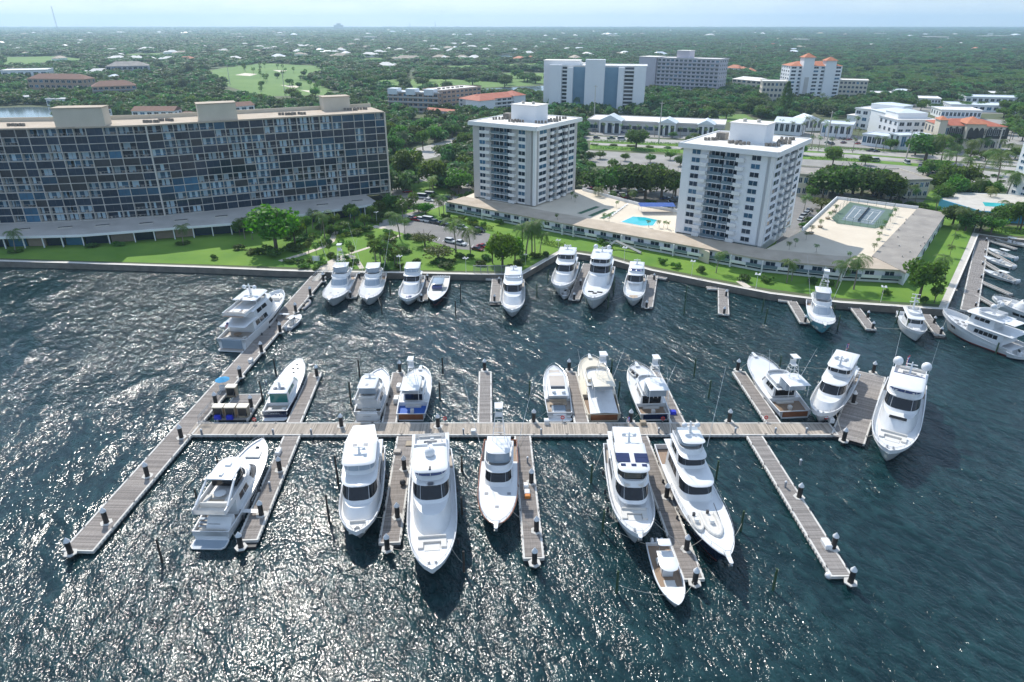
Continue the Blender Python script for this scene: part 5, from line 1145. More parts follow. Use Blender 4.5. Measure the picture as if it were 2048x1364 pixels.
# roof deck between the towers
ZK = 5.75
deck_a = [(905,404),(955,383),(1165,379),(1283,411),(1372,428),(1420,505),(1349,476),(1148,441),(1000,414)]
m = MB(); m.prism([(p.x, p.y) for p in (at(x, y, ZK) for x, y in deck_a)], ZL-.2, ZK); m.build('pool_deck', 'sand_deck', pod2)
deck_b = [(1512,508),(1604,462),(1673,398),(1836,418),(1795,486),(1752,515),(1690,524),(1526,508)]
m = MB(); m.prism([(p.x, p.y) for p in (at(x, y, ZK) for x, y in deck_b)], ZL-.2, ZK); m.build('court_deck', 'sand_deck', pod2)
m = MB()
for q in (((1604,462),(1673,398)), ((1673,398),(1836,418)), ((1165,381),(1283,412)), ((1283,412),(1368,427))):
    a_, b_ = at(*q[0], ZK), at(*q[1], ZK); m.obox((a_.x, a_.y), (b_.x, b_.y), .35, ZK-.2, ZK+1.1)
m.build('deck_parapet', 'wall_white', pod2, 'stuff')
wing = thing('east_wing', 'flat grey-roofed low wing beside the tennis court deck', 'building', (0, 0, 0))
wp = [at(1836,416,ZP), at(1893,426,ZP), at(1812,546,ZP), at(1744,512,ZP)]
m = MB(); m.prism([(p.x, p.y) for p in wp], ZP-.4, ZP+.1); m.build('roof', 'grey_roof', wing)
c_ = sum((Vector((p.x, p.y)) for p in wp), Vector((0, 0)))/4; m = MB(); m.prism([tuple(c_+(Vector((p.x, p.y))-c_)*.97) for p in wp], ZL-.2, ZP-.4); m.build('wall', 'wall_white', wing)
m = MB()
for k in range(12): a_ = wp[0].lerp(wp[2], .1+random.random()*.8); m.lathe((a_.x+random.uniform(-6, 6), a_.y, ZP+.1), [(.2, 0), (.2, .6)], 6)
m.build('roof_vents', 'concrete', wing, 'stuff')
for k in range(7):
    f = .08+k*.13; a_ = wp[1].lerp(wp[2], f); d = (wp[2]-wp[1]).normalized(); m = MB(); m.obox((a_.x, a_.y), (a_.x+d.x*2.4, a_.y+d.y*2.4), .25, ZL+1.6, ZL+3.4, .35); m.build('window', 'screen_dark', wing)
# pool, courts and furniture on the deck
pool = thing('swimming_pool', 'turquoise swimming pool with angled corners on the deck between the towers', 'pool', (0, 0, 0))
pp = [at(x, y, ZK) for x, y in ((1243,444),(1266,433.5),(1290,435),(1314,440),(1306,451),(1283,451.5))]
c_ = sum((Vector((p.x, p.y)) for p in pp), Vector((0, 0)))/6
m = MB(); m.prism([tuple(c_+(Vector((p.x, p.y))-c_)*1.1) for p in pp], ZK, ZK+.06); m.build('coping', 'pool_tile', pool)
m = MB(); m.prism([(p.x, p.y) for p in pp], ZK+.06, ZK+.075); m.build('pool_surface', 'pool_water', pool)
def deck_sheet(name, label, pts, z, mat_, cat):
    P = [at(x, y, z) for x, y in pts]; m = MB(); m.prism([(p.x, p.y) for p in P], z-.02, z); return tag(m.build(name, mat_), label, cat)
for k, (a_, b_) in enumerate((((1158,427),(1196,413)), ((1180,432),(1213,418)), ((1203,437),(1232,423)))):
    p, q = at(*a_, ZK+.03), at(*b_, ZK+.03); m = MB(); m.obox((p.x, p.y), (q.x, q.y), 2.0, ZK, ZK+.03); tag(m.build('shuffleboard_court', 'shuffle_green'), 'dark green shuffleboard lane on the pool deck, %s' % ordinal(k, 3), 'court', 'shuffleboard lanes')
can = thing('canopy', 'blue canvas canopy standing behind the swimming pool', 'canopy', at(1312,424,ZK))
m = MB(); m.add([(-7,-3,2.9),(7,-3,2.9),(7,3,2.9),(-7,3,2.9),(-6.5,0,3.8),(6.5,0,3.8)], [(0,1,5,4),(2,3,4,5),(1,2,5),(3,0,4)]); m.build('canvas', 'blue_canvas', can)
for sx in (-6.5, 6.5):
    for sy in (-2.7, 2.7): m = MB(); m.tube((sx, sy, 0), (sx, sy, 2.9), .07, n=6); m.build('post', 'white_paint', can)
for k in range(9):
    p = at(1218+k*4.2, 436-k*3.1, ZK); t = thing('sun_lounger', 'white pool lounger by the shuffleboard lanes, %s' % ordinal(k, 9), 'sun lounger', p, .6, 'loungers on the pool deck'); m = MB(); m.box(-.9, .5, -.33, .33, .28, .36); m.build('seat', 'white_paint', t); m = MB(); m.add([(.5,-.33,.3),(.5,.33,.3),(1.1,.33,.8),(1.1,-.33,.8),(.5,-.33,.36),(.5,.33,.36),(1.06,.33,.86),(1.06,-.33,.86)], [(0,1,2,3),(7,6,5,4),(0,3,7,4),(1,5,6,2),(3,2,6,7),(0,4,5,1)]); m.build('backrest', 'white_paint', t)
    for sx in (-.8, .4): m = MB(); m.box(sx, sx+.06, -.3, .3, 0, .28); m.build('leg', 'white_paint', t)
ct = thing('tennis_court', 'fenced grey-blue tennis court with white lines on the sandy deck', 'tennis court', (0, 0, 0))
cp = [at(x, y, ZK) for x, y in ((1663,436),(1700,404),(1788,420),(1771,452),(1750,457),(1674,447))]
m = MB(); m.prism([(p.x, p.y) for p in cp], ZK, ZK+.03); m.build('surround', 'court_green', ct)
q4 = [at(x, y, ZK) for x, y in ((1683,439.5),(1708,410),(1771,421),(1746,450))]
m = MB(); m.prism([(p.x, p.y) for p in q4], ZK+.03, ZK+.05); m.build('playing_surface', 'court_blue', ct)
def cq(u, v): a_ = q4[0].lerp(q4[3], u); b_ = q4[1].lerp(q4[2], u); return a_.lerp(b_, v)
for (u0, v0, u1, v1) in ((.1,.1,.9,.1),(.1,.9,.9,.9),(.1,.1,.1,.9),(.9,.1,.9,.9),(.1,.22,.9,.22),(.1,.78,.9,.78),(.3,.22,.3,.78),(.7,.22,.7,.78),(.3,.5,.7,.5)):
    a_, b_ = cq(u0, v0), cq(u1, v1); m = MB(); m.obox((a_.x, a_.y), (b_.x, b_.y), .17, ZK+.05, ZK+.06); m.build('court_line', 'line_paint', ct)
a_, b_ = cq(.5, .04), cq(.5, .96); m = MB(); m.obox((a_.x, a_.y), (b_.x, b_.y), .06, ZK+.1, ZK+1.0); m.build('net', 'dark_grey', ct)
for p, q in zip(cp, cp[1:]+cp[:1]):
    m = MB(); n = 5
    for k in range(n): c = p.lerp(q, k/n); m.tube((c.x, c.y, ZK), (c.x, c.y, ZK+3), .06, n=5)
    for z in (ZK+.3, ZK+1.2, ZK+2.1, ZK+3): m.tube((p.x, p.y, z), (q.x, q.y, z), .035, n=4)
    m.build('fence', 'court_green', ct, 'stuff')

# ================================================================ dock furniture
def dock_box(label, px, py, sx, sy, sz, mat_='white_paint', z=ZD, rz=PI/2, name='dock_box', lidmat=None, cat='box', group='dock boxes'):
    p = at(px, py, z); t = thing(name, label, cat, (p.x, p.y, z), rz, group); m = MB(); m.box(-sx/2, sx/2, -sy/2, sy/2, 0, sz*.8); m.build('body', mat_, t); m = MB(); m.prism([(-sx/2-.05, -sy/2-.05), (sx/2+.05, -sy/2-.05), (sx/2+.05, sy/2+.05), (-sx/2-.05, sy/2+.05)], sz*.8, sz, [(-sx/2+.08, -sy/2+.08), (sx/2-.08, -sy/2+.08), (sx/2-.08, sy/2-.08), (-sx/2+.08, sy/2-.08)]); m.build('lid', lidmat or mat_, t); return t
for lab, px, py, s in [('at the head of the lower left finger dock', 557, 907, (1.8, .8, .8)), ('on the finger dock between two flybridge yachts', 798, 778, (1.9, .9, 1.1)), ('on the finger dock behind the brown transom boat', 793, 803, (1.9, 1.0, 1.1)),
        ('on the cross dock left of the tuna tower boat', 947, 867, (.9, .9, .9)), ('on the cross dock left of the tan sunroof cruiser', 1093, 847, (1.0, .9, 1.0)), ('on the long empty finger dock', 1652, 1091, (1.9, 1.0, .8)), ('at the right end of the cross dock', 1661, 843, (1.4, .9, 1.0)), ('on the main pier by the fuel dock', 502, 724, (1.2, .8, .9)), ('on the cart beside the teak railed sportfisher', 1052, 977, (1.0, .8, 1.0)), ('on the finger dock beside the cart', 1054, 988, (1.2, .9, .7))]:
    dock_box('white locker box '+lab, px, py, *s)
dock_box('brown crate on the cross dock behind the navy transom sportfisher', 1286, 849, 1.1, 1.1, .8, 'tan_panel'); dock_box('blue plastic tub on the finger dock by the navy transom sportfisher', 1345, 827, 1.0, 1.3, .7, 'blue'); dock_box('orange toolbox at the foot of the finger dock cart', 1055, 995, .8, .9, .6, 'orange'); dock_box('brown mat-covered hatch box on the cluttered dock', 820, 888, 1.6, 1.4, .25, 'tan_panel'); dock_box('tan wooden steps box between the two large yachts', 795, 905, 1.2, 1.3, .5, 'teak_pale')
m = MB(); p = at(806, 970, ZD); m.smooth = True; m.ball((p.x, p.y, ZD+.55), .55, 12); o = m.build('fender_ball', 'dark_grey'); tag(o, 'big black fender ball on the cluttered finger dock', 'fender')
m = MB(); p = at(1657, 1152, .3); m.smooth = True; m.ball((p.x, p.y, .4), .55, 12); o = m.build('fender_ball', 'cap_white'); tag(o, 'round white fender at the end of the long empty finger dock', 'fender')
ped = thing('power_pedestal', 'slim grey power pedestal on the dock edge', 'pedestal', (0, 0, 0), 0, 'power pedestals'); m = MB(); m.box(-.15, .15, -.15, .15, 0, 1.1); m.build('post', 'rubber_grey', ped); m = MB(); m.prism([(-.2, -.2), (.2, -.2), (.2, .2), (-.2, .2)], 1.1, 1.3, [(-.1, -.1), (.1, -.1), (.1, .1), (-.1, .1)]); m.build('lamp_head', 'cap_white', ped)
PED = [(404,869),(547,869),(623,869),(927,868),(1082,868),(1317,866),(1374,866),(1550,866),(1470,866),(1612,866),(540,975),(1055,925),(1570,974),(533,772),(773,800),(1600,930)]
PED.sort()
for k, (px, py) in enumerate(PED):
    o = ped if k == 0 else copy_tree(ped); p = at(px, py, ZD); o.location = (p.x, p.y, ZD); o['label'] = 'slim grey power pedestal on the docks, '+ordinal(k, len(PED))
for k, (px, py) in enumerate([(510, 847), (890, 845), (1125, 843), (1325, 845), (1531, 843), (1651, 843)]):
    p = at(px, py, ZD); t = thing('life_ring_stand', 'red life ring stand on the cross dock, '+ordinal(k, 6), 'life ring', (p.x, p.y, ZD), 0, 'life ring stands'); m = MB(); m.tube((0, 0, 0), (0, 0, 1.2), .06, n=6); m.build('post', 'steel', t)
    m = MB(); m.smooth = True; m.path([(.33*math.cos(a), 0, .95+.33*math.sin(a)) for a in np.linspace(0, 2*PI, 13)], .1, 6); m.build('ring', 'red', t)
# fuel dispensers
for k, (px, py) in enumerate([(436,838), (460,838), (485,838), (462,797)]):
    p = at(px, py, ZD); t = thing('fuel_dispenser', ['tan fuel dispenser cabinet, leftmost of the front three', 'tan fuel dispenser cabinet, middle of the front three', 'tan fuel dispenser cabinet, rightmost of the front three', 'tan fuel dispenser standing alone behind the other three'][k], 'fuel dispenser', (p.x, p.y, ZD), 0, 'fuel dispensers')
    m = MB(); m.box(-1.0, 1.0, .5, 1.9, 0, 2.3); m.build('cabinet', 'tan_panel', t); m = MB(); m.box(-1.1, 1.1, .4, 2.0, 2.3, 2.5); m.build('canopy', 'gelcoat_beige', t)
    m = MB(); m.box(-.85, .85, .44, .5, .5, 2.1); m.build('front_panel', 'screen_brown', t); m = MB(); m.smooth = True
    m.path([(.8, .3+.5*math.cos(a), 1.0+.5*math.sin(a)) for a in np.linspace(0, 2*PI, 11)], .08, 5); m.build('hose_reel', 'dark_grey', t)
    if k < 2: m = MB(); m.box(-.6, .7, -.35, .35, .0, .8); m.build('blue_bin', 'blue', t)
    m = MB(); m.tube((-1.05, .3, 0), (-1.05, .3, 1.0), .05, n=5); m.tube((1.05, .3, 0), (1.05, .3, 1.0), .05, n=5); m.build('guard_post', 'steel', t, 'stuff')
p = at(448, 776, ZD); t = thing('umbrella', 'blue parasol over the fuel dock attendant stand', 'umbrella', (p.x, p.y, ZD)); m = MB(); m.tube((0, 0, 0), (0, 0, 2.6), .05, n=6); m.build('pole', 'steel', t)
m = MB(); n_ = 8; m.add([(1.6*math.cos(2*PI*i/n_), 1.6*math.sin(2*PI*i/n_), 2.1) for i in range(n_)]+[(0, 0, 2.75)], [(i, (i+1) % n_, n_) for i in range(n_)]); m.build('canopy', 'umbrella_blue', t)
m = MB(); m.box(-.6, .5, -1.0, -.4, 0, 1.0); m.build('stand', 'white_paint', t)
# rail between pier and fuel dock, gangway to the shore
def railing(name, label, pts, z, h=1.0, mat_='steel', cat='railing'):
    P = [at(x, y, z) for x, y in pts]; t = thing(name, label, cat, P[0]); m = MB()
    for a, b in zip(P, P[1:]):
        for zz in (h, h*.55): m.tube((a.x-P[0].x, a.y-P[0].y, zz), (b.x-P[0].x, b.y-P[0].y, zz), .05, n=5)
    m.build('top_rail', mat_, t, 'stuff'); n = 8
    m = MB()
    for a, b in zip(P, P[1:]):
        for k in range(n+1): c = a.lerp(b, k/n)-P[0]; m.tube((c.x, c.y, 0), (c.x, c.y, h), .04, n=5)
    m.build('stanchions', mat_, t, 'stuff')
railing('handrail', 'pale handrail between the main pier and the fuel dock', [(397,842),(447,783)], ZD); railing('handrail', 'short handrail at the head of the cross dock', [(398,851),(420,851)], ZD)
g0 = at(630, 562, ZD); g1 = at(650, 541, ZL); t = thing('gangway', 'aluminium gangway with railings from the shore down to the main pier', 'gangway', (g0.x, g0.y, 0)); d = g1-g0
dd = Vector((d.x, d.y, 0)).normalized(); nn = Vector((-dd.y, dd.x, 0)); m = MB()
c4 = [(nn*1.1), (nn*-1.1), (nn*-1.1+Vector((d.x, d.y, 0))), (nn*1.1+Vector((d.x, d.y, 0)))]; zz = [ZD+.1, ZD+.1, ZL+.35, ZL+.35]
m.add([(c.x, c.y, z) for c, z in zip(c4, zz)]+[(c.x, c.y, z-.15) for c, z in zip(c4, zz)], [(3,2,1,0),(4,5,6,7),(0,1,5,4),(1,2,6,5),(2,3,7,6),(3,0,4,7)]); m.build('ramp', 'concrete', t)
for s in (1, -1):
    m = MB()
    for k in range(8): f = k/7; c = nn*1.1*s+Vector((d.x, d.y, 0))*f; z = ZD+.1+(ZL-ZD+.25)*f; m.tube((c.x, c.y, z), (c.x, c.y, z+1.1), .05, n=5)
    a_, b_ = nn*1.1*s, nn*1.1*s+Vector((d.x, d.y, 0)); m.tube((a_.x, a_.y, ZD+1.2), (b_.x, b_.y, ZL+1.45), .07, n=5); m.tube((a_.x, a_.y, ZD+.6), (b_.x, b_.y, ZL+.85), .05, n=5); m.build('side_rail', 'steel', t)
# marina gate, sign
p = at(985, 546, ZL+.1); t = thing('marina_gate', 'grey trellis gate structure at the head of the short docks', 'gate', (p.x, p.y, ZL+.1))
for k in range(6):
    m = MB(); m.box(-6+k*2.2, -5.8+k*2.2, -.1, .1, 0, 2.4); m.build('post', 'rubber_grey', t)
m = MB(); m.box(-6.2, 5.3, -.1, .1, 2.4, 2.55); m.build('top_frame', 'rubber_grey', t)
m = MB()
for k in range(44): m.box(-5.9+k*.25, -5.84+k*.25, -.05, .05, .2, 2.35)
m.build('bars', 'rubber_grey', t, 'stuff')
p = at(633, 527, ZL); t = thing('notice_board', 'white notice board on posts by the gangway', 'sign', (p.x, p.y, ZL)); m = MB(); m.box(-1.2, 1.2, -.06, .06, .9, 2.6); m.build('board', 'white_paint', t)
for sx in (-1, 1): m = MB(); m.box(sx-.06, sx+.06, -.06, .06, 0, 2.6); m.build('post', 'white_paint', t)

# ---------------------------------------------------------------- lamps
def make_lamp():
    t = thing('street_lamp', '', 'street lamp', (0, 0, 0), 0, 'white lamp posts along the waterfront'); m = MB(); m.tube((0, 0, 0), (0, 0, 1), .012, .009, n=6); m.build('pole', 'white_paint', t)
    m = MB(); m.box(-.14, .14, -.012, .012, .93, .95); m.box(-.012, .012, -.14, .14, .93, .95); m.build('cross_arm', 'white_paint', t)
    for dx, dy in ((.14, 0), (-.14, 0), (0, .14), (0, -.14)): m = MB(); m.lathe((dx, dy, .95), [(.06, 0), (.055, .03), (.02, .05)], 8); m.build('lamp_head', 'cap_white', t)
    return t
lamp0 = make_lamp(); LAMPS = [(754,448,423),(801,542,511),(932,546,515),(1051,529,508),(1116,507,479),(1248,524,494),(1383,551,521),(1511,581,547),(1650,586,562),(1761,604.5,572),(1947,467,452)]
for k, (px, py, top) in enumerate(LAMPS):
    o = lamp0 if k == 0 else copy_tree(lamp0); p = at(px, py, ZL); o.location = p; h = hat(top, p.y)-ZL; o.scale = (h, h, h); o.rotation_euler = (0, 0, .4); o['label'] = 'white four-headed lamp post on the waterfront, '+ordinal(k, len(LAMPS))

# ================================================================ ground sheets
Z1 = ZL+.045
sheet('parking_lot', [(805,466),(815,446),(840,434),(899,449),(965,464),(981,468),(969,502),(912,498),(862,482),(823,477)], Z1, 'asphalt')
sheet('driveway', [(757,443),(815,446),(805,466),(760,455)], Z1-.004, 'old_asphalt'); sheet('driveway', [(757,443),(778,448),(850,424),(838,420)], Z1-.008, 'old_asphalt')
for k in range(13):
    a_, b_ = at(838+k*10.2, 437+k*2.35, Z1+.006), at(833+k*10.2, 442+k*2.35, Z1+.006); m = MB(); m.obox((a_.x, a_.y), (b_.x, b_.y), .18, Z1, Z1+.008); m.build('bay_marking', 'line_paint', kind='structure')
for k in range(11):
    a_, b_ = at(866+k*9.6, 479+k*2.0, Z1+.006), at(870+k*9.6, 473.5+k*2.0, Z1+.006); m = MB(); m.obox((a_.x, a_.y), (b_.x, b_.y), .18, Z1, Z1+.008); m.build('bay_marking', 'line_paint', kind='structure')
def path(pts, wd, mat_='path', name='path', z=Z1+.01):
    P = [at(x, y, z) for x, y in pts]; a = offset_line(P, wd/2); b = offset_line(P, -wd/2); m = MB()
    for i in range(len(P)-1): m.quad(b[i], b[i+1], a[i+1], a[i])
    return m.build(name, mat_, kind='structure')
path([(560,522),(610,507),(645,494),(663,483),(669,470),(672,463)], 2.2); path([(700,507),(725,499),(752,490),(775,482),(800,470)], 1.5); path([(706,516),(716,524),(724,537)], 1.6); path([(650,540),(663,527),(680,517),(704,510)], 4.6, name='plaza'); path([(735,459),(752,453),(768,456)], 3.0, 'path', 'terrace'); path([(1893,575),(1912,581)], 1.8); path([(1478,562),(1497,575)], 2.2); path([(1190,505),(1215,517)], 3.0, 'concrete', 'terrace')
# car parks, drives and roads between the towers and the town
sheet('parking_lot', [(781,352),(850,345),(948,325),(948,388),(905,404),(850,424),(800,415),(783,395)], Z1, 'old_asphalt')
sheet('grass_verge', [(790,372),(850,362),(905,380),(890,392),(845,390)], Z1+.02, 'lawn'); sheet('grass_verge', [(860,345),(930,330),(946,340),(905,362)], Z1+.02, 'lawn')
sheet('road', [(790,306),(860,290),(950,262),(955,280),(880,312),(800,330)], Z1+.01, 'road')
sheet('parking_lot', [(1170,300),(1370,312),(1370,345),(1172,330)], Z1, 'old_asphalt'); sheet('parking_lot', [(1165,352),(1365,364),(1365,430),(1165,392)], Z1, 'asphalt'); sheet('hedge_strip', [(1168,340),(1366,352),(1366,362),(1168,350)], Z1+.02, 'lawn')
sheet('parking_lot', [(1545,500),(1575,440),(1590,380),(1690,385),(1850,400),(1835,414),(1672,394),(1605,460)], Z1, 'asphalt'); sheet('parking_lot', [(1600,302),(1700,310),(1845,325),(1860,352),(1790,345),(1600,330)], Z1, 'old_asphalt')
sheet('highway', [(1100,268),(1180,272),(1440,284),(1700,298),(1910,313),(2300,343),(2300,353),(1910,322),(1700,306),(1440,291),(1180,281),(1100,278)], Z1+.01, 'road'); sheet('highway', [(1180,285),(1440,297),(1700,309),(1910,325),(2300,356),(2300,364),(1910,331),(1700,314),(1440,302),(1180,289)], Z1+.01, 'road')
sheet('grass_verge', [(1180,281.5),(1440,291.5),(1700,306.5),(1910,322.5),(1910,324.6),(1700,308.6),(1440,296.6),(1180,284.6)], Z1+.015, 'lawn'); sheet('grass_verge', [(1180,290),(1440,303),(1680,315),(1900,332),(1900,338),(1690,322),(1440,310),(1180,298)], Z1+.015, 'lawn')
sheet('parking_lot', [(1170,254),(1440,266),(1450,281),(1180,270)], Z1, 'old_asphalt'); sheet('parking_lot', [(1590,262),(1720,272),(1840,286),(1830,302),(1700,294),(1580,284)], Z1, 'old_asphalt'); sheet('parking_lot', [(1850,288),(2100,300),(2100,325),(1860,306)], Z1, 'old_asphalt'); sheet('parking_lot', [(1300,215),(1345,222),(1340,236),(1290,230)], Z1, 'road')
sheet('grass_verge', [(1385,232),(1490,228),(1510,240),(1430,246)], Z1+.02, 'fairway')

sheet('driveway', [(1858,338),(1960,340),(2060,352),(2040,380),(1900,376),(1865,362)], Z1, 'road'); sheet('grass_verge', [(1862,380),(1900,378),(1890,400),(1850,398)], Z1+.02, 'lawn'); sheet('parking_lot', [(1870,232),(2120,246),(2120,292),(2010,288),(1870,250)], Z1, 'old_asphalt'); sheet('parking_lot', [(1730,206),(2100,214),(2100,228),(1880,226),(1740,214)], Z1, 'old_asphalt')

# ================================================================ vehicles
CARC = {'white': (.72, .73, .74), 'silver': (.40, .41, .43), 'black': (.012, .012, .014), 'grey': (.10, .105, .11), 'red': (.35, .015, .02), 'maroon': (.14, .02, .03), 'blue': (.03, .07, .22), 'green': (.03, .10, .08), 'beige': (.38, .33, .25)}
for k, c in CARC.items(): pm('car_'+k, c, tuple(x*.95 for x in c), .5, .22, coat=.6)
pm('tyre', (.012, .012, .012), rough=.8)
VSPEC = {'sedan': (4.8, 1.85, .75, 1.42, [(-1.6, -.9), (.35, 1.15)]), 'suv': (4.9, 1.95, .95, 1.75, [(-2.2, -1.8), (.6, 1.3)]), 'van': (5.8, 2.1, 1.0, 2.4, [(-2.8, -2.7), (1.5, 2.3)]), 'pickup': (5.9, 2.0, 1.0, 1.85, [(-.9, -.6), (.9, 1.6)])}
vmesh = {}
def vehicle_meshes(kind):
    if kind in vmesh: return vmesh[kind]
    L_, W_, zb, zt, ((a0, a1), (b0, b1)) = VSPEC[kind]; h = W_/2; x0, x1 = -L_/2, L_/2; z0 = .32; hood = zb-.12
    m = MB(); m.smooth = True
    prof = [(x0+.05, z0), (x1-.05, z0), (x1, .55), (x1-.08, hood-.08), (b1+.1, zb), (a0, zb), (x0+.06, zb-.03), (x0, .6)]
    if kind == 'pickup': prof = [(x0+.05, z0), (x1-.05, z0), (x1, .6), (x1-.08, hood), (b1, zb), (a0, zb), (x0+.02, zb), (x0, .6)]
    n = len(prof); vs_ = [(x, -h, z) for x, z in prof]+[(x, h, z) for x, z in prof]; m.add(vs_, [tuple(range(n-1, -1, -1)), tuple(range(n, 2*n))]+[(i, (i+1) % n, (i+1) % n+n, i+n) for i in range(n)]); m.k = 0
    if kind == 'pickup': m.box(x0+.1, a0-.1, -h+.12, h-.12, zb+.001, zb+.03)
    body = m.mesh('body', ['car_white'])
    m = MB(); r = h-.22; m.prism([(a0, -h+.06), (b1, -h+.06), (b1, h-.06), (a0, h-.06)], zb-.02, zt-.06, [(a1, -r), (b0, -r), (b0, r), (a1, r)]); glass = m.mesh('window_band', 'screen_dark')
    m = MB(); m.smooth = True; m.prism([(a1-.03, -r-.03), (b0+.03, -r-.03), (b0+.03, r+.03), (a1-.03, r+.03)], zt-.06, zt, [(a1+.1, -r+.1), (b0-.1, -r+.1), (b0-.1, r-.1), (a1+.1, r-.1)])
    roof = m.mesh('roof', ['car_white'])
    m = MB(); m.smooth = True; m.tube((0, -.11, 0), (0, .11, 0), .34, n=12); wheel = m.mesh('wheel', 'tyre')
    m = MB(); m.box(-.04, .04, -.22, .22, -.09, .09); light = m.mesh('headlight', 'cap_white')
    vmesh[kind] = (body, glass, roof, wheel, light); return vmesh[kind]
def vehicle(kind, colour, px, py, deg, label, z=None, group=None):
    z = Z1+.01 if z is None else z; p = at(px, py, z); t = thing({'sedan': 'parked_car', 'suv': 'parked_car', 'van': 'parked_van', 'pickup': 'pickup_truck'}[kind], label, {'sedan': 'car', 'suv': 'car', 'van': 'van', 'pickup': 'pickup truck'}[kind], (p.x, p.y, z), RAD(deg), group)
    b, g, r, w_, li = vehicle_meshes(kind); L_, W_, zb, zt, _ = VSPEC[kind]
    o1 = link('body', b, t); link('window_band', g, t); o2 = link('roof', r, t)
    for o in (o1, o2): o.material_slots[0].link = 'OBJECT'; o.material_slots[0].material = M['car_'+colour]
    for sx in (-.31, .31):
        for sy in (-.5, .5): o = link('wheel', w_, t); o.location = (sx*L_, sy*(W_-.2), .34)
    for sy in (-.34, .34): o = link('headlight', li, t); o.location = (L_/2-.02, sy*W_, .68)
NM = {'sedan': 'saloon car', 'suv': 'sport utility car', 'van': 'van', 'pickup': 'pickup truck'}
def row(place, spots):
    spots = sorted(spots, key=lambda s: s[2]); cnt = {}
    for s in spots: cnt[(s[0], s[1])] = cnt.get((s[0], s[1]), 0)+1
    seen = {}
    for kind, col, px, py, deg in spots:
        k = (kind, col); i = seen.get(k, 0); seen[k] = i+1; o = ordinal(i, cnt[k])
        vehicle(kind, col, px, py, deg, '%s %s %s%s' % (col, NM[kind], place, ', '+o if o else ''), group='vehicles '+place)
row('in the marina car park', [('sedan','silver',824.6,437,-35),('sedan','red',832,441,-30),('suv','white',844,442,-30),('van','white',858,444,-30),('suv','grey',870,446.5,-30),('pickup','black',884,449.5,-32),('suv','white',924,458,-35),('suv','black',959,463,-35),('suv','white',901,485,-35),('pickup','white',919,489,-35),('sedan','maroon',955,500,-35),('sedan','red',965,495,-35)])
row('in the car park left of the tan tower', [('sedan','red',815,385,10),('van','white',846,397,-20),('van','white',862,393,-20),('sedan','white',858,402,-20),('sedan','white',940,371,30),('sedan','silver',920,358,30),('suv','grey',880,372,10),('suv','black',895,398,-30)])
row('in the shaded lot between the towers', [('sedan','maroon',1180,381,20),('suv','red',1190,376,20),('sedan','white',1204,374,20),('sedan','white',1226,388,10),('suv','silver',1236,389,10),('suv','white',1246,392,10),('sedan','red',1252,396,10),('pickup','beige',1279,384,5),('sedan','black',1345,405,20),('suv','grey',1352,400,20),('sedan','blue',1330,398,20)])
row('on the highway', [('suv','black',1193,277,3),('pickup','green',1222,278,3),('van','white',1243,280,3),('sedan','white',1500,297,4),('pickup','grey',1742,302.5,5),('sedan','grey',1752,304,5),('sedan','white',1960,318,7)])
row('in the shopping centre lot', [('sedan','white',1176,263,5),('suv','silver',1190,263,5),('sedan','grey',1221,265,5),('sedan','blue',1243,266,5),('suv','white',1215,262,5),('sedan','green',1655,286,30),('suv','grey',1663,289,30),('sedan','silver',1678,278,30),('sedan','black',1688,279,30),('sedan','red',1698,280,30),('sedan','maroon',1687,286.5,30),('sedan','red',1716,288,30),('suv','blue',1731,289,30),('sedan','blue',1742,289,30),('suv','black',1615,285,30)])
row('along the lane by the red-roofed hall', [('sedan','white',1880,296,5),('suv','silver',1893,297,5),('sedan','white',1905,298,5),('sedan','black',1918,299,5),('suv','grey',1932,300,5),('sedan','white',1946,301,5),('suv','white',1962,301,5),('sedan','black',1980,303,5),('sedan','silver',1995,303,5),('suv','white',2012,305,5)])
row('by the grey-roofed office', [('suv','blue',1726,322,10),('van','white',1750,323,5),('van','white',1813,327,80),('suv','silver',1840,333,60),('pickup','beige',1862,350,5),('sedan','blue',1756,393,8),('suv','blue',1768,394,8),('sedan','white',1784,396,8),('sedan','grey',1800,398,8)])
row('beside the tennis deck wall', [('sedan','white',1603,440,45),('suv','silver',1608,434,45),('sedan','white',1613,428,45),('sedan','silver',1618,422,45)])

# ================================================================ vegetation
leafmat('leaf_dark', (.05, .105, .024), (.095, .165, .04), trans=.48); leafmat('leaf_mid', (.07, .145, .025), (.13, .215, .045), trans=.48); leafmat('leaf_bright', (.07, .18, .015), (.13, .25, .03), trans=.5); leafmat('leaf_olive', (.10, .14, .04), (.16, .19, .07), trans=.4)
leafmat('leaf_far', (.055, .11, .036), (.115, .175, .065), rnd=.42, trans=.45, hue=.05); leafmat('palm_leaf', (.08, .15, .035), (.14, .205, .065), trans=.45); leafmat('palm_yellow', (.13, .18, .03), (.19, .23, .06)); leafmat('leaf_grey', (.09, .125, .065), (.14, .17, .10)); leafmat('mangrove', (.075, .15, .025), (.125, .20, .045), rnd=.2, trans=.45)
pm('bark', (.09, .07, .055), (.14, .115, .09), 1.5, .9); pm('palm_bark', (.20, .17, .14), (.28, .24, .20), 1.5, .9)
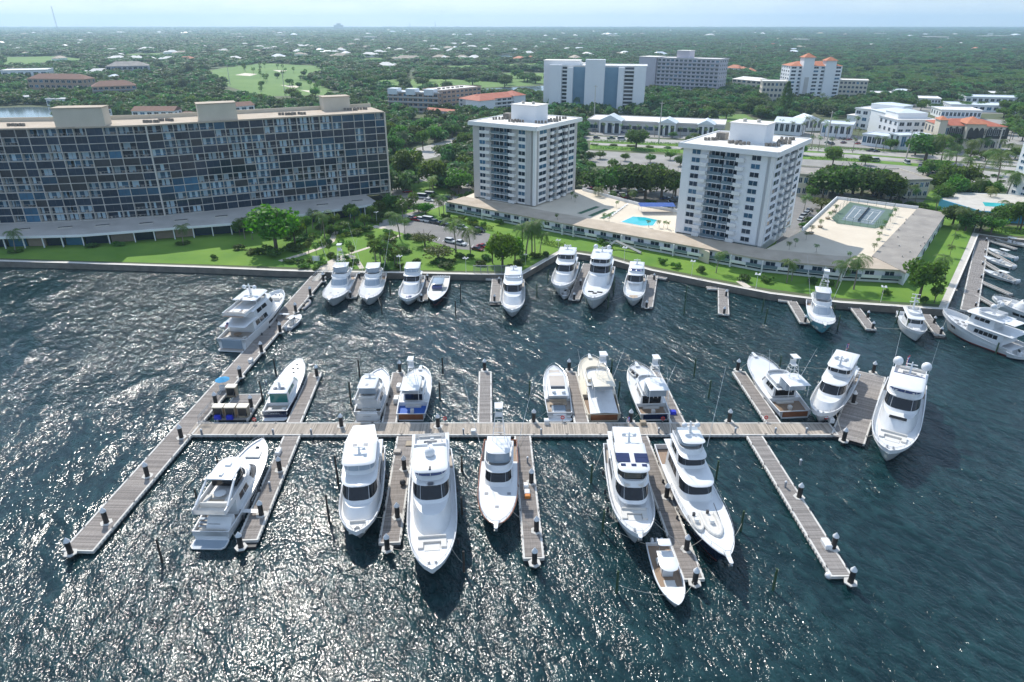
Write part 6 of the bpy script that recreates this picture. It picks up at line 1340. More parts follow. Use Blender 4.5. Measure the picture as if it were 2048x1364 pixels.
def leaf_cloud(name, mat_, n, lobes, size, seed, flat=.8, core=.55, up=.25):
    """crown of unit radius standing on z=0..~1.6: leaf-sized faces spread over and through many lobes"""
    r = np.random.RandomState(seed); C = []; Rr = []
    for i in range(lobes):
        a = r.rand()*2*PI; q = math.sqrt(r.rand())*core*1.15; C.append((math.cos(a)*q, math.sin(a)*q, (.75+r.uniform(-.45, .55)*(1-q*.7))*flat)); Rr.append(r.uniform(.26, .46)*(1.15-q*.4))
    C = np.array(C); Rr = np.array(Rr); idx = r.choice(lobes, n, p=Rr**2/np.sum(Rr**2))
    d = r.normal(size=(n, 3)); d[:, 2] += up; d /= np.linalg.norm(d, axis=1)[:, None]
    rad = Rr[idx]*(.45+.6*r.rand(n)**.5); P = C[idx]+d*rad[:, None]*np.array([1, 1, flat])
    nn = d+r.normal(size=(n, 3))*.55; nn /= np.linalg.norm(nn, axis=1)[:, None]
    t = np.cross(nn, r.normal(size=(n, 3))); t /= np.linalg.norm(t, axis=1)[:, None]; b = np.cross(nn, t)
    s = size*r.uniform(.6, 1.3, n)[:, None]; b = b*.62
    V = np.stack([P-t*s, P+b*s, P+t*s, P-b*s], 1).reshape(-1, 3)
    me = bpy.data.meshes.new(name); me.from_pydata(V.tolist(), [], [(4*i, 4*i+1, 4*i+2, 4*i+3) for i in range(n)]); me.materials.append(M[mat_]); return me
def trunk_mesh(seed, th=.06, mat_='bark', fork=True):
    r = random.Random(seed); m = MB(); m.smooth = True
    m.tube((0, 0, -.02), (0, 0, .45), th*1.3, th, n=8)
    for k in range(5 if fork else 0):
        a = k*2*PI/5+r.random(); q = (math.cos(a)*.28, math.sin(a)*.28, .78+r.random()*.15); m.tube((0, 0, .38), q, th*.75, th*.4, n=6); m.tube(q, (q[0]*1.9, q[1]*1.9, q[2]+.25), th*.4, th*.15, n=5)
    return m.mesh('trunk', mat_)
PROTO = {}
for nm, mat_, n, lb, sz, flat in [('dark_a', 'leaf_dark', 1700, 22, .085, .8), ('dark_b', 'leaf_dark', 1500, 17, .09, .7), ('mid_a', 'leaf_mid', 1700, 22, .085, .85), ('mid_b', 'leaf_mid', 1500, 16, .09, .95), ('bright_a', 'leaf_bright', 2600, 26, .075, .85), ('olive_a', 'leaf_olive', 900, 16, .075, .6), ('grey_a', 'leaf_grey', 1000, 16, .08, .95), ('shrub_a', 'leaf_mid', 500, 9, .13, .7), ('shrub_b', 'leaf_dark', 500, 9, .13, .75)]:
    PROTO[nm] = (leaf_cloud('crown', mat_, n, lb, sz, len(PROTO)+5, flat), trunk_mesh(len(PROTO)))
# tall wispy casuarina / narrow cypress
def spire(name, mat_, n, seed, wd=.22):
    r = np.random.RandomState(seed); z = r.rand(n)**.8; q = wd*(1-z)**.6*(.5+.7*r.rand(n))+.02; a = r.rand(n)*2*PI; P = np.stack([np.cos(a)*q, np.sin(a)*q, .12+z*.9], 1)
    t = r.normal(size=(n, 3)); t[:, 2] += .8; t /= np.linalg.norm(t, axis=1)[:, None]; b = np.cross(t, r.normal(size=(n, 3))); b /= np.linalg.norm(b, axis=1)[:, None]; s = r.uniform(.02, .05, n)[:, None]
    V = np.stack([P-t*s, P+b*s*.5, P+t*s, P-b*s*.5], 1).reshape(-1, 3); me = bpy.data.meshes.new(name); me.from_pydata(V.tolist(), [], [(4*i, 4*i+1, 4*i+2, 4*i+3) for i in range(n)]); me.materials.append(M[mat_]); return me
PROTO['spire'] = (spire('crown', 'leaf_dark', 1100, 3), trunk_mesh(9, .012, fork=False))
def palm_mesh(seed, fronds=19, fl=.43, droop=.9, mat_='palm_leaf', lean=.08, ball=False):
    """unit-height palm: returns (crown, trunk)"""
    r = random.Random(seed); t = MB(); t.smooth = True; P = [(lean*(k/6)**1.8, 0, k/6*.86) for k in range(7)]
    for a, b, w0, w1 in zip(P, P[1:], np.linspace(.024, .013, 6), np.linspace(.0225, .012, 6)): t.tube(a, b, w0, w1, n=7)
    top = Vector(P[-1]); m = MB()
    for k in range(fronds):
        a = k*2.399+r.uniform(-.2, .2); el = r.uniform(-.5, 1.1) if not ball else r.uniform(-.75, 1.35); l = fl*r.uniform(.8, 1.1); pts = []; p = top.copy(); e = el; n = 6
        for i in range(n+1):
            pts.append(p.copy()); p = p+Vector((math.cos(a)*math.cos(e), math.sin(a)*math.cos(e), math.sin(e)))*(l/n); e -= droop*.36*(1.0 if not ball else .45)
        side = Vector((-math.sin(a), math.cos(a), 0))
        for i in range(n):
            w0 = l*.20*math.sin(PI*(i+.4)/(n+.8)); 
            for sg in (1, -1):                               # leaflets as narrow hanging blades
                for j in range(2):
                    f = j*.5; q = pts[i].lerp(pts[i+1], f); q2 = pts[i].lerp(pts[i+1], f+.36); tip = q+side*sg*w0*1.7+(pts[i+1]-pts[i])*.9+Vector((0, 0, -w0*.8)); m.add([q, q2, tip], [(0, 1, 2)])
    c = m.mesh('crown', mat_); return c, t.mesh('trunk', 'palm_bark')
def sabal_mesh(seed):
    r = np.random.RandomState(seed); t = MB(); t.smooth = True; t.tube((0, 0, -.02), (.01, 0, .72), .022, .02, n=7); m = MB(); top = Vector((.01, 0, .76))
    for k in range(34):
        d = Vector(r.normal(size=3)); d.z = d.z*.9+.15; d.normalize(); s = Vector((0, 0, 1)).cross(d); s = s.normalized() if s.length > .05 else Vector((1, 0, 0)); u = d.cross(s); c = top+d*.13
        for j in range(6):
            an = (j-2.5)*.42; v = (d*math.cos(an)+s*math.sin(an)); tip = c+v*.17+Vector((0, 0, -.04)); b = (u*.03+s*.018); m.add([c, tip+b, tip-b*.4], [(0, 1, 2)])
    return m.mesh('crown', 'palm_leaf'), t.mesh('trunk', 'palm_bark')
for k in range(3): PROTO['coco%d' % k] = palm_mesh(k+2, lean=.05+.06*k); PROTO['sabal%d' % k] = sabal_mesh(k)
PROTO['yellow'] = palm_mesh(8, 15, .42, mat_='palm_yellow', lean=.02); PROTO['royal'] = palm_mesh(11, 14, .26, .8, lean=.01)
KIND = {'palm': ('coco0', 'coco1', 'coco2'), 'sabal': ('sabal0', 'sabal1', 'sabal2'), 'royal': ('royal',), 'yellow': ('yellow',), 'dark': ('dark_a', 'dark_b'), 'mid': ('mid_a', 'mid_b'), 'bright': ('bright_a',), 'olive': ('olive_a',), 'grey': ('grey_a',), 'shrub': ('shrub_a', 'shrub_b'), 'spire': ('spire',)}
TXT = {'palm': ('palm_tree', 'feathery palm', 'palm'), 'sabal': ('palm_tree', 'round-headed fan palm', 'palm'), 'royal': ('palm_tree', 'tall slim palm', 'palm'), 'yellow': ('palm_tree', 'yellowish feather palm', 'palm'), 'dark': ('broadleaf_tree', 'dark green broadleaf tree', 'tree'), 'mid': ('broadleaf_tree', 'mid green broadleaf tree', 'tree'), 'bright': ('broadleaf_tree', 'bright green spreading tree', 'tree'), 'olive': ('broadleaf_tree', 'thin olive green umbrella tree', 'tree'), 'grey': ('broadleaf_tree', 'silvery green tree', 'tree'), 'shrub': ('shrub', 'clipped green shrub', 'shrub'), 'spire': ('conifer_tree', 'dark narrow conifer', 'tree')}
trng = random.Random(11); PLANTS = []
def plant(kind, p, h, r, place):
    """kind, position, total height, crown radius"""
    PLANTS.append((kind, p, h, r, place))
def plant_px(kind, bx, by, top, wpx=None, place='', z=ZL):
    p = at(bx, by, z); h = max(1.2, hat(top, p.y)-z); dep = p.y*math.cos(TH)+(H-z)*math.sin(TH); plant(kind, p, h, (wpx or 30)/2*dep/F, place)
def emit_plants():
    groups = {}
    for q in PLANTS: groups.setdefault((q[0], q[4]), []).append(q)
    for (kind, place), L_ in groups.items():
        L_.sort(key=lambda q: q[1].x/max(1, q[1].y)); nm, txt, cat = TXT[kind]
        for i, (k, p, h, r, pl_) in enumerate(L_):
            cr_, tr_ = PROTO[trng.choice(KIND[kind])]; o_ = ordinal(i, len(L_)); t = thing(nm, ('%s %s%s' % (txt, place, ', '+o_ if o_ else '')), cat, (p.x, p.y, p.z), trng.random()*6.28, ('%ss %s' % (cat, place)))
            c = link('crown', cr_, t); tk = link('trunk', tr_, t) if kind != 'shrub' else None
            if kind in ('palm', 'sabal', 'royal', 'yellow', 'spire'): t.scale = (h, h, h) if kind != 'spire' else (h*.9, h*.9, h)
            elif kind == 'shrub': c.scale = (r, r, h/1.25)
            else:
                ch = min(h*.78, r*1.7); c.location = (0, 0, h-ch*1.02); c.scale = (r*1.08, r*1.08, ch/1.45); tk.scale = (max(r*.9, 2), max(r*.9, 2), max(1.5, h*.72))
A_ = 'on the waterfront lawn'
plant_px('bright', 553, 500, 402, 118, A_); plant_px('bright', 590, 487, 428, 60, A_); plant_px('shrub', 527, 507, 486, 46, A_); plant_px('shrub', 553, 512, 488, 52, A_); plant_px('shrub', 585, 503, 484, 46, A_); plant_px('shrub', 606, 497, 484, 26, A_); plant_px('shrub', 430, 519, 507, 20, A_)
plant_px('palm', 32, 505, 460, None, A_); plant_px('palm', 367, 490, 448, None, A_); plant_px('palm', 490, 478, 436, None, A_); plant_px('palm', 505, 480, 450, None, A_)
for x, y in ((33, 506), (185, 494), (235, 492), (368, 490), (595, 482)): plant_px('shrub', x, y, y-10, 34, 'in a round lawn bed')
for x, y, t_ in ((258, 470, 452), (390, 465, 447), (275, 472, 458), (300, 470, 456), (420, 462, 445), (385, 470, 455), (460, 462, 446)): plant_px('shrub', x, y, t_, 22, 'against the lobby wing')
B_ = 'near the gangway'
for x, y, t_ in ((606,507,487),(618,509,481),(627,489,465),(637,489,463),(633,509,485),(647,505,479),(658,505,488),(684,501,477),(698,507,481),(704,515,490),(762,532,477),(784,517,465),(772,535,481),(796,536,500),(752,530,478),(748,510,480),(776,528,490),(790,530,488),(767,520,470)): plant_px('sabal', x, y, t_, None, B_)
for x, y, w_ in ((612,536,34),(648,530,26),(632,540,22),(700,536,26),(683,530,24),(748,536,40),(770,540,34),(800,536,26),(788,518,36),(812,505,40),(656,490,24),(740,478,24)): plant_px('shrub', x, y, y-13, w_, B_)
plant_px('palm', 626, 458, 419, None, B_); plant_px('palm', 650, 477, 421, None, B_); plant_px('palm', 643, 470, 432, None, B_)
C_ = 'beside the lobby wing'
for x, y, t_, w_ in ((710,452,412,26),(745,446,408,28),(730,462,425,26),(690,462,440,34),(672,470,448,30)): plant_px('mid', x, y, t_, w_, C_)
for x, y, w_ in ((690,470,30),(712,470,34),(735,462,30),(765,436,44),(785,428,40),(800,422,36),(820,415,30),(770,420,40),(660,470,20)): plant_px('shrub', x, y, y-14, w_, C_)
for x, y, t_ in ((800,420,390),(812,428,395),(828,424,384),(795,425,400),(806,440,398)): plant_px('sabal', x, y, t_, None, C_)
D_ = 'by the marina car park'
plant_px('olive', 850, 493, 456, 58, D_); plant_px('olive', 877, 522, 481, 72, D_); plant_px('olive', 834, 482, 460, 30, D_); plant_px('palm', 800, 478, 419, None, D_); plant_px('palm', 810, 470, 436, None, D_); plant_px('palm', 912, 505, 436, None, D_); plant_px('palm', 941, 509, 452, None, D_); plant_px('bright', 852, 430, 402, 38, D_); plant_px('mid', 838, 425, 405, 34, D_); plant_px('palm', 879, 432, 398, None, D_); plant_px('palm', 888, 430, 388, None, D_)
for x, y, w_ in ((893,436,26),(950,458,20),(953,468,22),(915,514,20),(940,517,22),(925,517,20),(878,528,50),(890,535,46),(925,440,22),(950,445,24)): plant_px('shrub', x, y, y-12, w_, D_)
plant_px('bright', 1005, 536, 458, 74, D_); plant_px('bright', 1030, 530, 470, 50, D_); plant_px('bright', 985, 527, 475, 40, D_)
for x, y, t_ in ((1052,512,436),(1064,508,440),(1045,515,450),(1070,510,455),(1080,505,462)): plant_px('palm', x, y, t_, None, 'beside the marina gate')
for x, y, w_ in ((1050,518,34),(1070,517,30),(1090,515,20),(1200,487,24)): plant_px('shrub', x, y, y-14, w_, 'beside the marina gate')
E_ = 'in front of the waterfront wing'
for x, y, t_ in ((1432,546,502),(1573,566,517),(1672,577,519),(1707,579,511),(1583,562,522)): plant_px('palm', x, y, t_, None, E_)
for x, y, w_ in ((1534,562,40),(1486,562,34),(1626,568,28),(1326,527,26),(1352,537,26),(1400,545,26),(1215,497,30),(940,448,18),(965,455,18),(1000,450,22),(1660,572,22),(1775,590,26),(1845,605,24)): plant_px('shrub', x, y, y-15, w_, E_)
plant_px('mid', 1838, 596, 514, 80, E_); plant_px('mid', 1868, 606, 570, 28, E_)
for x, y, t_ in ((1903,490,464),(1899,514,490),(1888,563,510),(1910,470,448)): plant_px('palm', x, y, t_, None, 'along the right hand basin walk')
F_ = 'potted on the tennis deck'
for x, y in ((1752,492),(1757,480),(1763,468),(1770,456),(1780,444),(1790,432),(1748,503),(1668,424),(1655,438),(1640,455),(1622,468),(1612,480),(1590,494),(1578,500),(1632,505),(1700,520)): plant_px('palm', x, y, y-17, None, F_, ZK)
for x, y in ((1115,442),(1150,404),(1143,398),(1232,416),(1247,402),(1262,400),(1297,455),(1318,455),(1327,456),(1335,458),(1208,441),(1218,443)): plant_px('palm', x, y, y-15, None, 'potted on the pool deck', ZK)
# planters of the deck palms
for k, (x, y) in enumerate(((1668,424),(1655,438),(1640,455),(1622,468))):
    p = at(x, y, ZK); m = MB(); m.lathe((p.x, p.y, ZK), [(.7, 0), (1.0, .7), (.9, .7)], 10); tag(m.build('planter', 'tan_panel'), 'round clay planter along the tennis deck wall, '+ordinal(3-k, 4), 'planter', 'planters on the tennis deck')
G_ = 'beyond the curved block'
for k_, x, y, t_, w_ in (('mid',818,362,292,66),('mid',865,375,316,62),('mid',918,388,332,58),('dark',895,322,282,58),('dark',790,330,258,46),('mid',800,300,246,44),('dark',830,285,240,46),('mid',846,300,258,34),('grey',808,318,258,30),('mid',870,285,246,40),('dark',905,275,240,40),('mid',780,290,236,40),('dark',800,262,226,38),('mid',850,270,232,44),('dark',770,260,220,40),('mid',925,300,262,30),('palm',860,388,350,0),('yellow',866,392,352,0),('mid',930,345,305,40),('dark',940,285,258,34)): plant_px(k_, x, y, t_, w_, G_)
for x, y in ((790,405),(830,395),(905,392),(920,398),(935,392),(870,396),(925,318),(900,330)): plant_px('shrub', x, y, y-12, 26, G_)
for k_, x, y, t_, w_ in (('dark',1190,392,324,76),('dark',1222,396,318,80),('dark',1256,397,316,84),('dark',1290,399,316,88),('dark',1322,398,320,80),('dark',1350,396,326,66),('dark',1240,380,312,70),('dark',1300,383,312,70),('mid',1220,402,345,34),('mid',1345,402,352,34),('palm',1195,410,372,0),('palm',1270,412,378,0),('palm',1230,410,380,0)): plant_px(k_, x, y, t_, w_, 'between the two towers')
for x, y in ((1180,400),(1330,415),(1300,408),(1215,402)): plant_px('shrub', x, y, y-10, 30, 'between the two towers')
I_ = 'behind the tennis deck'
for k_, x, y, t_, w_ in (('dark',1645,395,330,80),('dark',1680,401,320,92),('dark',1720,403,320,96),('dark',1755,403,330,86),('dark',1780,402,345,60),('dark',1665,385,314,76),('dark',1705,388,312,80),('dark',1745,390,320,70),('olive',1642,420,385,56),('mid',1622,400,370,30),('mid',1665,330,290,40),('yellow',1800,405,372,0),('palm',1815,402,365,0),('palm',1830,405,372,0),('palm',1790,408,375,0),('palm',1607,425,388,0)): plant_px(k_, x, y, t_, w_, I_)
for x, y in ((1820,412),(1845,415),(1870,420),(1700,405),(1790,410),(1620,445),(1610,455),(1640,430)): plant_px('shrub', x, y, y-12, 30, I_)
J_ = 'by the highway'
for k_, x, y, t_, w_ in (('dark',1272,297,252,58),('dark',1850,322,258,92),('dark',1830,310,268,50),('mid',1380,300,270,24),('mid',1665,315,290,40),('olive',1390,276,262,30),('mid',1780,300,276,34)): plant_px(k_, x, y, t_, w_, J_)
for k in range(16): plant_px('royal', 1190+k*17, 268+k*.9, 243+k*.9, None, J_)
for x, y in ((1622,300),(1636,302),(1660,304),(1705,305),(1750,302),(1765,302),(1650,272),(1690,268),(1710,262),(1640,268),(1665,262),(1623,268),(1610,262)): plant_px('royal', x, y, y-32, None, J_)
for k in range(12): plant_px('shrub', 1190+k*36, 290+k*1.6, 286+k*1.6, 22, J_)
Kk = 'around the right edge tower'
for k_, x, y, t_, w_ in (('palm',1880,330,268,0),('palm',1910,335,282,0),('palm',1935,330,275,0),('palm',1965,345,295,0),('palm',1990,380,300,0),('palm',2010,400,335,0),('palm',1895,345,300,0),('palm',1925,360,310,0),('yellow',1975,412,372,0),('palm',1950,395,355,0),('mid',1895,380,320,56),('mid',1930,378,322,60),('mid',1905,400,345,50),('mid',1880,410,362,44),('dark',1905,450,405,60),('dark',1960,462,412,70),('mid',2005,455,405,60),('mid',2040,460,400,50),('dark',1930,462,420,50),('palm',2010,450,398,0),('palm',2035,455,405,0),('palm',1915,462,415,0),('palm',1870,425,385,0),('mid',1980,470,430,50),('dark',2070,462,400,60)): plant_px(k_, x, y, t_, w_, Kk)
L2 = 'in front of the blue-white slab block'
for x in range(1100, 1300, 14): plant_px('sabal', x+trng.uniform(-5, 5), 232+trng.uniform(-4, 5), 212+trng.uniform(-4, 4), None, L2)
for x, y, t_ in ((1102,215,193),(1153,222,192),(1230,222,192),(1260,222,190),(1048,215,178),(1110,225,205)): plant_px('palm', x, y, t_, None, L2)
# ---- scattered park trees: individuals
def scatter(kind, poly, n, hr, rr, place, seed):
    r = random.Random(seed); xs = [p[0] for p in poly]; ys = [p[1] for p in poly]; k = 0; tries = 0
    while k < n and tries < 4000:
        tries += 1; x, y = r.uniform(min(xs), max(xs)), r.uniform(min(ys), max(ys))
        if inside((x, y), poly): plant(kind, at(x, y, ZL), r.uniform(*hr), r.uniform(*rr), place); k += 1
def inside(p, poly):
    x, y = p; c = False; j = len(poly)-1
    for i in range(len(poly)):
        xi, yi = poly[i]; xj, yj = poly[j]
        if (yi > y) != (yj > y) and x < (xj-xi)*(y-yi)/(yj-yi)+xi: c = not c
        j = i
    return c
scatter('dark', [(1305,190),(1440,180),(1560,200),(1560,225),(1400,232),(1310,222)], 26, (10, 15), (7, 11), 'in the park behind the shops', 1)
scatter('mid', [(1310,205),(1560,205),(1600,240),(1420,240),(1310,232)], 14, (7, 11), (5, 8), 'in the park behind the shops', 2)
scatter('royal', [(1600,205),(1760,215),(1700,238),(1600,232)], 26, (9, 13), (3, 4), 'in the park behind the shops', 3)
scatter('sabal', [(480,135),(650,130),(650,185),(520,188)], 30, (8, 11), (3, 4), 'on the golf course', 4); scatter('dark', [(480,150),(640,150),(640,175),(520,178)], 6, (8, 11), (4, 6), 'on the golf course', 5)
scatter('dark', [(700,150),(880,148),(1090,160),(1080,180),(880,172),(720,178)], 36, (11, 15), (8, 12), 'between the fairways', 6)
scatter('grey', [(310,128),(420,135),(430,195),(330,190)], 12, (14, 20), (7, 10), 'at the golf course edge', 7)
scatter('mid', [(120,200),(400,195),(640,195),(650,215),(480,225),(250,225)], 34, (8, 12), (6, 9), 'in the tree belt behind the curved block', 8)
scatter('mid', [(1995,222),(2060,226),(2060,300),(2012,292)], 16, (7, 11), (5, 8), 'right of the red-roofed hall', 21); scatter('dark', [(1860,210),(2050,218),(2050,228),(1870,222)], 10, (7, 10), (5, 7), 'among the white sheds', 22); scatter('royal', [(1990,240),(2050,250),(2050,300),(2010,292)], 10, (9, 12), (3, 4), 'right of the red-roofed hall', 23); scatter('mid', [(1850,345),(1890,350),(2000,360),(2000,395),(1860,395)], 14, (5, 9), (4, 6), 'by the right edge tower drive', 24); scatter('mid', [(1730,212),(1870,214),(1870,226),(1740,224)], 10, (6, 9), (5, 7), 'behind the stepped offices', 25); scatter('shrub', [(1855,345),(2010,352),(2000,395),(1870,390)], 20, (1.2, 2.2), (1.5, 3), 'by the right edge tower drive', 26)
plant_px('spire', 1567, 232, 165, 0, 'in the park behind the shops')
for k_, x, y, t_, w_ in (('mid',1200,318,300,26),('mid',1250,322,304,22),('mid',1300,325,306,26),('mid',1340,320,302,24),('mid',1225,335,316,26),('mid',1180,342,320,30),('mid',1320,345,326,26),('dark',1180,322,300,24),('dark',1360,332,308,30),('mid',1420,297,280,22),('mid',1345,276,262,20),('mid',1450,292,276,24),('mid',1560,296,276,26),('mid',1600,310,288,30),('mid',1730,330,306,30),('mid',1880,346,318,34),('mid',1940,318,296,30),('mid',1970,322,298,32),('mid',2000,322,298,30),('mid',1900,300,282,26),('mid',2030,318,292,34),('mid',1845,352,330,30)): plant_px(k_, x, y, t_, w_, 'around the highway car parks')
for k in range(9): plant_px('palm', 1868+k*18+trng.uniform(-5,5), 300+k*1.2, 268+k*1.5+trng.uniform(-4,4), None, 'in front of the red-roofed hall')
for k in range(8): plant_px('royal', 1560+k*22, 268+k*2.2, 238+k*2.2, None, 'in front of the white shops')
for x, y, w_ in ((478,500,30),(500,508,36),(610,478,30),(640,458,30),(575,478,30),(620,488,22),(655,447,30),(690,452,40),(720,455,36),(752,447,36),(716,468,40),(775,468,26),(815,478,22),(660,515,26),(672,520,22),(693,520,20),(710,528,22),(640,520,22),(620,525,26),(600,528,26),(580,525,30),(835,528,26),(905,525,24),(960,532,30),(975,520,34),(1018,540,34),(1040,530,34)): plant_px('shrub', x, y, y-12, w_, 'among the lawn paths')
for x, y, t_, w_ in ((480,470,438,36),(614,470,430,30),(668,462,425,30),(700,440,405,34),(760,430,398,32),(780,420,385,36)): plant_px('mid', x, y, t_, w_, 'among the lawn paths')
emit_plants()

def hedge(label, pts, h=1.3, wd=1.5, mat_='leaf_mid', z=ZL):
    P = [at(x, y, z) for x, y in pts]; t = thing('hedge', label, 'hedge', P[0]); r = np.random.RandomState(len(label)); V = []; F2 = []
    for a, b in zip(P, P[1:]):
        Ln = (b-a).length; n = int(Ln*26); d = (b-a).normalized(); q = Vector((-d.y, d.x, 0))
        for i in range(n):
            u, v, wv = r.rand()*Ln, r.uniform(-.5, .5)*wd, r.rand()**.6*h*(.85+.3*r.rand()); c = a+d*u+q*v-P[0]; c.z = wv; e = Vector(r.normal(size=3)).normalized(); f = e.cross(Vector(r.normal(size=3))).normalized(); s = r.uniform(.18, .34)
            k = len(V); V += [tuple(c-e*s), tuple(c+f*s*.7), tuple(c+e*s), tuple(c-f*s*.7)]; F2.append((k, k+1, k+2, k+3))
    me = bpy.data.meshes.new('foliage'); me.from_pydata(V, [], F2); me.materials.append(M[mat_]); link('foliage', me, t)
for lab, P in [('clipped hedge along the path by the lobby wing', [(672,480),(705,471),(740,458)]), ('hedge along the lobby wing front, left part', [(60,490),(160,488),(250,480)]), ('hedge along the lobby wing front, middle part', [(300,475),(400,466),(480,455)]), ('hedge between the marina car park and the white wing', [(905,440),(950,452),(985,462)]), ('hedge along the front of the white wing, middle', [(1080,486),(1130,497)]), ('long hedge on the highway verge behind the towers', [(1185,296),(1360,306)]), ('long hedge on the highway verge right of the white tower', [(1620,318),(1760,325)]), ('hedge along the highway median at left', [(1185,283),(1420,294)]), ('hedge along the shopping lot', [(1600,297),(1820,306)]), ('hedge by the basin bank at right', [(1975,463),(2060,470)]), ('hedge under the ficus trees between the towers', [(1172,348),(1362,358)])]: hedge(lab, P, 1.6, 2.0)

# ================================================================ the town behind
pm('terracotta', (.42, .14, .07), (.52, .20, .10), .4, .8, detail=8); pm('red_tile', (.36, .10, .06), (.44, .14, .08), .3, .8, detail=8); pm('brown_tile', (.17, .085, .06), (.22, .11, .075), .3, .85, detail=8); pm('metal_roof', (.62, .68, .72), (.70, .74, .77), .3, .4); pm('lilac_wall', (.48, .45, .50), (.53, .50, .55), .1, .8); pm('brick_tan', (.36, .25, .18), (.42, .30, .22), .2, .85); pm('grey_stone', (.30, .31, .33), (.36, .37, .39), .3, .8)
NOTREE = []                                                 # plan circles kept free of woodland
def clear(p, r): NOTREE.append((p.x, p.y, r))
def gen_window(w_, h_, mat_='screen_dark'): 
    return window_mesh(w_, h_, mat_)
def block(name, label, pl_, pr_, top, depth, wall='wall_white', roof='white_roof', floors=4, bays=8, kind='flat', win=(.62, .5), side=True, z=ZL, slabs=False, cat='building', eave=.5, glass='screen_dark', rise=3.):
    """a building whose ground-floor front edge runs between two surveyed spots; top = row of its front eave"""
    A = at(*pl_, z); B = at(*pr_, z); d = B-A; W = d.length; rz = math.atan2(d.y, d.x); h = hat(top, (A.y+B.y)/2)-z
    t = thing(name, label, cat, (A.x, A.y, z), rz); clear(Vector((A.x+d.x/2-math.sin(rz)*depth/2, A.y+d.y/2+math.cos(rz)*depth/2, 0)), math.hypot(W, depth)/2*.8)
    m = MB(); m.box(0, W, 0, depth, -.3, h); wl_ = m.build('wall', wall, t)
    if kind == 'flat':
        m = MB(); m.box(-eave, W+eave, -eave, depth+eave, h, h+.5); m.build('roof', roof, t); m = MB()
        for a, b in (((-eave, -eave), (W+eave, -eave)), ((-eave, depth+eave), (W+eave, depth+eave)), ((-eave, -eave), (-eave, depth+eave)), ((W+eave, -eave), (W+eave, depth+eave))): m.obox(a, b, .3, h+.5, h+.95)
        m.build('parapet', wall, t)
    elif kind == 'gable':
        e = eave; m = MB(); m.add([(-e, -e, h), (W+e, -e, h), (W+e, depth+e, h), (-e, depth+e, h), (-e, depth/2, h+rise), (W+e, depth/2, h+rise)], [(0, 1, 5, 4), (2, 3, 4, 5), (1, 2, 5), (3, 0, 4), (3, 2, 1, 0)]); m.build('roof', roof, t)
    elif kind == 'gable_front':
        e = eave; m = MB(); m.add([(-e, -e, h), (W+e, -e, h), (W+e, depth+e, h), (-e, depth+e, h), (W/2, -e, h+rise), (W/2, depth+e, h+rise)], [(0, 1, 4), (1, 2, 5, 4), (2, 3, 5), (3, 0, 4, 5), (3, 2, 1, 0)]); m.build('roof', roof, t)
    else:
        e = eave; q = min(W, depth)*.45; m = MB()
        if W >= depth: rg = [(q, depth/2, h+rise), (W-q, depth/2, h+rise)]; fs = [(0, 1, 5, 4), (1, 2, 5), (2, 3, 4, 5), (3, 0, 4)]
        else: rg = [(W/2, q, h+rise), (W/2, depth-q, h+rise)]; fs = [(0, 1, 4), (1, 2, 5, 4), (2, 3, 5), (3, 0, 4, 5)]
        m.add([(-e, -e, h), (W+e, -e, h), (W+e, depth+e, h), (-e, depth+e, h)]+rg, fs+[(3, 2, 1, 0)]); m.build('roof', roof, t)
    fh = h/floors; bw = W/max(1, bays)
    for f in range(floors):
        for k in range(bays):
            o = link('window', gen_window(bw*win[0], fh*win[1], glass if (f*7+k*3) % 5 else 'pane_blue'), t); o.location = ((k+.5-win[0]/2)*bw, -.08, f*fh+fh*.3)
        if slabs: m = MB(); m.box(-.1, W+.1, -1.2, 0, f*fh-.12, f*fh+.12); m.box(-.1, W+.1, -1.25, -1.1, f*fh+.1, f*fh+1.0); m.build('balcony_band', slabs, t)
    if side:
        nb = max(2, int(depth/6)); sb = depth/nb
        for f in range(floors):
            for k in range(nb):
                for xx, rr in ((-.06, -PI/2), (W+.06, PI/2)):
                    o = link('window', gen_window(sb*.4, fh*win[1], glass), t); o.rotation_euler = (0, 0, rr); o.location = (xx, (k+.5)*sb+(.2*sb if rr < 0 else -.2*sb), f*fh+fh*.3)
    t['_dims'] = [W, depth, h]; return t
def extra(t, name, x0, x1, y0, y1, z0, z1, mat_, roofmat=None, rise=0., ov=.4):
    """block on a building, fractions of its plan, metres of height"""
    W, D, h = t['_dims']; m = MB(); m.box(x0*W, x1*W, y0*D, y1*D, z0, z1); o = m.build(name, mat_, t)
    if roofmat:
        a, b, c, d = x0*W-ov, x1*W+ov, y0*D-ov, y1*D+ov; m = MB()
        if rise: m.add([(a, c, z1), (b, c, z1), (b, d, z1), (a, d, z1), ((a+b)/2, (c+d)/2, z1+rise)], [(0, 1, 4), (1, 2, 4), (2, 3, 4), (3, 0, 4), (3, 2, 1, 0)])
        else: m.box(a, b, c, d, z1, z1+.4)
        m.build('roof', roofmat, o)
    return o
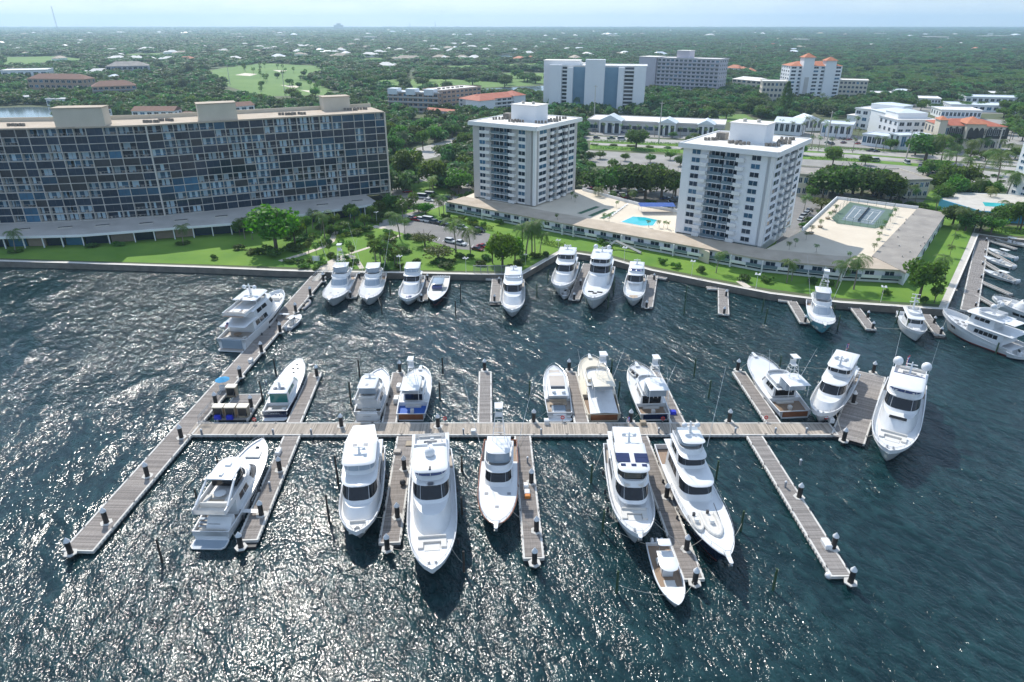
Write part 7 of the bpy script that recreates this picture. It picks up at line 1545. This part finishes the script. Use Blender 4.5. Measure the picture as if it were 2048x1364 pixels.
# blue-white slab block with two recessed bays
t = block('apartment_slab', 'tall blue-white apartment slab with recessed pale blue bays', (1098,221), (1286,225), 133, 30, 'wall_white', 'white_roof', 1, 0, side=False); W, D, h = t['_dims']
for a, b in ((.24, .37), (.56, .70)): pass
for a, b, q, zz in ((0, .13, -4, h+1.2), (.19, .25, -5.5, h-.5), (.38, .58, -8, h+6), (.72, .78, -5.5, h-.5), (.88, 1.0, -4, h+1.2)):
    m = MB(); m.box(a*W, b*W, q, 0, -.3, zz); m.build('wing', 'wall_white', t)
for a, b in ((.25, .38), (.58, .72)): m = MB(); m.box(a*W, b*W, -.6, -.05, 0, h-.6); m.build('recessed_wall', 'stucco_blue', t)
for a, b in ((.13, .19), (.78, .88)):
    for f in range(12): m = MB(); m.box(a*W, b*W, -2.2, 0, f*h/12-.1, f*h/12+.15); m.box(a*W, b*W, -2.3, -2.15, f*h/12, f*h/12+1.0); o = m.build('balcony', 'wall_white', t); m = MB(); m.box(a*W+.4, b*W-.4, -.12, -.02, f*h/12+.4, f*h/12+h/12-.5); m.build('door', 'screen_dark', o)
extra(t, 'rear_block', -.08, .3, .3, .95, 0, h+4, 'wall_white', 'white_roof')
# lilac block
t = block('apartment_slab', 'lilac-grey long balcony block behind the blue-white slab', (1310,184), (1432,191), 118, 26, 'lilac_wall', 'white_roof', 9, 14, side=True, slabs='lilac_wall'); W, D, h = t['_dims']; extra(t, 'end_wing', -.30, -.01, -.1, .9, 0, h+1, 'lilac_wall', 'white_roof'); extra(t, 'penthouse', .28, .48, .2, .8, h, h+8, 'lilac_wall', 'white_roof')
# white tower with orange roofs
t = block('apartment_tower', 'white tower with orange tiled roofs and twin turrets', (1570,204), (1672,204), 132, 24, 'wall_white', 'terracotta', 10, 7, 'hip', rise=4); W, D, h = t['_dims']
extra(t, 'turret', .22, .42, -.14, .3, 0, h+8, 'wall_white', 'terracotta', 4, 1.2); extra(t, 'turret', .66, .86, -.08, .3, 0, h+5, 'wall_white', 'terracotta', 3.5, 1.2); o = extra(t, 'niche', .28, .36, -.16, -.13, h*.25, h*.7, 'wall_tan')
block('apartment_block', 'low cream flats left of the orange-roofed tower', (1520,207), (1568,208), 164, 20, 'wall_cream', 'white_roof', 4, 6); block('apartment_block', 'low cream flats right of the orange-roofed tower', (1672,204), (1728,206), 162, 22, 'wall_cream', 'white_roof', 5, 7); block('villa', 'cream villa with terracotta roof behind the park', (1462,180), (1520,186), 160, 18, 'wall_cream', 'white_roof', 3, 6, 'hip')
# condos by the golf course
t = block('apartment_block', 'tan flats with white mansard roof by the golf course', (778,222), (878,226), 186, 16, 'brick_tan', 'metal_roof', 4, 10, slabs='wall_tan')
for k in range(3): extra(t, 'mansard_bay', .02+k*.36, .20+k*.36, -.12, .5, t['_dims'][2]-1.5, t['_dims'][2]+3.5, 'metal_roof')
t = block('apartment_block', 'brown flat-roofed flats behind the mansard flats', (886,224), (962,214), 178, 24, 'brick_tan', 'white_roof', 5, 9); ac_units(t, [(5+k*6, 10, t['_dims'][2]+.6, 3) for k in range(6)])
t = block('apartment_block', 'grey-white flats with red tiled hip roofs', (950,232), (1044,222), 196, 22, 'wall_tan', 'red_tile', 4, 9, 'hip', slabs='wall_white', rise=3.5); W, D, h = t['_dims']; extra(t, 'stair_wing', -.02, .3, -.35, .5, 0, h, 'wall_white', 'red_tile', 3.5, .8); extra(t, 'end_wing', .8, 1.04, -.1, .9, 0, h+1, 'wall_white', 'red_tile', 3.5, .8)
block('carport', 'long low red roofed carport below the flats', (852,231), (922,238), 222, 8, 'wall_tan', 'red_tile', 1, 6, 'gable', rise=1.5, cat='carport')
t = block('apartment_block', 'brown-roofed terrace at far left', (62,188), (172,190), 158, 20, 'brick_tan', 'brown_tile', 3, 10, 'hip', rise=5); t = block('apartment_block', 'brown-roofed angled terrace beside the far left terrace', (190,200), (278,196), 172, 20, 'brick_tan', 'brown_tile', 3, 8, 'hip', rise=5, slabs='grey_stone')
block('hall', 'white flat-roofed hall at the far left edge', (6,160), (98,158), 141, 40, 'wall_white', 'white_roof', 1, 6); block('clubhouse', 'grey clubhouse at the golf course edge', (215,152), (300,150), 132, 30, 'grey_stone', 'grey_roof', 2, 8, 'hip', rise=6); block('villa', 'white villa with flat roof left of the lake', (55,208), (85,206), 194, 14, 'wall_white', 'white_roof', 1, 4); block('boathouse', 'white boathouse at the lake left of the curved block', (95,212), (145,212), 199, 10, 'wall_white', 'white_roof', 1, 6)
block('villa', 'brown-roofed house seen over the left end of the curved block roof', (150,246), (212,246), 220, 12, 'wall_white', 'brown_tile', 2, 5, 'gable'); block('villa', 'white house with brown gable roof above the curved block roof', (268,246), (352,246), 222, 14, 'wall_white', 'brown_tile', 2, 6, 'gable'); block('villa', 'small brown gabled house right of the white house', (352,244), (392,244), 232, 12, 'wall_white', 'brown_tile', 1, 3, 'hip'); block('villa', 'brown gabled house behind the middle penthouse', (470,238), (512,234), 212, 12, 'wall_white', 'brown_tile', 2, 3, 'gable')
# shops
t = block('shopping_arcade', 'long low pale shopping arcade beyond the highway', (1175,262), (1446,274), 246, 30, 'wall_tan', 'white_roof', 1, 12, win=(.86, .36), side=False); W, D, h = t['_dims']
for x0, x1, rs in ((.10, .26, 4), (.54, .66, 3), (.82, .93, 3)):
    m = MB(); m.box(x0*W, x1*W, -6, 8, -.3, h+1); o = m.build('entrance_pavilion', 'wall_white', t); xm = (x0+x1)/2*W; m = MB(); m.add([(x0*W-.8, -7, h+1), (x1*W+.8, -7, h+1), (x1*W+.8, 9, h+1), (x0*W-.8, 9, h+1), (xm, -7, h+1+rs), (xm, 9, h+1+rs)], [(0, 1, 4), (1, 2, 5, 4), (2, 3, 5), (3, 0, 4, 5)]); m.build('pavilion_roof', 'metal_roof', o)
    for k in range(3): q = x0*W+(k+.2)/3*(x1-x0)*W; m = MB(); m.box(q, q+(x1-x0)*W*.2, -6.1, -6.0, .2, h-.5); m.build('doorway', 'screen_dark', o)
for nm, lab, a, b, tp, dp, kd in [('shop', 'white gabled shop right of the arcade', (1545,268), (1600,272), 246, 18, 'gable'), ('shop', 'white arched shop front with palms', (1640,272), (1700,276), 250, 18, 'flat'), ('shop', 'white hipped shop roof by the palms', (1600,262), (1640,262), 240, 16, 'gable_front')]: block(nm, lab, a, b, tp, dp, 'wall_white', 'metal_roof', 1, 5, kd, win=(.6, .6), rise=3)
t = block('office_building', 'white stepped three-storey office with arched windows', (1704,256), (1788,266), 222, 22, 'wall_white', 'white_roof', 3, 6); W, D, h = t['_dims']; extra(t, 'upper_storey', .2, .95, .4, 1.0, h, h+4, 'wall_white', 'metal_roof', 1.5); extra(t, 'terrace_wing', -.14, .1, -.1, .8, 0, h*.66, 'wall_white', 'white_roof')
t = block('office_building', 'white stepped office with metal roof beside the red-roofed hall', (1788,284), (1862,284), 242, 26, 'wall_white', 'white_roof', 3, 5); W, D, h = t['_dims']; extra(t, 'upper_storey', .15, .95, .35, 1.0, h, h+4, 'wall_white', 'metal_roof', 2); extra(t, 'rear_hall', .2, 1.2, 1.0, 1.9, 0, h+2, 'wall_white', 'metal_roof', 2.5)
block('shop_gallery', 'low blue-glazed shop gallery below the stepped offices', (1722,290), (1800,300), 274, 14, 'wall_white', 'metal_roof', 1, 8, win=(.8, .6)); block('shop', 'white portico shop left of the red-roofed hall', (1795,302), (1852,300), 272, 10, 'wall_white', 'metal_roof', 1, 4, win=(.6, .7))
t = block('mediterranean_hall', 'cream hall with red hipped roofs and arched loggias', (1866,300), (2000,304), 252, 24, 'wall_cream', 'red_tile', 2, 11, 'hip', rise=3, glass='screen_brown'); W, D, h = t['_dims']; extra(t, 'centre_pavilion', .38, .66, -.14, .6, 0, h+1.6, 'wall_cream', 'terracotta', 3.5, 1.); extra(t, 'corner_tower', -.02, .09, -.12, .25, 0, h+3.5, 'wall_cream', 'terracotta', 2, .8)
for k in range(10):
    xx = (.14+.09*k)*W if k < 3 else (.41+.08*(k-3))*W if k < 6 else (.72+.08*(k-6))*W; yy = -.14*D-.06 if 3 <= k < 6 else -.12; m = MB(); m.add([(xx, yy, h*.52), (xx+3.2, yy, h*.52), (xx+3.2, yy, h*.82), (xx+2.4, yy, h*.93), (xx+1.6, yy, h*.97), (xx+.8, yy, h*.93), (xx, yy, h*.82)], [tuple(range(7))]); m.build('arch_opening', 'screen_brown', t)
for k, (a, b, tp) in enumerate([((1880,236),(1960,238),222), ((1900,222),(2040,226),212), ((1820,206),(1880,208),198), ((1930,205),(2050,208),196), ((1740,196),(1790,197),188), ((1790,190),(1850,190),183), ((1960,194),(2048,196),188)]): block('warehouse', 'long white flat-roofed shed beyond the offices, '+['nearest', 'second nearest', 'left front', 'right front', 'far left', 'far middle', 'far right'][k], a, b, tp, 26, 'wall_white', 'metal_roof' if k % 2 else 'white_roof', 1, 10)
block('office_building', 'tan two-storey office with flat grey roof behind the big ficus trees', (1770,398), (1852,396), 362, 24, 'wall_cream', 'grey_roof', 2, 8); block('office_building', 'yellowish office half hidden behind the white tower', (1590,392), (1655,396), 352, 18, 'wall_cream', 'grey_roof', 2, 6)
# tower at the right edge with its blue pool terrace
t = block('apartment_tower', 'white and blue-glazed tower cut by the right picture edge', (2108,432), (2220,432), 246, 30, 'wall_white', 'white_roof', 14, 8, slabs='wall_white', glass='pane_blue')
tr = thing('pool_terrace', 'bright blue walled pool terrace below the right edge tower', 'terrace', (0, 0, 0)); P = [at(x, y, ZL+4) for x, y in ((1880,398),(1900,384),(2120,392),(2120,432),(1960,422))]; m = MB(); m.prism([(p.x, p.y) for p in P], ZL-.3, ZL+4); m.build('terrace_wall', 'aqua_wall', tr); c_ = sum((Vector((p.x, p.y)) for p in P), Vector((0, 0)))/5; m = MB(); m.prism([tuple(c_+(Vector((p.x, p.y))-c_)*.97) for p in P], ZL+4, ZL+4.05); m.build('paving', 'concrete', tr)
P = [at(x, y, ZL+4.1) for x, y in ((1965,404),(2060,410),(2060,418),(1970,412))]; m = MB(); m.prism([(p.x, p.y) for p in P], ZL+4.05, ZL+4.1); m.build('pool_surface', 'pool_water', tr)
# golf course, lakes
sheet('fairway', [(395,146),(455,134),(530,126),(640,132),(660,146),(610,160),(668,180),(650,190),(520,193),(455,172)], Z1, 'fairway'); sheet('fairway', [(0,114),(120,112),(172,118),(170,128),(60,134),(0,140)], Z1, 'fairway'); sheet('fairway', [(1000,146),(1096,146),(1096,168),(1030,168),(990,158)], Z1, 'fairway'); sheet('fairway', [(700,118),(800,114),(810,122),(720,127)], Z1, 'fairway'); sheet('fairway', [(860,132),(980,130),(1000,140),(880,144)], Z1, 'fairway'); sheet('fairway', [(680,160),(900,158),(1080,170),(900,178),(700,178)], Z1-.01, 'fairway'); sheet('fairway', [(0,234),(118,232),(118,244),(0,246)], Z1, 'fairway')
for P in ([(470,150),(490,146),(515,148),(500,152)], [(560,170),(600,172),(590,177)], [(600,180),(645,182),(620,185)], [(545,140),(575,141),(560,144)], [(830,160),(860,160),(850,164)]): sheet('sand_bunker', P, Z1+.02, 'sand_deck')
def lake(P): return sheet('lake', P, Z1+.01, 'lake')
lake([(-60,217),(60,214),(118,215),(114,233),(0,236),(-60,237)]); lake([(870,184),(960,178),(1096,171),(1096,186),(1000,187),(900,190)]); lake([(985,113),(1010,109),(1036,109),(1028,117),(995,119)]); lake([(760,124),(805,122),(800,126),(765,127)])
CLEAR = [[(440,168),(520,190),(668,182),(700,200),(560,212),(440,190)], [(395,146),(455,134),(530,126),(640,132),(660,146),(610,160),(668,180),(650,190),(520,193),(455,172)], [(0,114),(120,112),(172,118),(170,128),(60,134),(0,140)], [(985,144),(1100,144),(1100,170),(1030,170)], [(700,118),(800,114),(810,122),(720,127)], [(860,132),(980,130),(1000,140),(880,144)], [(-80,213),(120,211),(120,246),(-80,248)], [(862,184),(960,176),(1100,169),(1100,190),(900,194)], [(980,112),(1036,107),(1032,119),(990,121)], [(755,123),(808,121),(800,127)],
         [(1165,236),(1450,246),(1560,236),(1720,236),(1870,200),(2100,215),(2400,330),(2400,700),(-500,700),(-500,250),(0,248),(700,225),(770,400),(1165,400)], [(790,306),(860,290),(950,262),(955,280),(880,312),(800,330)], [(1385,228),(1490,224),(1510,242),(1430,248)], [(690,160),(900,158),(1080,170),(900,180),(720,180)], [(250,108),(330,106),(360,114),(260,118)], [(560,112),(640,110),(650,116),(570,119)], [(1000,128),(1090,126),(1096,134),(1010,138)]]
for P in CLEAR[-3:]: sheet('fairway', P, Z1, 'fairway')
# far houses, each its own
hr = random.Random(5); HOUSE = []
def house_mesh(seed):
    r = random.Random(seed); m = MB(); m.k = 0; w_, d_ = r.uniform(16, 24), r.uniform(10, 14); m.box(-w_/2, w_/2, -d_/2, d_/2, -.3, 3.6); m.box(-w_/2-6, -w_/2, -d_/2+1, d_/2-3, -.3, 3.2); wl_ = m.mesh('wall', 'wall_white'); m = MB()
    for x0, x1, y0, y1, z, e in ((-w_/2, w_/2, -d_/2, d_/2, 3.6, 3.6), (-w_/2-6, -w_/2+3, -d_/2+1, d_/2-3, 3.2, 2.4)): q = min(x1-x0, y1-y0)*.45; m.add([(x0-.8, y0-.8, z), (x1+.8, y0-.8, z), (x1+.8, y1+.8, z), (x0-.8, y1+.8, z), (x0+q, (y0+y1)/2, z+e), (x1-q, (y0+y1)/2, z+e)], [(0, 1, 5, 4), (1, 2, 5), (2, 3, 4, 5), (3, 0, 4)])
    return wl_, m.mesh('roof', ['white_roof']), w_, d_
HM = [house_mesh(k) for k in range(4)]; wm = MB(); 
HP = [(50,80),(20,88),(95,84),(130,95),(160,90),(210,98),(225,105),(245,92),(290,92),(300,101),(345,108),(375,122),(395,92),(410,98),(365,110),(460,92),(470,122),(490,92),(520,98),(535,103),(550,100),(560,119),(600,95),(625,97),(640,103),(655,108),(670,108),(600,112),(330,86),(420,82),(180,70),(240,68),(320,68),(380,66),(480,70),(560,70),(720,100),(735,98),(800,104),(850,86),(866,98),(870,103),(895,98),(910,99),(915,110),(960,62),(970,101),(1005,100),(1030,105),(1040,122),(1060,122),(925,121),(985,75),(945,76),(820,70),(760,72),(690,68),(1110,82),(1150,74),(1160,92),(1200,84),(1180,66),(1270,72),(1310,86),(1350,78),(1420,74),(1460,92),(1510,98),(1525,70),(1545,92),(1600,80),(1640,70),(1690,72),(1740,82),(1800,72),(1820,75),(1850,72),(1880,100),(1910,72),(1950,102),(1980,72),(2005,104),(2030,74),(1470,142),(1500,148),(1420,125),(1560,96),(1150,120),(1250,110),(40,102),(120,120),(270,122),(200,150),(230,162),(90,104)]
REDH = {(375,122),(1040,122),(1060,122),(1880,100),(1950,102),(2005,104),(895,98),(1510,98),(1545,92),(1470,142),(1500,148),(960,62)}
for k in range(60):
    x = hr.uniform(680, 1400); y = 62+hr.random()*62
    if any(inside((x, y), P) for P in CLEAR) or inside((x, y), [(1060,100),(1440,100),(1440,240),(1060,240)]): continue
    HP.append((round(x), round(y, 1)))
for k in range(150):
    x = hr.uniform(0, 2048); y = 60+hr.random()**1.3*78
    if x > 1250 and hr.random() < .55: continue
    if x > 1650 and y > 105: continue
    if any(inside((x, y), P) for P in CLEAR) or inside((x, y), [(390,120),(700,120),(700,200),(390,200)]): continue
    HP.append((round(x), round(y, 1)))
HP.sort()
for k, (x, y) in enumerate(HP):
    p = at(x, y, ZL); a, b, w_, d_ = HM[k % 4]; red = (x, y) in REDH; s = 1.15+.35*hr.random() if y > 75 else 1.6+hr.random()
    t = thing('house', ('terracotta-roofed house' if red else 'pale-roofed house')+' %s, %s' % ('below the skyline' if y < 72 else 'in the middle distance' if y < 95 else 'at the near edge of the woods', ['far left of view', 'left of view', 'left of centre', 'right of centre', 'right of view', 'far right of view'][min(5, int(max(0, x)/342))]), 'house', p, hr.random()*3.1, 'far houses among the trees'); t.scale = (s, s, s)
    link('wall', a, t); o = link('roof', b, t); o.material_slots[0].link = 'OBJECT'; o.material_slots[0].material = M['terracotta' if red else hr.choice(('white_roof', 'white_roof', 'metal_roof', 'tan_roof'))]; clear(p, 26*s)
for k, (x, y, w_) in enumerate(((235,69,90),(315,70,120),(160,72,60),(470,72,70),(640,66,80),(20,74,60),(560,74,60),(740,78,60),(980,72,50),(1230,76,70),(1430,70,60),(1600,84,60),(1870,78,110),(1985,76,160),(1760,70,60),(90,64,120),(400,62,150),(900,62,140),(1150,62,130),(1560,64,120),(1820,63,140),(2030,66,80),(480,78,40),(350,62,90))):
    p = at(x, y, ZL); t = thing('commercial_building', 'distant flat pale commercial roof on the plain, '+ordinal(sorted(q[0] for q in ((235,),(315,),(160,),(470,),(640,),(20,),(560,),(740,),(980,),(1230,),(1430,),(1600,),(1870,),(1985,),(1760,),(90,),(400,),(900,),(1150,),(1560,),(1820,),(2030,),(480,),(350,))).index(x), 24), 'building', p, hr.uniform(-.2, .2), 'distant commercial roofs'); m = MB(); m.box(-w_/2, w_/2, -25, 25, 0, 11); m.build('wall', 'wall_cream', t); m = MB(); m.box(-w_/2-.5, w_/2+.5, -25.5, 25.5, 11, 12); m.build('roof', 'white_roof', t); clear(p, w_*.5)
    NOTREE.append((p.x, p.y-60, w_*.6)); NOTREE.append((p.x, p.y-140, w_*.6))
# skyline marks
def lattice(name, label, px, base_row, top_row, cat='mast', lean=0):
    p = at(px, base_row, ZL); h = hat(top_row, p.y)-ZL; t = thing(name, label, cat, p); m = MB(); w_ = h*.018
    for sx, sy in ((1, 1), (1, -1), (-1, -1), (-1, 1)): m.tube((sx*w_, sy*w_, 0), (lean*h+sx*w_*.5, sy*w_*.5, h), w_*.16, n=4)
    for k in range(18): f = k/18; a, b = (lean*h*f+w_*(1-f*.5), 0, h*f), (lean*h*(f+.055)-w_*(1-f*.5), 0, h*(f+.055)); m.tube(a, b, w_*.12, n=4); m.tube((b[0], 0, a[2]), (a[0], 0, b[2]), w_*.12, n=4)
    m.build('lattice', 'grey_stone', t); return p, h
lattice('radio_mast', 'tall lattice radio mast on the skyline at left', 117, 66, 12, lean=-.02)
MASTH = 0
for px, top, lab in ((820, 46, 'left'), (871, 43, 'right')):
    p = at(px, 57, ZL); h = hat(top, p.y)-ZL; t = thing('chimney', 'distant chimney stack on the skyline, '+lab+' of the two', 'chimney', p); m = MB(); m.tube((0, 0, 0), (0, 0, h), h*.05, h*.035, n=8); m.build('stack', 'grey_stone', t); m = MB(); m.tube((0, 0, h), (0, 0, h*1.03), h*.04, n=8); m.build('rim', 'wall_white', t)
p = at(677, 60, ZL); t = thing('tower_block', 'distant pale tower block on the skyline', 'building', p); h = hat(50, p.y); m = MB(); m.box(-55, 55, 0, 50, 0, h); m.build('wall', 'wall_cream', t); m = MB(); m.box(-20, 25, 5, 40, h, h+18); m.build('penthouse', 'wall_cream', t)
for px, b_, tp, lab in ((460, 168, 128, 'by the golf course'), (570, 190, 145, 'behind the curved block'), (1317, 288, 203, 'beside the highway'), (1650, 303, 222, 'by the shopping lot'), (1188, 240, 170, 'in front of the slab block'), (1812, 318, 262, 'by the ficus tree'), (1990, 312, 255, 'by the red-roofed hall'), (1480, 112, 86, 'far off at right')):
    p = at(px, b_, ZL); h = hat(tp, p.y)-ZL; t = thing('utility_pole', 'tall concrete utility pole '+lab, 'pole', p, 0, 'tall utility poles'); m = MB(); m.tube((0, 0, 0), (0, 0, h), .45, .25, n=7); m.build('shaft', 'concrete', t)
    m = MB(); m.box(-1.6, 1.6, -.12, .12, h-1.2, h-.95); m.build('cross_arm', 'concrete', t)
# ---------------------------------------------------------------- woodland to the horizon (one mass)
def woodland(name, crown_obj, pts, mat_=None):
    me = bpy.data.meshes.new(name); me.from_pydata([(x, y, z) for x, y, z, s, q in pts], [], [])
    at_ = me.attributes.new('size', 'FLOAT', 'POINT'); at_.data.foreach_set('value', [s for *_, s, q in pts]); a2 = me.attributes.new('tall', 'FLOAT', 'POINT'); a2.data.foreach_set('value', [q for *_, q in pts])
    o = link(name, me, kind='stuff'); g = bpy.data.node_groups.new(name, 'GeometryNodeTree'); g.interface.new_socket('Geometry', in_out='INPUT', socket_type='NodeSocketGeometry'); g.interface.new_socket('Geometry', in_out='OUTPUT', socket_type='NodeSocketGeometry')
    N = g.nodes; gi = N.new('NodeGroupInput'); go = N.new('NodeGroupOutput'); ip = N.new('GeometryNodeInstanceOnPoints'); oi = N.new('GeometryNodeObjectInfo'); oi.inputs['Object'].default_value = crown_obj; oi.inputs['As Instance'].default_value = True; oi.transform_space = 'ORIGINAL'
    na = N.new('GeometryNodeInputNamedAttribute'); na.data_type = 'FLOAT'; na.inputs['Name'].default_value = 'size'; nb = N.new('GeometryNodeInputNamedAttribute'); nb.data_type = 'FLOAT'; nb.inputs['Name'].default_value = 'tall'
    cx = N.new('ShaderNodeCombineXYZ'); rv = N.new('FunctionNodeRandomValue'); rv.data_type = 'FLOAT'; rv.inputs[3].default_value = 6.28; cr_ = N.new('ShaderNodeCombineXYZ'); L = g.links
    for k in ('X', 'Y'): L.new(na.outputs['Attribute'], cx.inputs[k])
    L.new(nb.outputs['Attribute'], cx.inputs['Z']); L.new(rv.outputs[1], cr_.inputs['Z'])
    L.new(gi.outputs[0], ip.inputs['Points']); L.new(oi.outputs['Geometry'], ip.inputs['Instance']); L.new(cx.outputs[0], ip.inputs['Scale']); L.new(cr_.outputs[0], ip.inputs['Rotation']); L.new(ip.outputs[0], go.inputs[0])
    md = o.modifiers.new('scatter', 'NODES'); md.node_group = g; return o
PROTO['far_a'] = (leaf_cloud('crown', 'leaf_far', 420, 12, .17, 41, .75, up=.5), trunk_mesh(3)); PROTO['far_b'] = (leaf_cloud('crown', 'leaf_far', 420, 14, .17, 42, .7, up=.5), trunk_mesh(4)); PROTO['mang'] = (leaf_cloud('crown', 'mangrove', 420, 14, .16, 43, .6, up=.5), trunk_mesh(4))
src = {}
for k, (key, px, py, lab, h_) in enumerate((('far_a', 690, 196, 'dark round tree at the near edge of the woodland, left of centre', 11), ('far_b', 1452, 172, 'dark round tree at the near edge of the woodland behind the lilac block', 11), ('mang', 1760, 178, 'yellow-green mangrove tree at the near edge of the right hand marsh', 8))):
    p = at(px, py, ZL); t = thing('broadleaf_tree', lab, 'tree', p); c = link('crown', PROTO[key][0], t); tk = link('trunk', PROTO[key][1], t); c.scale = (7, 7, h_*.5); c.location = (0, 0, h_*.25); tk.scale = (6, 6, h_*.7); src[key] = c
wr = np.random.RandomState(2); pts = {'far_a': [], 'far_b': [], 'mang': []}; cell_clear = {}
for (x, y, r) in NOTREE:
    for i in range(int((x-r)//60), int((x+r)//60)+1):
        for j in range(int((y-r)//60), int((y+r)//60)+1): cell_clear.setdefault((i, j), []).append((x, y, r))
MANG = [(1680,138),(1900,128),(2300,140),(2300,182),(1980,180),(1760,172),(1690,160)]
cth, sth = math.cos(TH), math.sin(TH)
D = 320.
while D < 13500:
    s = max(8.5, D/75); ncol_ = int(1.75*D/s)
    for k in range(ncol_):
        x = (k+wr.rand()-ncol_/2)*s; y = D+wr.rand()*s; dep = y*cth+(H-ZL)*sth; px = 1024+x/dep*F; py = 682+F*((H-ZL)*cth-y*sth)/dep
        if px < -120 or px > 2170: continue
        if any(inside((px, py), P) for P in CLEAR): continue
        if any((x-a)**2+(y-b)**2 < r*r for a, b, r in cell_clear.get((int(x//60), int(y//60)), ())): continue
        key = 'mang' if inside((px, py), MANG) and wr.rand() < .9 else ('far_a' if wr.rand() < .5 else 'far_b'); q = wr.rand()
        if key != 'mang' and wr.rand() < .06: continue
        ux = x*.99+y*.14; uy = y*.99-x*.14
        if key != 'mang' and D < 5000 and ((ux % 170) < 13+D*.002 or ((uy % 420) < 26 and (int(ux//170) % 3))): continue
        rad = s*(.5+.55*wr.rand()); ht = (4.2+3.6*q*q+s*.06) if key != 'mang' else 3.0+1.2*q
        pts[key].append((x, y, ZL+ht*.15, rad, ht))
    D += s*.92
for key, P in pts.items(): woodland('woodland' if key != 'mang' else 'mangrove_marsh', src[key], P)
print('woodland', {k: len(v) for k, v in pts.items()})
# ---------------------------------------------------------------- the air
pv = bpy.data.materials.new('haze'); pv.use_nodes = True; n = pv.node_tree; n.nodes.remove(n.nodes['Principled BSDF']); v = n.nodes.new('ShaderNodeVolumePrincipled'); v.inputs['Color'].default_value = (.58, .80, 1, 1); v.inputs['Density'].default_value = .000095; v.inputs['Anisotropy'].default_value = .35; n.links.new(v.outputs['Volume'], n.nodes['Material Output'].inputs['Volume'])
M['haze'] = pv; m = MB(); m.box(-16900, 16900, -500, 17500, -3, 245); m.build('haze', 'haze', kind='stuff')
